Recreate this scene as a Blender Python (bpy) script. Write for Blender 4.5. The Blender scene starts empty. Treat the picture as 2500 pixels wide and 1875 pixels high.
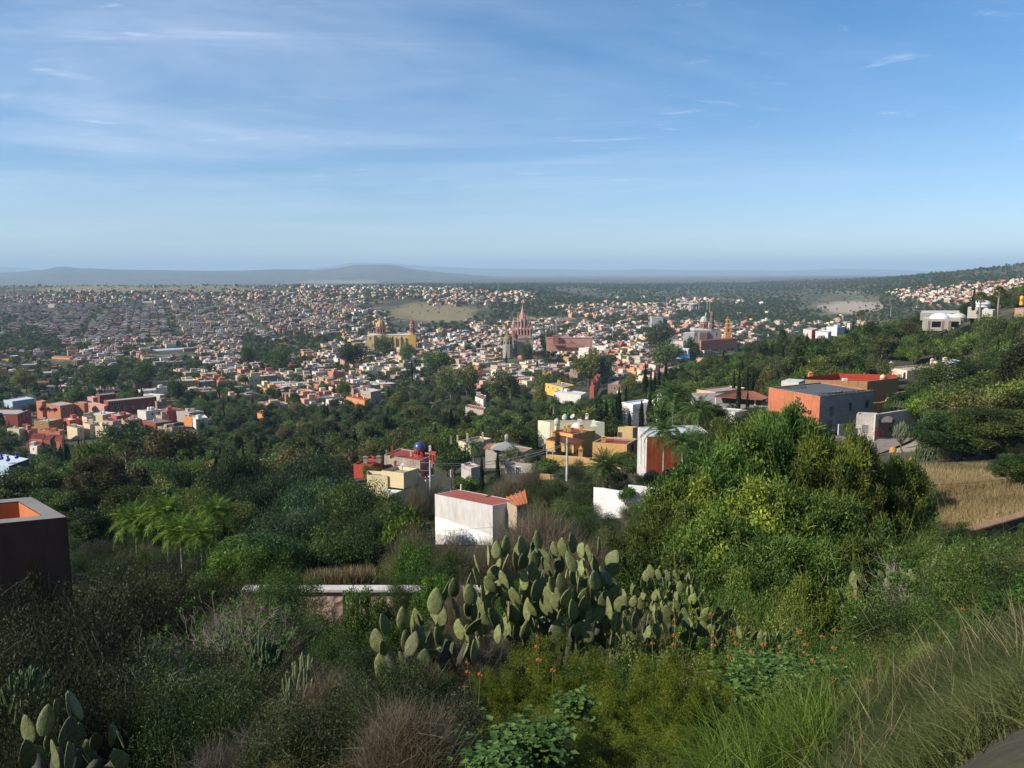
import bpy, math, random
import numpy as np
from mathutils import Vector, Matrix, Euler
R = math.radians
sc = bpy.context.scene
# ------------------------------------------------------------------ camera
F, CX, CY, PITCH, CZ = 1962.0, 1250.0, 937.5, R(7.95), 100.0
cam_d = bpy.data.cameras.new("camera"); cam = bpy.data.objects.new("camera", cam_d)
sc.collection.objects.link(cam); sc.camera = cam
cam_d.sensor_fit = 'HORIZONTAL'; cam_d.sensor_width = 36.0; cam_d.lens = 36.0*F/2500.0
cam_d.clip_start = 0.05; cam_d.clip_end = 90000.0
cam.location = (0, 0, CZ); cam.rotation_euler = (R(90)-PITCH, 0, 0)
# ------------------------------------------------------------------ sky and sun
SUN_AZ = math.atan2(-1.0, -0.38)          # direction towards the sun, measured from +Y to +X
SUN_EL = R(33)
w = bpy.data.worlds.new("World"); sc.world = w; w.use_nodes = True
nt = w.node_tree; N = nt.nodes; L = nt.links
for n in list(N): N.remove(n)
out = N.new('ShaderNodeOutputWorld'); bg = N.new('ShaderNodeBackground'); bg.inputs[1].default_value = 0.104
sky = N.new('ShaderNodeTexSky'); sky.sky_type = 'NISHITA'; sky.sun_disc = False
sky.sun_elevation = SUN_EL; sky.sun_rotation = SUN_AZ
sky.air_density = 1.0; sky.dust_density = 0.4; sky.ozone_density = 2.2; sky.altitude = 1900
# thin cirrus: noise on the direction projected to a high flat layer
tc = N.new('ShaderNodeTexCoord'); sx = N.new('ShaderNodeSeparateXYZ'); L.new(tc.outputs['Generated'], sx.inputs[0])
def mth(op, a, b=None, c=None):
    n = N.new('ShaderNodeMath'); n.operation = op
    for i, v in enumerate((a, b, c)):
        if v is None: continue
        if isinstance(v, (int, float)): n.inputs[i].default_value = v
        else: L.new(v, n.inputs[i])
    return n.outputs[0]
zc = mth('MAXIMUM', sx.outputs[2], 0.02); zc = mth('ADD', zc, 0.06)
px_ = mth('DIVIDE', sx.outputs[0], zc); py_ = mth('DIVIDE', sx.outputs[1], zc)
cb = N.new('ShaderNodeCombineXYZ'); L.new(px_, cb.inputs[0]); L.new(py_, cb.inputs[1])
def cloud(scale, sxy, loc, rot, lo, hi, detail=7, dist=0.6):
    mp = N.new('ShaderNodeMapping'); mp.inputs['Scale'].default_value = (sxy[0], sxy[1], 1)
    mp.inputs['Location'].default_value = loc; mp.inputs['Rotation'].default_value = (0, 0, rot)
    L.new(cb.outputs[0], mp.inputs[0])
    nz = N.new('ShaderNodeTexNoise'); nz.inputs['Scale'].default_value = scale; nz.inputs['Detail'].default_value = detail
    nz.inputs['Roughness'].default_value = 0.62; nz.inputs['Distortion'].default_value = dist
    L.new(mp.outputs[0], nz.inputs[0])
    mr = N.new('ShaderNodeMapRange'); mr.interpolation_type = 'SMOOTHSTEP'
    mr.inputs[1].default_value = lo; mr.inputs[2].default_value = hi
    L.new(nz.outputs[0], mr.inputs[0]); return mr.outputs[0]
veil = cloud(0.45, (0.6, 1.0), (1.3, 0.4, 0), R(14), 0.36, 0.82, 6, 0.5)
wisp = cloud(1.3, (0.30, 1.25), (4.1, 2.2, 0), R(12), 0.52, 0.82, 9, 0.9)
fine = cloud(3.2, (0.38, 1.5), (0.4, 7.7, 0), R(-9), 0.50, 0.80, 9, 1.1)
leftm = N.new('ShaderNodeMapRange'); leftm.inputs[1].default_value = 0.75; leftm.inputs[2].default_value = -0.55
leftm.inputs[3].default_value = 0.22; leftm.inputs[4].default_value = 1.0; leftm.interpolation_type = 'SMOOTHSTEP'
L.new(sx.outputs[0], leftm.inputs[0])
a = mth('MULTIPLY', veil, 0.62); a = mth('MULTIPLY', a, leftm.outputs[0])
b = mth('MULTIPLY', wisp, mth('MULTIPLY_ADD', fine, 0.7, 0.35)); b = mth('MULTIPLY', b, 0.9)
b = mth('MULTIPLY', b, mth('MULTIPLY_ADD', leftm.outputs[0], 0.7, 0.3))
elc = N.new('ShaderNodeMapRange'); elc.interpolation_type = 'SMOOTHSTEP'; elc.inputs[1].default_value = 0.02; elc.inputs[2].default_value = 0.17; elc.inputs[3].default_value = 0.25; L.new(sx.outputs[2], elc.inputs[0])
sm = cloud(2.6, (0.55, 1.3), (2.2, 5.1, 0), R(20), 0.60, 0.78, 8, 1.4)
cl = mth('MINIMUM', mth('MULTIPLY', mth('ADD', mth('ADD', a, b), mth('MULTIPLY', sm, 0.35)), elc.outputs[0]), 0.85)
mix = N.new('ShaderNodeMixRGB'); mix.inputs[2].default_value = (6.6, 7.2, 8.2, 1)
tint = N.new('ShaderNodeMixRGB'); tint.blend_type = 'MULTIPLY'; tint.inputs[0].default_value = 1.0; 
el_ = N.new('ShaderNodeMapRange'); el_.interpolation_type = 'SMOOTHSTEP'; el_.inputs[1].default_value = 0.0; el_.inputs[2].default_value = 0.36; L.new(sx.outputs[2], el_.inputs[0])
adj = N.new('ShaderNodeMixRGB'); adj.inputs[1].default_value = (0.79, 0.84, 0.91, 1); adj.inputs[2].default_value = (0.38, 0.80, 1.0, 1); L.new(el_.outputs[0], adj.inputs[0]); L.new(adj.outputs[0], tint.inputs[2])
L.new(sky.outputs[0], tint.inputs[1])
L.new(cl, mix.inputs[0]); L.new(tint.outputs[0], mix.inputs[1]); L.new(mix.outputs[0], bg.inputs[0]); L.new(bg.outputs[0], out.inputs[0])
sd = bpy.data.lights.new("sun", 'SUN'); sd.energy = 5.0; sd.angle = R(0.5); sd.color = (1.0, 0.93, 0.82)
sun = bpy.data.objects.new("sun", sd); sc.collection.objects.link(sun)
SUNDIR = Vector((math.sin(SUN_AZ)*math.cos(SUN_EL), math.cos(SUN_AZ)*math.cos(SUN_EL), math.sin(SUN_EL)))
sun.rotation_euler = SUNDIR.to_track_quat('Z', 'Y').to_euler()
sc.view_settings.view_transform = 'Standard'; sc.view_settings.look = 'None'
sc.view_settings.exposure = 0.5; sc.view_settings.gamma = 1.0
cy = sc.cycles; cy.max_bounces = 5; cy.diffuse_bounces = 3; cy.glossy_bounces = 2; cy.transmission_bounces = 3
cy.volume_bounces = 0; cy.transparent_max_bounces = 8; cy.use_denoising = True
cy.sample_clamp_indirect = 6.0
# ------------------------------------------------------------------ pixel <-> space (photo pixels 2500 x 1875)
cp, sp = math.cos(PITCH), math.sin(PITCH)
def pt(u, v, D):
    """world point seen at photo pixel u,v at depth y = D"""
    a, b = (u-CX)/F, (CY-v)/F
    dy = cp+b*sp; dz = -sp+b*cp
    return Vector((a/dy*D, D, CZ+dz/dy*D))
def on_z(u, v, z):
    a, b = (u-CX)/F, (CY-v)/F
    dy = cp+b*sp; dz = -sp+b*cp
    t = (z-CZ)/dz
    return Vector((a*t, dy*t, z))
def pix(x, y, z):
    """arrays -> photo pixels"""
    zz = z-CZ
    d = y*cp-zz*sp; up = y*sp+zz*cp
    d = np.maximum(d, 1e-3)
    return CX+F*x/d, CY-F*up/d
# ------------------------------------------------------------------ the lie of the land (heights against the camera)
PROF = {
 0:   [(0,-1.7),(2,-1.9),(5,-4.2),(11,-8),(20,-12),(32,-17),(75,-28),(100,-36),(140,-46),(250,-69),(350,-84),(480,-95),(870,-98),(1200,-99),(1500,-96),(2000,-82),(2600,-62),(2900,-50),(3300,-66),(5000,-130),(9000,-150),(16000,-160),(30000,-160),(45000,-200)],
 300: [(0,-1.7),(2,-1.9),(5,-4.0),(11,-7.6),(20,-11.5),(32,-16),(75,-28),(100,-36),(140,-46),(250,-68),(350,-85),(480,-95),(870,-98),(1200,-99),(1500,-95),(2000,-80),(2600,-58),(2900,-47),(3300,-60),(5000,-120),(9000,-150),(16000,-160),(30000,-160),(45000,-200)],
 700: [(0,-1.7),(2,-1.9),(5,-3.7),(11,-6.6),(20,-10.5),(32,-14.9),(75,-27.5),(100,-34),(140,-43),(200,-54),(250,-64),(350,-80),(450,-91),(550,-95),(870,-98),(1200,-97),(1500,-92),(2000,-78),(2600,-58),(3000,-50),(3400,-62),(5000,-95),(9000,-130),(16000,-160),(30000,-160),(45000,-200)],
 1000:[(0,-1.7),(2,-1.9),(5,-3.5),(11,-6.0),(20,-10),(32,-14.6),(75,-27),(100,-33.5),(140,-41.5),(200,-50),(250,-58),(350,-74),(450,-88),(550,-95),(870,-98),(1200,-96),(1350,-88),(1800,-66),(2200,-60),(3000,-66),(5000,-82),(9000,-100),(16000,-120),(30000,-140),(45000,-200)],
 1250:[(0,-1.7),(2,-1.9),(5,-3.5),(11,-5.9),(20,-9.5),(32,-14),(75,-26.5),(100,-32),(140,-38),(200,-47),(250,-57),(350,-72),(450,-87),(550,-95),(870,-97),(1200,-96),(1500,-88),(2000,-78),(2600,-70),(4000,-76),(6000,-84),(9000,-92),(16000,-100),(30000,-120),(45000,-200)],
 1500:[(0,-1.7),(2,-1.9),(5,-3.5),(11,-6.4),(20,-10.3),(32,-14.3),(60,-22),(95,-30),(135,-36),(185,-44),(260,-52),(350,-66),(450,-80),(550,-92),(870,-97),(1200,-97),(1500,-94),(2600,-84),(4000,-80),(6000,-84),(9000,-90),(16000,-96),(30000,-120),(45000,-200)],
 1750:[(0,-1.6),(2,-1.8),(5,-3.3),(11,-6.9),(20,-11.2),(32,-15),(60,-21),(100,-28.5),(140,-34),(185,-38.5),(250,-46),(350,-51),(450,-54),(650,-86),(870,-97),(1200,-98),(1500,-97),(2600,-92),(4000,-86),(6000,-84),(9000,-86),(16000,-92),(30000,-110),(45000,-200)],
 2000:[(0,-1.5),(2,-1.7),(5,-3.1),(11,-6.8),(20,-11),(32,-14.6),(60,-20.5),(100,-27),(150,-33.5),(180,-36),(250,-37),(350,-37),(450,-41),(600,-62),(800,-90),(1100,-98),(1500,-94),(2600,-84),(4000,-72),(6000,-60),(9000,-62),(16000,-80),(30000,-110),(45000,-200)],
 2250:[(0,-1.4),(2,-1.6),(5,-2.8),(11,-6.2),(20,-10),(32,-13.2),(60,-18.6),(90,-23),(125,-28.5),(165,-34.5),(200,-38),(250,-40),(300,-39),(350,-31),(400,-32),(600,-62),(900,-90),(1200,-88),(1500,-64),(1900,-44),(2600,-28),(4000,-14),(6000,-40),(9000,-60),(16000,-80),(30000,-110),(45000,-200)],
 2500:[(0,-1.2),(2,-1.3),(5,-2.4),(11,-5.2),(20,-8.8),(32,-12),(60,-17.4),(90,-22.4),(120,-25),(150,-27),(250,-29),(350,-20),(450,-11),(700,-60),(1000,-84),(1200,-70),(1400,-53),(1900,-28),(2400,0),(2800,30),(3600,20),(6000,-30),(9000,-60),(16000,-80),(30000,-110),(45000,-200)],
 2900:[(0,-1.0),(2,-1.1),(5,-2.0),(11,-4.0),(20,-6.8),(32,-10),(60,-16.5),(90,-21),(150,-21),(250,-20),(350,-14),(450,-2),(700,-30),(1000,-60),(1400,-35),(1900,0),(2400,50),(2800,90),(3600,60),(6000,-30),(9000,-60),(16000,-80),(30000,-110),(45000,-200)],
}
TS = np.linspace(-400, 3000, 137); TD = np.concatenate([[0], np.geomspace(1.5, 45000, 420)])
_k = sorted(PROF)
_cols = np.array([np.interp(np.log(TD+1), np.log(np.array([p[0] for p in PROF[k]])+1), [p[1] for p in PROF[k]]) for k in _k])
TAB = np.array([[np.interp(s, _k, _cols[:, j]) for j in range(len(TD))] for s in TS])
def blur(A, n, ax):
    for _ in range(n):
        P_ = np.concatenate([A.take([0], ax), A, A.take([-1], ax)], ax)
        m = A.shape[ax]
        A = 0.25*P_.take(range(0, m), ax)+0.5*P_.take(range(1, m+1), ax)+0.25*P_.take(range(2, m+2), ax)
    return A
TAB = blur(blur(TAB, 8, 0), 7, 1)
RNG = np.random.default_rng(7)
def vnoise(x, y, seed=0):
    x = np.asarray(x, float); y = np.asarray(y, float)
    xi = np.floor(x).astype(np.int64); yi = np.floor(y).astype(np.int64); fx = x-xi; fy = y-yi
    fx = fx*fx*(3-2*fx); fy = fy*fy*(3-2*fy)
    def h(a, b):
        n = (a*374761393+b*668265263+seed*982451653) & 0x7fffffff
        n = ((n ^ (n >> 13))*1274126177) & 0x7fffffff
        return ((n ^ (n >> 16)) & 0xffff)/65535.0
    return (h(xi, yi)*(1-fx)+h(xi+1, yi)*fx)*(1-fy)+(h(xi, yi+1)*(1-fx)+h(xi+1, yi+1)*fx)*fy
def fbm(x, y, seed=0, o=4):
    s = 0; a = 0.5; 
    for i in range(o): s = s+a*(vnoise(x*2**i, y*2**i, seed+i)-0.5); a *= 0.5
    return s
def ridge(u, pts, lo=-400, hi=3000):
    return np.interp(u, [p[0] for p in pts], [p[1] for p in pts])
def sD(x, y):
    th = np.arctan2(x, y); r = np.hypot(x, y); tcl = np.clip(th, -0.95, 0.75)
    return CX+F*np.tan(tcl), r*np.cos(tcl)
def H(x, y):
    """ground height (world z)"""
    x = np.asarray(x, float); y = np.asarray(y, float)
    s, D = sD(x, y); s = np.clip(s, TS[0], TS[-1]); D = np.clip(D, 0, TD[-1])
    fi = (s-TS[0])/(TS[1]-TS[0]); i = np.clip(fi.astype(int), 0, len(TS)-2); fi = fi-i
    j = np.clip(np.searchsorted(TD, D, side='right')-1, 0, len(TD)-2); fj = (D-TD[j])/(TD[j+1]-TD[j])
    z = (TAB[i, j]*(1-fi)+TAB[i+1, j]*fi)*(1-fj)+(TAB[i, j+1]*(1-fi)+TAB[i+1, j+1]*fi)*fj
    amp = np.clip(D, 0, 60)/60*1.6+np.clip((D-1500)/2500, 0, 1)*10
    amp = np.where((D > 480) & (D < 1400), 1.0, amp)
    z = z+amp*fbm(x/40+3.3, y/40+9.1, 5, 3)*1.3 + np.clip((D-2400)/3000, 0, 1)*16*fbm(x/600, y/600, 21, 4)
    for mx_, my_, mr_, mh_ in ((34, 78, 11, 1.7), (45, 86, 9, 1.5), (38, 64, 8, 1.0)): z = z+mh_*np.exp(-((x-mx_)**2+(y-my_)**2)/(2*mr_*mr_*.35))
    # mesas on the far side of the plain
    g1 = ridge(s, [(-400,-60),(0,-15),(60,0),(120,40),(150,86),(170,92),(200,66),(300,40),(420,28),(520,16),(600,24),(680,46),(735,46),(770,26),(830,66),(870,118),(950,124),(975,110),(1005,50),(1060,5),(1130,-40),(1250,-110),(3000,-150)])
    g1 = g1+5*fbm(s/60, s*0, 3, 3)
    wv = np.clip(1-np.abs(np.log(np.maximum(D, 1)/14500))/0.42, 0, 1); wv = wv*wv*(3-2*wv)
    z = z+wv*np.maximum(g1-z, 0)
    g2 = ridge(s, [(-400,190),(0,190),(60,150),(120,60),(300,-60),(700,40),(815,190),(860,330),(960,310),(1060,190),(1200,120),(1290,110),(1500,60),(1560,95),(1700,60),(1830,70),(1900,40),(2050,110),(2150,90),(2250,40),(3000,60)])
    wv = np.clip(1-np.abs(np.log(np.maximum(D, 1)/30000))/0.22, 0, 1); wv = wv*wv*(3-2*wv)
    z = z+wv*np.maximum(g2+6*fbm(s/25, s*0, 9, 3)-z, 0)
    return z+CZ
def Hs(x, y): return float(H(np.array([x]), np.array([y]))[0])
def gxy(u, D):
    """x of the ground point at column u, depth D"""
    z = CZ-10.0; x = 0.0
    for _ in range(4):
        d = D*cp-(z-CZ)*sp; x = (u-CX)/F*d; z = Hs(x, D)
    return x, D, z
# ------------------------------------------------------------------ materials
def newmat(name):
    m = bpy.data.materials.new(name); m.use_nodes = True; n = m.node_tree.nodes; l = m.node_tree.links
    b = n['Principled BSDF']; b.inputs['Specular IOR Level'].default_value = 0.3
    return m, n, l, b
def ramp(n, l, fac, stops):
    r = n.new('ShaderNodeValToRGB'); e = r.color_ramp.elements
    while len(e) < len(stops): e.new(0.5)
    for k, (p, c) in enumerate(stops): e[k].position = p; e[k].color = (*c, 1) if len(c) == 3 else c
    l.new(fac, r.inputs[0]); return r.outputs[0]
def tnoise(n, l, scale, detail=5, coord='Object', rough=0.6, sc3=None):
    t = n.new('ShaderNodeTexCoord'); z = n.new('ShaderNodeTexNoise'); z.inputs['Scale'].default_value = scale
    z.inputs['Detail'].default_value = detail; z.inputs['Roughness'].default_value = rough
    if sc3:
        m = n.new('ShaderNodeMapping'); m.inputs['Scale'].default_value = sc3; l.new(t.outputs[coord], m.inputs[0]); l.new(m.outputs[0], z.inputs[0])
    else: l.new(t.outputs[coord], z.inputs[0])
    return z.outputs[0]
def mixc(n, l, f, a, b, mode='MIX'):
    m = n.new('ShaderNodeMixRGB'); m.blend_type = mode
    for i, v in ((0, f), (1, a), (2, b)):
        if isinstance(v, (int, float)): m.inputs[i].default_value = v
        elif isinstance(v, tuple): m.inputs[i].default_value = (*v, 1)
        else: l.new(v, m.inputs[i])
    return m.outputs[0]
def bump(n, l, b, h, strength=0.4, dist=0.05):
    bp = n.new('ShaderNodeBump'); bp.inputs['Strength'].default_value = strength; bp.inputs['Distance'].default_value = dist
    l.new(h, bp.inputs['Height']); l.new(bp.outputs[0], b.inputs['Normal'])
MATS = {}
def plaster(col, dirt=0.35, key=None, rough=0.9):
    key = key or ('pl', tuple(round(c, 3) for c in col), dirt)
    if key in MATS: return MATS[key]
    m, n, l, b = newmat('plaster')
    a = tnoise(n, l, 0.55, 6); s = tnoise(n, l, 2.2, 6, sc3=(1, 1, 0.22))
    f = ramp(n, l, a, [(0.35, (1, 1, 1)), (0.75, (1-dirt*0.5,)*3)])
    f2 = ramp(n, l, s, [(0.45, (1, 1, 1)), (0.8, (1-dirt*0.8, 1-dirt*0.85, 1-dirt*0.9))])
    c = mixc(n, l, 1.0, tuple(col), f, 'MULTIPLY'); c = mixc(n, l, 1.0, c, f2, 'MULTIPLY')
    l.new(c, b.inputs['Base Color']); b.inputs['Roughness'].default_value = rough
    bump(n, l, b, tnoise(n, l, 9, 4), 0.25, 0.03)
    MATS[key] = m; return m
def objcol_mat(name, dirt=0.3):
    if name in MATS: return MATS[name]
    m, n, l, b = newmat(name); oi = n.new('ShaderNodeObjectInfo')
    a = tnoise(n, l, 0.5, 6); s = tnoise(n, l, 1.6, 5, sc3=(1, 1, 0.25))
    c = mixc(n, l, 1.0, oi.outputs['Color'], ramp(n, l, a, [(0.35, (1, 1, 1)), (0.8, (1-dirt,)*3)]), 'MULTIPLY')
    c = mixc(n, l, 1.0, c, ramp(n, l, s, [(0.45, (1, 1, 1)), (0.8, (1-dirt,)*3)]), 'MULTIPLY')
    l.new(c, b.inputs['Base Color']); b.inputs['Roughness'].default_value = 0.9
    MATS[name] = m; return m
def attr_mat(name, dirt=0.3):
    if name in MATS: return MATS[name]
    m, n, l, b = newmat(name); at = n.new('ShaderNodeAttribute'); at.attribute_name = 'col'
    a = tnoise(n, l, 0.35, 6)
    c = mixc(n, l, 1.0, at.outputs['Color'], ramp(n, l, a, [(0.35, (1, 1, 1)), (0.8, (1-dirt,)*3)]), 'MULTIPLY')
    l.new(c, b.inputs['Base Color']); b.inputs['Roughness'].default_value = 0.9
    MATS[name] = m; return m
def flat(name, col, rough=0.6, metal=0.0, spec=0.3):
    key = (name, col)
    if key in MATS: return MATS[key]
    m, n, l, b = newmat(name); b.inputs['Specular IOR Level'].default_value = spec
    c = mixc(n, l, 1.0, tuple(col), ramp(n, l, tnoise(n, l, 3.0, 4), [(0.3, (1, 1, 1)), (0.8, (0.78,)*3)]), 'MULTIPLY')
    l.new(c, b.inputs['Base Color']); b.inputs['Roughness'].default_value = rough; b.inputs['Metallic'].default_value = metal
    MATS[key] = m; return m
def tile_mat(col, scale=3.6, axis=(1, 0, 0)):
    key = ('tile', col, scale)
    if key in MATS: return MATS[key]
    m, n, l, b = newmat('roof_tiles'); t = n.new('ShaderNodeTexCoord')
    nz = tnoise(n, l, 1.7, 6); nz2 = tnoise(n, l, 9, 3)
    c = mixc(n, l, 1.0, tuple(col), ramp(n, l, nz, [(0.3, (1.05, 1.0, 0.95)), (0.75, (0.62, 0.55, 0.5))]), 'MULTIPLY')
    c = mixc(n, l, 0.6, c, ramp(n, l, nz2, [(0.35, (1, 1, 1)), (0.7, (0.6, 0.58, 0.55))]), 'MULTIPLY')
    l.new(c, b.inputs['Base Color']); b.inputs['Roughness'].default_value = 0.85
    bump(n, l, b, nz2, 0.4, 0.03)
    MATS[key] = m; return m
def brick_mat(name, c1, c2, mortar, scale=1.0, bw=0.5, rh=0.25, ms=0.02, dirt=0.35):
    if name in MATS: return MATS[name]
    m, n, l, b = newmat(name); t = n.new('ShaderNodeTexCoord'); g = n.new('ShaderNodeNewGeometry')
    # choose (along wall, height) coordinates from the wall's own direction: x+y run, z up
    s = n.new('ShaderNodeSeparateXYZ'); l.new(t.outputs['Object'], s.inputs[0])
    ad = n.new('ShaderNodeMath'); ad.operation = 'ADD'; l.new(s.outputs[0], ad.inputs[0]); l.new(s.outputs[1], ad.inputs[1])
    cbx = n.new('ShaderNodeCombineXYZ'); l.new(ad.outputs[0], cbx.inputs[0]); l.new(s.outputs[2], cbx.inputs[1])
    br = n.new('ShaderNodeTexBrick'); l.new(cbx.outputs[0], br.inputs[0]); br.inputs['Scale'].default_value = scale
    br.inputs['Color1'].default_value = (*c1, 1); br.inputs['Color2'].default_value = (*c2, 1); br.inputs['Mortar'].default_value = (*mortar, 1)
    br.inputs['Mortar Size'].default_value = ms; br.inputs['Brick Width'].default_value = bw; br.inputs['Row Height'].default_value = rh
    c = mixc(n, l, 1.0, br.outputs[0], ramp(n, l, tnoise(n, l, 0.6, 6), [(0.3, (1, 1, 1)), (0.75, (1-dirt,)*3)]), 'MULTIPLY')
    l.new(c, b.inputs['Base Color']); b.inputs['Roughness'].default_value = 0.92
    bump(n, l, b, tnoise(n, l, 6, 4), 0.4, 0.04)
    MATS[name] = m; return m
def leaf_mat(name, stops, trans=0.35, rough=0.55, vari=0.25, spec=0.25):
    """foliage: colour from per-face attribute tint, shifted a little per object"""
    if name in MATS: return MATS[name]
    m, n, l, b = newmat(name)
    at = n.new('ShaderNodeAttribute'); at.attribute_name = 'tint'; oi = n.new('ShaderNodeObjectInfo')
    c = ramp(n, l, at.outputs['Fac'], stops)
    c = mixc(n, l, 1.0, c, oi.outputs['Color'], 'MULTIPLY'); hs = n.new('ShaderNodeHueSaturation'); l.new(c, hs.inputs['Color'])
    mr = n.new('ShaderNodeMapRange'); mr.inputs[3].default_value = 0.5-0.028*vari*4; mr.inputs[4].default_value = 0.5+0.02*vari*4; l.new(oi.outputs['Random'], mr.inputs[0]); l.new(mr.outputs[0], hs.inputs['Hue'])
    ml = n.new('ShaderNodeMath'); ml.operation = 'MULTIPLY'; ml.inputs[1].default_value = 7.31; l.new(oi.outputs['Random'], ml.inputs[0])
    fr = n.new('ShaderNodeMath'); fr.operation = 'FRACT'; l.new(ml.outputs[0], fr.inputs[0])
    mv = n.new('ShaderNodeMapRange'); mv.inputs[3].default_value = 1-vari*1.3; mv.inputs[4].default_value = 1+vari*1.3; l.new(fr.outputs[0], mv.inputs[0]); l.new(mv.outputs[0], hs.inputs['Value'])
    b.inputs['Roughness'].default_value = rough; b.inputs['Specular IOR Level'].default_value = spec
    l.new(hs.outputs[0], b.inputs['Base Color'])
    tr = n.new('ShaderNodeBsdfTranslucent'); l.new(hs.outputs[0], tr.inputs[0])
    mx = n.new('ShaderNodeMixShader'); mx.inputs[0].default_value = trans
    l.new(b.outputs[0], mx.inputs[1]); l.new(tr.outputs[0], mx.inputs[2]); l.new(mx.outputs[0], n['Material Output'].inputs[0])
    MATS[name] = m; return m
# ------------------------------------------------------------------ mesh building
def raw_mesh(name, V, faces, mats, midx=None, smooth=False, col=None, tint=None):
    """V (n,3); faces: list of arrays of shape (m,k)"""
    me = bpy.data.meshes.new(name); V = np.asarray(V, np.float32)
    if isinstance(faces, np.ndarray): faces = [faces]
    faces = [np.asarray(f, np.int32) for f in faces if len(f)]
    nf = sum(len(f) for f in faces); nl = sum(f.size for f in faces)
    me.vertices.add(len(V)); me.vertices.foreach_set('co', V.ravel())
    me.loops.add(nl); me.loops.foreach_set('vertex_index', np.concatenate([f.ravel() for f in faces]))
    me.polygons.add(nf); st = []; o = 0
    for f in faces:
        k = f.shape[1]; st.append(o+np.arange(len(f))*k); o += f.size
    me.polygons.foreach_set('loop_start', np.concatenate(st).astype(np.int32))
    for m in mats: me.materials.append(m)
    if midx is not None: me.polygons.foreach_set('material_index', np.asarray(midx, np.int32))
    me.polygons.foreach_set('use_smooth', np.full(nf, smooth, bool))
    me.update(calc_edges=True)
    if col is not None:
        a = me.attributes.new('col', 'FLOAT_COLOR', 'FACE'); c = np.ones((nf, 4), np.float32); c[:, :3] = col; a.data.foreach_set('color', c.ravel())
    if tint is not None:
        a = me.attributes.new('tint', 'FLOAT', 'FACE'); a.data.foreach_set('value', np.asarray(tint, np.float32))
    return me
def link(name, me, parent=None, loc=None, color=None, **props):
    o = bpy.data.objects.new(name, me); sc.collection.objects.link(o)
    if loc is not None: o.location = loc
    if parent is not None: o.parent = parent
    if color is not None: o.color = (*color, 1)
    for k, v in props.items():
        if v is not None: o[k] = v
    return o
def thing(name, label, cat, loc=(0, 0, 0), rz=0, group=None, me=None):
    o = link(name, me, None, loc, None, label=label, category=cat, group=group); o.rotation_euler[2] = rz; return o
class B:
    """collects small shapes; ONE mesh per build"""
    def __init__(s): s.V = []; s.Fq = {}; s.M = {}; s.C = {}; s.n = 0; s.mi = 0; s.ci = (1, 1, 1)
    def mat(s, i): s.mi = i; return s
    def col(s, c): s.ci = c; return s
    def verts(s, v): b = s.n; s.V.extend([tuple(p) for p in v]); s.n += len(v); return b
    def face(s, *ix): s.Fq.setdefault(len(ix), []).append(ix); s.M.setdefault(len(ix), []).append(s.mi); s.C.setdefault(len(ix), []).append(s.ci)
    def box(s, c, d, rz=0.0, bottom=False, top=True):
        """c: centre of base; d: size"""
        x, y, z = d[0]/2, d[1]/2, d[2]; cs, sn = math.cos(rz), math.sin(rz)
        P_ = [(-x, -y), (x, -y), (x, y), (-x, y)]
        b = s.verts([(c[0]+p*cs-q*sn, c[1]+p*sn+q*cs, c[2]+h) for h in (0, z) for p, q in P_])
        for i in range(4): j = (i+1) % 4; s.face(b+i, b+j, b+4+j, b+4+i)
        if top: s.face(b+4, b+5, b+6, b+7)
        if bottom: s.face(b+3, b+2, b+1, b)
        return s
    def prism(s, poly, z0, z1, top=True, bottom=False):
        n = len(poly); b = s.verts([(p[0], p[1], z0) for p in poly]+[(p[0], p[1], z1) for p in poly])
        for i in range(n): j = (i+1) % n; s.face(b+i, b+j, b+n+j, b+n+i)
        if top: s.face(*[b+n+i for i in range(n)])
        if bottom: s.face(*[b+n-1-i for i in range(n)])
        return s
    def lathe(s, prof, n=12, c=(0, 0, 0), a0=0.0, sx=1, sy=1):
        """prof [(r,z)] bottom to top"""
        b = s.verts([(c[0]+r*math.cos(a0+2*math.pi*k/n)*sx, c[1]+r*math.sin(a0+2*math.pi*k/n)*sy, c[2]+z) for r, z in prof for k in range(n)])
        for i in range(len(prof)-1):
            for k in range(n): k2 = (k+1) % n; s.face(b+i*n+k, b+i*n+k2, b+(i+1)*n+k2, b+(i+1)*n+k)
        if prof[-1][0] > 1e-3: s.face(*[b+(len(prof)-1)*n+k for k in range(n)])
        return s
    def tube(s, pts, rad, n=6, cap=True):
        pts = [Vector(p) for p in pts]; m = len(pts)
        if not hasattr(rad, '__len__'): rad = [rad]*m
        base = s.n; up = None
        for i, p in enumerate(pts):
            d = (pts[min(i+1, m-1)]-pts[max(i-1, 0)]).normalized()
            ref = Vector((0, 0, 1)) if abs(d.z) < 0.9 else Vector((1, 0, 0))
            if up is None: up = d.cross(ref).normalized()
            else: up = (up-d*up.dot(d)).normalized()
            q = d.cross(up)
            s.verts([p+(up*math.cos(2*math.pi*k/n)+q*math.sin(2*math.pi*k/n))*rad[i] for k in range(n)])
        for i in range(m-1):
            for k in range(n): k2 = (k+1) % n; s.face(base+i*n+k, base+i*n+k2, base+(i+1)*n+k2, base+(i+1)*n+k)
        if cap: s.face(*[base+(m-1)*n+k for k in range(n)]); s.face(*[base+n-1-k for k in range(n)])
        return s
    def build(s, name, mats, smooth=False, col=False):
        ks = sorted(s.Fq)
        return raw_mesh(name, np.array(s.V, np.float32).reshape(-1, 3), [np.array(s.Fq[k]) for k in ks], mats if isinstance(mats, (list, tuple)) else [mats],
                        np.concatenate([s.M[k] for k in ks]), smooth, np.concatenate([np.array(s.C[k]) for k in ks]) if col else None)
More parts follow.
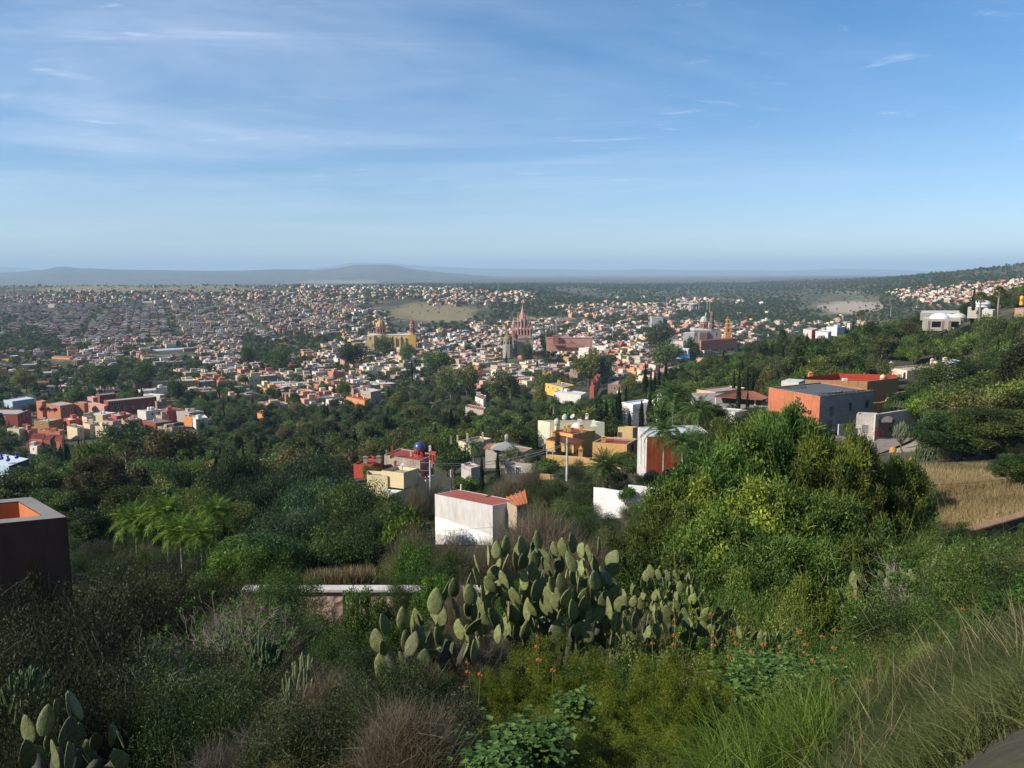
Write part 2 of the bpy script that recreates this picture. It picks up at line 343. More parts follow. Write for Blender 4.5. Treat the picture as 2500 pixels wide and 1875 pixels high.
# ------------------------------------------------------------------ ground sheet: one polar grid to the horizon
def build_ground():
    th = np.concatenate([np.linspace(-math.pi, -0.78, 40, endpoint=False), np.linspace(-0.78, 0.78, 521), np.linspace(0.78, math.pi, 41)[1:]])
    rr = np.concatenate([[0.0], np.geomspace(0.6, 46000, 460)])
    T, RR = np.meshgrid(th, rr); X = RR*np.sin(T); Y = RR*np.cos(T); Z = H(X, Y)
    V = np.stack([X, Y, Z], -1).reshape(-1, 3); m = len(th); n = len(rr)
    i, j = np.meshgrid(np.arange(n-1), np.arange(m-1), indexing='ij'); a = (i*m+j).ravel()
    Q = np.stack([a, a+m, a+m+1, a+1], 1)
    mt, nn, l, b = newmat('earth_and_scrub')
    # real-world patchwork: tan dry grass, scrub, bare earth, farmland
    big = tnoise(nn, l, 0.0016, 6, rough=0.65); mid = tnoise(nn, l, 0.012, 6, rough=0.7); fin = tnoise(nn, l, 0.16, 6, rough=0.75); near = tnoise(nn, l, 1.6, 6, rough=0.7)
    scrub = ramp(nn, l, fin, [(0.3, (0.016, 0.024, 0.012)), (0.5, (0.05, 0.058, 0.028)), (0.7, (0.15, 0.125, 0.07))])
    dry = ramp(nn, l, mid, [(0.3, (0.17, 0.135, 0.072)), (0.7, (0.27, 0.215, 0.125))])
    f = ramp(nn, l, mid, [(0.52, (0, 0, 0)), (0.62, (1, 1, 1))]); g = ramp(nn, l, big, [(0.5, (0, 0, 0)), (0.62, (1, 1, 1))])
    far = mixc(nn, l, f, scrub, dry); far = mixc(nn, l, g, far, mixc(nn, l, 0.5, scrub, dry))
    at = nn.new('ShaderNodeAttribute'); at.attribute_name = 'cover'
    # cover.r = share of dry pale grass, cover.g = bare earth, cover.b = green turf
    sp_ = nn.new('ShaderNodeSeparateColor'); l.new(at.outputs['Color'], sp_.inputs[0])
    c = mixc(nn, l, sp_.outputs[0], far, ramp(nn, l, fin, [(0.3, (0.15, 0.12, 0.06)), (0.55, (0.29, 0.235, 0.12)), (0.75, (0.34, 0.28, 0.16))]))
    c = mixc(nn, l, sp_.outputs[1], c, ramp(nn, l, fin, [(0.3, (0.30, 0.235, 0.17)), (0.7, (0.42, 0.35, 0.27))]))
    c = mixc(nn, l, sp_.outputs[2], c, (0.10, 0.19, 0.045))
    c = mixc(nn, l, at.outputs['Alpha'], c, ramp(nn, l, near, [(0.3, (0.022, 0.024, 0.012)), (0.55, (0.06, 0.055, 0.03)), (0.75, (0.12, 0.10, 0.06))]))
    c = mixc(nn, l, 0.5, c, ramp(nn, l, near, [(0.3, (0.45, 0.42, 0.4)), (0.7, (1.1, 1.1, 1.1))]), 'MULTIPLY')
    l.new(c, b.inputs['Base Color']); b.inputs['Roughness'].default_value = 0.95
    bump(nn, l, b, tnoise(nn, l, 0.7, 6), 0.8, 0.25)
    me = raw_mesh('ground', V, Q, [mt], smooth=True)
    U, VV = pix(X.ravel(), Y.ravel(), Z.ravel()); front = (Y.ravel() > 1)
    D = np.hypot(X.ravel(), Y.ravel())
    def blob(u, v, ru, rv, seed=1):
        d = np.sqrt(((U-u)/ru)**2+((VV-v)/rv)**2)+fbm(U/ru*2, VV/rv*2, seed)*0.6
        return np.clip((1.05-d)*3, 0, 1)*front
    r = blob(1062, 762, 118, 26)+blob(1335, 777, 105, 4)+blob(2400, 1225, 220, 80)*(D < 140)+blob(240, 706, 160, 9)+blob(500, 704, 120, 8)*0.8+blob(1000, 703, 90, 5)*0.6+blob(830, 688, 120, 5)+blob(1580, 712, 60, 5)
    r += 0*blob(800, 1430, 130, 18)*(D < 60)
    g = blob(2085, 750, 95, 16)+blob(2070, 713, 60, 3)*0.6+blob(2205, 1085, 60, 22)*(D < 220)+blob(2400, 850, 60, 8)*0
    t = blob(1512, 717, 34, 7)+blob(1640, 706, 20, 4)*.6+blob(2090, 725, 22, 3)+blob(1860, 727, 35, 2)*.5
    urban = np.zeros_like(r)
    a_ = me.attributes.new('cover', 'FLOAT_COLOR', 'POINT'); C = np.zeros((len(V), 4), np.float32); C[:, 0] = np.clip(r, 0, 1); C[:, 1] = np.clip(g, 0, 1); C[:, 2] = np.clip(t, 0, 1); C[:, 3] = np.clip((520-D)/150, 0, .85)*(1-np.clip(r+g, 0, 1))
    a_.data.foreach_set('color', C.ravel())
    link('ground', me, kind='structure')
build_ground()
def build_haze():
    m = bpy.data.materials.new('hazy_air'); m.use_nodes = True; n = m.node_tree.nodes; l = m.node_tree.links
    for x in list(n): n.remove(x)
    o = n.new('ShaderNodeOutputMaterial'); v = n.new('ShaderNodeVolumePrincipled')
    v.inputs['Color'].default_value = (0.58, 0.80, 1.0, 1); v.inputs['Density'].default_value = HAZE; v.inputs['Anisotropy'].default_value = 0.0
    l.new(v.outputs[0], o.inputs['Volume'])
    b = B(); b.box((0, 0, -330), (96000, 96000, 330+620), bottom=True)
    link('haze', b.build('haze', m), kind='stuff')
HAZE = 6.6e-5
build_haze()
# ------------------------------------------------------------------ foliage and plant shapes
GREEN = [(0.0, (0.0254, 0.0462, 0.014)), (0.45, (0.066, 0.1092, 0.0245)), (0.8, (0.1396, 0.1996, 0.0385)), (1.0, (0.2919, 0.315, 0.07))]
DARK = [(0.0, (0.018, 0.035, 0.01)), (0.5, (0.048, 0.075, 0.018)), (0.85, (0.105, 0.1313, 0.032)), (1.0, (0.2025, 0.2188, 0.06))]
BRIGHT = [(0.0, (0.0225, 0.0562, 0.01)), (0.5, (0.0688, 0.1438, 0.0175)), (0.85, (0.1375, 0.2375, 0.0275)), (1.0, (0.25, 0.325, 0.0438))]
OLIVE = [(0.0, (0.0367, 0.0457, 0.0165)), (0.5, (0.0918, 0.1005, 0.0344)), (0.85, (0.1667, 0.1751, 0.0579)), (1.0, (0.2835, 0.2588, 0.1102))]
GREY = [(0.0, (0.022, 0.026, 0.016)), (0.5, (0.045, 0.048, 0.030)), (0.85, (0.085, 0.078, 0.055)), (1.0, (0.17, 0.145, 0.105))]
BROWN = [(0.0, (.045, .042, .016)), (0.5, (.115, .098, .038)), (0.85, (.19, .155, .06)), (1.0, (.29, .24, .11))]
YELLOW = [(0.0, (.06, .07, .010)), (0.5, (.15, .16, .018)), (0.85, (.27, .26, .028)), (1.0, (.42, .38, .05))]
FEATHER = [(0.0, (0.031, 0.0512, 0.0046)), (0.4, (0.0775, 0.1116, 0.0077)), (0.8, (0.1628, 0.186, 0.0139)), (0.96, (0.2325, 0.2232, 0.0231)), (1.0, (0.3875, 0.1581, 0.0154))]
DRYG = [(0.0, (0.10, 0.075, 0.035)), (0.5, (0.22, 0.165, 0.08)), (1.0, (0.38, 0.30, 0.16))]
TWIG = [(0.0, (0.075, 0.055, 0.04)), (0.5, (0.16, 0.125, 0.095)), (1.0, (0.32, 0.27, 0.21))]
GRASS = [(0.0, (0.0255, 0.051, 0.0068)), (0.5, (0.0765, 0.1275, 0.0136)), (0.85, (0.153, 0.2125, 0.0255)), (1.0, (0.272, 0.255, 0.0595))]
GRASSO = [(0.0, (0.024, 0.036, 0.0096)), (0.5, (0.064, 0.084, 0.0208)), (0.85, (0.12, 0.132, 0.04)), (1.0, (0.216, 0.184, 0.088))]
def LM(nm, st, **k): return leaf_mat('leaves_'+nm, st, **k)
bark, _n, _l, _b = newmat('bark')
_l.new(ramp(_n, _l, tnoise(_n, _l, 3, 6, sc3=(1, 1, 0.3)), [(0.3, (0.06, 0.045, 0.032)), (0.7, (0.17, 0.135, 0.10))]), _b.inputs['Base Color']); _b.inputs['Roughness'].default_value = 0.95
palebark, _n, _l, _b = newmat('pale_bark')
_l.new(ramp(_n, _l, tnoise(_n, _l, 4, 6), [(0.3, (0.16, 0.13, 0.10)), (0.7, (0.34, 0.30, 0.25))]), _b.inputs['Base Color']); _b.inputs['Roughness'].default_value = 0.95
def unit(v): return v/np.maximum(np.linalg.norm(v, axis=-1, keepdims=True), 1e-9)
def cloud_leaves(rng, C, Rr, n, ls, asp=0.5, shell=0.5, droop=0.0, outw=0.5, flat=1.0, upb=0.15, clt=0.45):
    """n diamond leaves on clumps (centres C, radii Rr)"""
    C = np.asarray(C, float); Rr = np.asarray(Rr, float); p = Rr**2/np.sum(Rr**2); k = rng.choice(len(C), n, p=p)
    d = unit(rng.normal(size=(n, 3))+np.array([0, 0, upb])); rad = shell+(1.12-shell)*rng.random(n)**0.7
    lump = 0.8+0.35*rng.random((len(C), 6)); ang = ((np.arctan2(d[:, 1], d[:, 0])+math.pi)/(2*math.pi)*5.99).astype(int); rad = rad*lump[k, ang]
    P = C[k]+d*(Rr[k]*rad)[:, None]*np.array([1, 1, flat])
    a = unit(d*outw+rng.normal(size=(n, 3))*0.6+np.array([0, 0, -droop*3.0]))
    nn = unit(rng.normal(size=(n, 3))*0.9+d*0.5+np.array([0, 0, 0.35])); b = unit(np.cross(a, nn))
    s = ls*(0.6+0.8*rng.random(n)); L_ = a*s[:, None]; W_ = b*(s*asp)[:, None]
    V = np.stack([P-L_*0.5, P+W_*0.5+L_*0.08, P+L_*0.5, P-W_*0.5+L_*0.08], 1).reshape(-1, 3)
    Q = np.arange(n*4).reshape(n, 4); ct = rng.random(len(C))
    t = np.clip(clt*ct[k]+(1-clt)*rng.random(n)**1.3, 0, 1)
    return V, Q, t
def strands(rng, base, dirs, length, width, bend=0.5, seg=4, tipw=0.15, tint=None):
    """ribbons; base (n,3), dirs (n,3)"""
    n = len(base); L_ = np.asarray(length)*np.ones(n); W_ = np.asarray(width)*np.ones(n); be = np.asarray(bend)*np.ones(n)
    side = unit(np.cross(dirs, rng.normal(size=(n, 3)))); V = np.zeros((n, seg+1, 2, 3)); P = base.copy(); d = dirs.copy()
    bd = unit(rng.normal(size=(n, 3))*np.array([1, 1, 0.1]))*0.5+np.array([0, 0, -1.0])
    for i in range(seg+1):
        w_ = W_*(1-(1-tipw)*(i/seg)**1.5)
        V[:, i, 0] = P-side*w_[:, None]/2; V[:, i, 1] = P+side*w_[:, None]/2
        P = P+d*(L_/seg)[:, None]; d = unit(d+bd*(be/seg)[:, None]*(0.5+i/seg))
    V = V.reshape(-1, 3); o = np.arange(n)[:, None]*(seg+1)*2+np.arange(seg)[None]*2; o = o.ravel()
    Q = np.stack([o, o+1, o+3, o+2], 1); t = rng.random(n) if tint is None else tint
    return V, Q, np.repeat(t, seg)
def join_np(parts):
    V = []; Q = []; T = []; o = 0
    for v, q, t in parts: V.append(v); Q.append(q+o); T.append(t); o += len(v)
    return np.concatenate(V), np.concatenate(Q), np.concatenate(T)
def limbs(rng, b, tops, h0, r0, lean=0.0, n=6, split=None):
    """trunk plus limbs reaching towards points"""
    fork = Vector((lean, 0, h0)); b.tube([(0, 0, -0.6), (lean*0.2, 0, h0*0.5), fork], [r0*1.25, r0, r0*0.85], n)
    for t in tops:
        t = Vector(t); mid = fork.lerp(t, 0.5)+Vector(rng.normal(size=3))*0.06*(t-fork).length; mid.z -= 0.05*(t-fork).length
        b.tube([fork, mid, t], [r0*0.55, r0*0.32, r0*0.1], max(4, n-2), cap=False)
PROTO = {}
def proto_tree(key, seed, h, w, nclump, nleaf, ls, mat, trunk_h=0.25, droop=0.0, asp=0.55, cr=(0.09, 0.25), top=0.75, shape='round', shell=0.35, bk=None, limbn=9, tr=0.03, outw=0.5, clt=0.6, twigs=0):
    rng = np.random.default_rng(seed); C = []; Rr = []
    for i in range(nclump):
        for _ in range(30):
            q = rng.normal(size=3); q = q/np.linalg.norm(q)*(0.35+0.65*rng.random()**0.5)
            if q[2] > -0.75: break
        hw = w/2; ch = h*(1-trunk_h)/2; z = h*trunk_h+ch+q[2]*ch*0.82
        sc_ = 1.0
        if shape == 'cone': sc_ = 1.15-0.8*(q[2]+1)/2
        if shape == 'flat': sc_ = 0.85+0.35*(q[2] > 0); z = h*(trunk_h+0.1)+(q[2]+1)/2*h*(0.78-trunk_h)
        if shape == 'tall': sc_ = 1.0-0.35*abs(q[2])
        C.append((q[0]*hw*0.80*sc_*(0.8+0.3*rng.random()), q[1]*hw*0.80*sc_*(0.8+0.3*rng.random()), z)); Rr.append(w*rng.uniform(*cr))
    V, Q, t = cloud_leaves(rng, C, Rr, nleaf, ls, asp, shell, droop, outw, 0.8 if droop == 0 else 1.25, clt=clt)
    if twigs:
        k = rng.integers(0, len(C), twigs); d = unit(rng.normal(size=(twigs, 3))+np.array([0, 0, .3])); bs = np.array(C)[k]
        v2, q2, t2 = strands(rng, bs, d, np.array(Rr)[k]*1.25, w*0.0035, 0.3, 3, 0.3, np.full(twigs, 0.97))
        V, Q, t = join_np([(V, Q, t), (v2, q2, t2)])
    h = float(np.percentile(V[:, 2], 99.3)); w = 2*float(np.percentile(np.abs(V[:, 0]), 97.5))
    b = B(); idx = rng.permutation(nclump)[:limbn]; limbs(rng, b, [C[i] for i in idx], h*trunk_h*1.1, h*tr)
    crown = raw_mesh(key+'_crown', V, [Q], [mat], tint=t); trunk = b.build(key+'_trunk', bk or bark, smooth=True)
    PROTO[key] = (crown, trunk, h, w); return PROTO[key]
def joined(key):
    """one mesh with crown and trunk, for the mass of far trees"""
    cr, tk = PROTO[key][:2]; k2 = key+'+'
    if k2 in PROTO: return PROTO[k2]
    def get(me):
        V = np.empty(len(me.vertices)*3, np.float32); me.vertices.foreach_get('co', V); lv = np.empty(len(me.loops), np.int32); me.loops.foreach_get('vertex_index', lv)
        return V.reshape(-1, 3), lv.reshape(-1, 4)
    V1, Q1 = get(cr); t = np.empty(len(Q1), np.float32); cr.attributes['tint'].data.foreach_get('value', t)
    tkq = [tuple(p.vertices) for p in tk.polygons if len(p.vertices) == 4]; V2 = np.array([v.co[:] for v in tk.vertices]); Q2 = np.array(tkq)+len(V1)
    me = raw_mesh(key+'_tree', np.concatenate([V1, V2]), [np.concatenate([Q1, Q2])], [cr.materials[0], tk.materials[0]], np.concatenate([np.zeros(len(Q1)), np.ones(len(Q2))]), tint=np.concatenate([t, np.full(len(Q2), 0.5)]))
    PROTO[k2] = me; return me
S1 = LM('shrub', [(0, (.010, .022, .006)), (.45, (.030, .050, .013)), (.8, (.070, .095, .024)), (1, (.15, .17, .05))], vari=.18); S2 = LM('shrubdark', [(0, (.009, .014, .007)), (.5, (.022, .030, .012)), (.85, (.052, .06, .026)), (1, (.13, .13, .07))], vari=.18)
G1, G2, G3, G4, G5, G6, G7 = LM('green', GREEN), LM('dark', DARK), LM('bright', BRIGHT), LM('olive', OLIVE), LM('grey', GREY, vari=.12), LM('brown', BROWN, vari=.1), LM('yellow', YELLOW, vari=.08)
# mid-distance trees (seen from 130 m to 700 m)
proto_tree('broad_a', 1, 10, 9.5, 30, 5200, .50, G1)
proto_tree('broad_b', 2, 11, 9, 34, 5200, .50, G2, shape='flat')
proto_tree('broad_c', 3, 9, 8, 24, 4600, .45, G1, cr=(.15, .28))
proto_tree('broad_d', 4, 12, 8.5, 36, 5600, .48, G2, shape='tall', cr=(.12, .2))
proto_tree('olive_a', 5, 9, 8.5, 30, 5000, .42, G4, droop=.3)
proto_tree('bright_a', 6, 8.5, 8.5, 26, 4600, .45, G3)
proto_tree('brown_a', 7, 13, 8, 36, 6000, .42, G6, shape='tall', shell=.3)
proto_tree('yellow_a', 8, 8.5, 9, 28, 4800, .45, G7)
proto_tree('cedar_a', 9, 14, 7, 40, 5200, .5, G2, shape='cone', cr=(.1, .18))
# far trees (beyond 600 m)
for i, (m_, sh, h_, w_) in enumerate([(G1, 'round', 8.5, 9), (G2, 'flat', 8, 10), (G2, 'tall', 11, 7), (G4, 'round', 7, 8)]):
    proto_tree('far_%d' % i, 20+i, h_, w_, 12, 260, 1.25, m_, shape=sh, cr=(.18, .3), limbn=2, asp=.7)
def proto_cypress(key, seed, h, w, n):
    rng = np.random.default_rng(seed); z = rng.random(n)**0.9*h; f = z/h
    prof = np.where(f < .12, f/.12*.75, np.where(f < .45, .75+.25*(f-.12)/.33, 1-((f-.45)/.55)**1.7*.97))
    th = rng.random(n)*2*math.pi; lump = 1+.18*np.sin(th*3+z*1.3)+.12*np.sin(th*5-z*2.1)
    r = w/2*prof*lump*(.55+.45*rng.random(n)**.5); P = np.stack([r*np.cos(th), r*np.sin(th), z], 1)
    d = np.stack([np.cos(th), np.sin(th), 0*th], 1); a = unit(d*.35+rng.normal(size=(n, 3))*.22+np.array([0, 0, 1.])); b_ = unit(np.cross(a, d+rng.normal(size=(n, 3))*.5))
    s = .42*(.6+.7*rng.random(n)); L_ = a*s[:, None]; W_ = b_*(s*.42)[:, None]
    V = np.stack([P-L_*.5, P+W_*.5, P+L_*.5, P-W_*.5], 1).reshape(-1, 3)
    t = np.clip(.35+.25*np.sin(th*4+z)+.45*(rng.random(n)-.5), 0, 1)
    b = B(); b.tube([(0, 0, -.6), (0, 0, h*.9)], [w*.1, .03], 6)
    PROTO[key] = (raw_mesh(key+'_crown', V, [np.arange(n*4).reshape(n, 4)], [LM('cypress', [(0, (.012, .024, .012)), (.6, (.03, .05, .02)), (1, (.065, .085, .03))])], tint=t), b.build(key+'_trunk', bark), h, w)
proto_cypress('cypress_a', 31, 12, 1.7, 4200); proto_cypress('cypress_b', 32, 10, 1.9, 3600)
# -------- palms: each frond a mesh of its own
def frond_np(rng, L, arch, leaf, nl, w, t0=0.3, hang=0.35, vee=0.5):
    """pinnate frond along +x, arching; returns V,Q,t"""
    s = np.linspace(0, 1, nl); x = L*s*(1-0.12*arch*s**2); z = L*(0.42*arch*s-0.75*arch*s**2.2)
    parts = []; P = np.stack([x, 0*x, z], 1); T = unit(np.gradient(P, axis=0))
    for sgn in (-1, 1):
        m = nl-3; pp = P[3:]; tt = T[3:]; ll = leaf*np.sin(np.clip(s[3:]*1.05+.08, 0, 1)*math.pi)**.6
        d = unit(tt*.62+np.array([0, sgn*1., 0])*.9+np.array([0, 0, vee])*.5+rng.normal(size=(m, 3))*.1)
        parts.append(strands(rng, pp, d, np.maximum(ll, .05), w, hang, 3, .2, np.clip(t0+.5*rng.random(m), 0, 1)))
    st = strands(rng, P[:1], unit(np.array([[1, 0, .42*arch]])), 0.01, w, 0, 1); rv = []
    V = np.zeros((nl, 2, 3)); wd = w*1.6*(1-.8*s); V[:, 0] = P; V[:, 1] = P; V[:, 0, 1] -= wd/2; V[:, 1, 1] += wd/2
    o = np.arange(nl-1)*2; parts.append((V.reshape(-1, 3), np.stack([o, o+1, o+3, o+2], 1), np.full(nl-1, .8)))
    return join_np(parts)
FRONDS = {}
def make_fronds(key, seed, L, leaf, nl, w, mat, archs=(.25, .6, 1.0, 1.35), hang=.35, vee=.5):
    rng = np.random.default_rng(seed)
    FRONDS[key] = [raw_mesh('frond', *(lambda r: (r[0], [r[1]]))(f := frond_np(rng, L, a_, leaf, nl, w, hang=hang, vee=vee)), [mat], tint=f[2]) for a_ in archs]
make_fronds('date', 41, 3.3, .55, 44, .055, LM('datepalm', [(0, (.03, .06, .01)), (.5, (.07, .12, .022)), (1, (.16, .19, .05))], vari=.1))
make_fronds('queen', 42, 3.6, .75, 46, .06, LM('queenpalm', [(0, (.03, .075, .015)), (.5, (.07, .14, .03)), (1, (.17, .22, .06))], vari=.1), archs=(.5, .8, 1.1, 1.4), hang=1.5, vee=.1)
make_fronds('lime', 43, 2.6, .55, 40, .045, LM('limepalm', [(0, (.035, .08, .008)), (.5, (.09, .17, .014)), (1, (.20, .28, .03))], vari=.1), archs=(.5, .8, 1.1, 1.3), hang=1.7, vee=.1)
def palm(label, u, vcrown, D, s=1.0, kind='date', nf=46, th=None, tr=.28, group=None, spread=1.0, seed=5, base=None):
    rng = random.Random(seed); x, y, z = gxy(u, D); p = pt(u, vcrown, D)
    t = thing('palm_tree', label, 'palm', (p.x, D, z), group=group); hh = p.z-z
    b = B(); b.tube([(0, 0, -.5), (.02, 0, hh*.5), (0, 0, hh)], [tr*1.15, tr, tr*.95], 10)
    if kind == 'date':
        for k in range(int(hh*26)):
            a_ = k*2.4; zz = hh*k/(hh*26)*.98; c = (tr*1.02*math.cos(a_), tr*1.02*math.sin(a_), zz); b.box(c, (.1, .1, .13), a_)
    link('trunk', b.build('trunk', palebark if kind != 'date' else bark), t)
    FS = FRONDS[kind]
    for k in range(nf):
        f = k/nf; el = R(78)-f*R(118)*spread; ai = min(3, int((f)*4)); a_ = k*2.39996+rng.uniform(-.15, .15)
        o = link('frond', FS[ai], t, (0, 0, hh)); o.rotation_euler = (rng.uniform(-.2, .2), -(el-R(8)), a_); sc_ = s*rng.uniform(.85, 1.1)*(.8+.2*math.sin(f*3)); o.scale = (sc_,)*3
    return t
def fanpalm(label, u, vcrown, D, s=1.0, group=None, seed=1):
    rng = np.random.default_rng(seed); x, y, z = gxy(u, D); p = pt(u, vcrown, D); hh = p.z-z
    t = thing('fan_palm', label, 'palm', (p.x, D, z), group=group)
    b = B(); b.tube([(0, 0, -.5), (0, 0, hh)], [.3*s, .2*s], 8); link('trunk', b.build('trunk', palebark), t)
    n = 46; parts = []; dead = []
    for k in range(n):
        f = k/n; el = R(80)-f*R(140); a_ = k*2.4; d = np.array([math.cos(el)*math.cos(a_), math.cos(el)*math.sin(a_), math.sin(el)]); c = d*.9*s
        m = 16; q = unit(d[None]*1.0+rng.normal(size=(m, 3))*.55); r_ = strands(rng, np.repeat(c[None], m, 0), q, .8*s, .09*s, .5, 2, .2)
        (dead if f > .78 else parts).append(r_)
    V, Q, tt = join_np(parts); link('crown', raw_mesh('crown', V, [Q], [G1], tint=tt), t, (0, 0, hh))
    V, Q, tt = join_np(dead); link('dry_skirt', raw_mesh('dry_skirt', V, [Q], [LM('dry', DRYG)], tint=tt), t, (0, 0, hh-.2*s))
    return t
# -------- near shrubs
def proto_shrub(key, seed, h, w, nclump, nleaf, ls, mat, asp=.5, twigs=0, droop=0, cr=(.14, .26), shell=.3, bk=None, nl=8, tr=.02, strand=None):
    rng = np.random.default_rng(seed); C = []; Rr = []
    for i in range(nclump):
        a_ = rng.random()*6.283; r_ = w/2*.8*rng.random()**.55; zz = h*(.25+.62*rng.random())*math.sqrt(max(.15, 1-(r_/(w/2))**2*.7))
        C.append((r_*math.cos(a_), r_*math.sin(a_), zz)); Rr.append(w*rng.uniform(*cr))
    parts = []
    if nleaf: parts.append(cloud_leaves(rng, C, Rr, nleaf, ls, asp, shell, droop, .6, .9))
    if twigs:
        k = rng.integers(0, len(C), twigs); d = unit(rng.normal(size=(twigs, 3))*.7+np.array([0, 0, .55])+unit(np.array(C)[k])*.5)
        parts.append(strands(rng, np.array(C)[k]+rng.normal(size=(twigs, 3))*w*.09, d, np.array(Rr)[k]*1.3*(.5+rng.random(twigs)), strand or w*.004, .35, 3, .35, np.clip((.75 if twigs > 3000 else .3)+.25*rng.random(twigs), 0, 1)))
    V, Q, t = join_np(parts); V[:, 2] = np.maximum(V[:, 2], -.1); h0 = h; h = float(np.percentile(V[:, 2], 99)); w = 2*float(np.percentile(np.abs(V[:, 0]), 97.5))
    b = B()
    for i in rng.permutation(nclump)[:nl]:
        c = Vector(C[i]); m = c*.5+Vector(rng.normal(size=3))*.06*w; b.tube([(0, 0, -.25), m, c], [h0*tr, h0*tr*.6, h0*tr*.2], 5, cap=False)
    PROTO[key] = (raw_mesh(key+'_crown', V, [Q], [mat], tint=t), b.build(key+'_stem', bk or bark, smooth=True), h, w)
proto_shrub('sh_mesq', 51, 2.4, 3.2, 40, 24000, .058, S1, .35, twigs=260, cr=(.08, .20))
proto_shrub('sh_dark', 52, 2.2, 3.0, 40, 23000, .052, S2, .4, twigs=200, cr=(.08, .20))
proto_shrub('sh_olive', 53, 1.9, 2.8, 30, 22000, .050, G4, .35, twigs=420, cr=(.08, .2))
proto_shrub('sh_bright', 54, 2.0, 2.4, 24, 15000, .075, G3, .45, twigs=120, cr=(.08, .2))
proto_shrub('sh_grey', 55, 1.4, 2.2, 30, 13000, .035, G5, .35, twigs=7000, cr=(.12, .22), strand=.007)
proto_shrub('sh_twig', 56, 1.8, 2.6, 26, 2600, .06, G4, .4, twigs=9000, cr=(.14, .26), strand=.010)
PROTO['sh_twig'][0].materials[0] = LM('twiggy', [(0, (.03, .04, .012)), (.5, (.06, .07, .022)), (.74, (.10, .09, .04)), (.76, (.08, .062, .036)), (1, (.25, .20, .125))], vari=.12)
proto_shrub('sh_feather', 57, 1.5, 2.2, 70, 40000, .030, LM('feather', FEATHER, vari=.1), .24, twigs=0, cr=(.035, .09), shell=.1)
# larger near trees
proto_tree('big_mesq', 61, 7.5, 10, 90, 46000, .17, LM('mesq', [(0, (.012, .026, .006)), (.4, (.058, .10, .016)), (.75, (.155, .21, .032)), (1, (.36, .39, .07))]), trunk_h=.16, cr=(.045, .12), shell=.2, twigs=1500, tr=.028, limbn=22)
proto_tree('big_mesq2', 62, 6.5, 8.5, 80, 40000, .16, LM('mesqb', [(0, (.014, .030, .006)), (.4, (.070, .115, .018)), (.75, (.18, .23, .036)), (1, (.42, .44, .08))]), trunk_h=.14, cr=(.05, .13), shell=.2, twigs=900, tr=.028, limbn=20)
proto_tree('pepper_a', 63, 10, 10, 60, 52000, .26, LM('pepper', [(0, (.016, .034, .016)), (.45, (.038, .072, .028)), (.8, (.075, .12, .045)), (1, (.14, .18, .075))]), trunk_h=.14, droop=.9, asp=.26, cr=(.09, .16), shell=.3, tr=.035, limbn=18)
proto_tree('pepper_b', 64, 9, 9, 50, 44000, .24, G1, trunk_h=.16, droop=.7, asp=.28, cr=(.09, .17), shell=.3, tr=.035, limbn=18)
proto_tree('brown_big', 65, 12, 8.5, 60, 42000, .20, G6, trunk_h=.15, shape='tall', cr=(.08, .14), shell=.25, asp=.5, tr=.025, limbn=18)
proto_tree('green_big', 66, 9, 9, 56, 44000, .20, G1, trunk_h=.15, cr=(.08, .15), shell=.35, tr=.03, limbn=18)
def bare_shrub(label, u, v, D, h, w, seed=3, group=None, leafy=0.15, lean=(0, 0), n0=9, cat='shrub'):
    rng = random.Random(seed); nr = np.random.default_rng(seed); x, y, z = gxy(u, D)
    z2 = pt(u, v, D).z; x = pt(u, v, D).x
    t = thing('bare_shrub', label, cat, (x, D, min(z, z2)), group=group); b = B(); tips = []
    def grow(p, d, L, r, dep):
        q = [p]; dd = d.copy()
        for k in range(3):
            dd = (dd+Vector((rng.gauss(0, .16), rng.gauss(0, .16), rng.gauss(.05, .1)))).normalized(); q.append(q[-1]+dd*L/3)
        b.tube(q, [r, r*.85, r*.7, r*.5], 4 if dep > 1 else 5, cap=False)
        if dep >= 4: tips.append(q[-1]); return
        for k in range(rng.choice((2, 3, 3))):
            s = q[rng.choice((2, 3, 3))]; nd = (dd+Vector((rng.gauss(0, .5), rng.gauss(0, .5), rng.gauss(.12, .35)))).normalized(); grow(s, nd, L*rng.uniform(.6, .85), r*.6, dep+1)
    for k in range(n0):
        a_ = rng.uniform(0, 6.283); d = Vector((math.cos(a_)*w/h*.6+lean[0], math.sin(a_)*w/h*.6+lean[1], rng.uniform(.5, 1.1))).normalized(); grow(Vector((0, 0, 0)), d, h*.40, h*.011, 0)
    link('stem', b.build('stem', palebark, smooth=True), t)
    if leafy:
        T = np.array([p[:] for p in tips]); T = T[nr.random(len(T)) < leafy]
        V, Q, tt = cloud_leaves(nr, T, np.full(len(T), h*.035), len(T)*14, .07, .4, .1)
        link('crown', raw_mesh('crown', V, [Q], [G3], tint=tt), t)
    return t
TREES = []      # every plant with a crown: (root, key, u, v, pixel height)
def plant(key, name, label, cat, x, y, z, h, w, rz=0.0, color=None, group=None, partnames=('crown', 'trunk')):
    cr, tk, ph, pw = PROTO[key]; t = thing(name, label, cat, (x, y, z), rz, group)
    for nm, me in zip(partnames, (cr, tk)):
        o = link(nm, me, t); o.scale = (w/pw, w/pw, h/ph)
        if color and nm == partnames[0]: o.color = (*color, 1)
    return t
def hero(key, name, label, cat, u, vtop, D, wpx, vbase=None, color=None, group=None, seed=0, pn=('crown', 'trunk')):
    x, y, z = gxy(u, D); p = pt(u, vtop, D); zb = z if vbase is None else min(z, pt(u, vbase, D).z)
    return plant(key, name, label, cat, p.x, D, zb-.1, max(p.z-zb, .3), wpx*D/F, random.Random(seed+u).uniform(0, 6.28), color, group, pn)
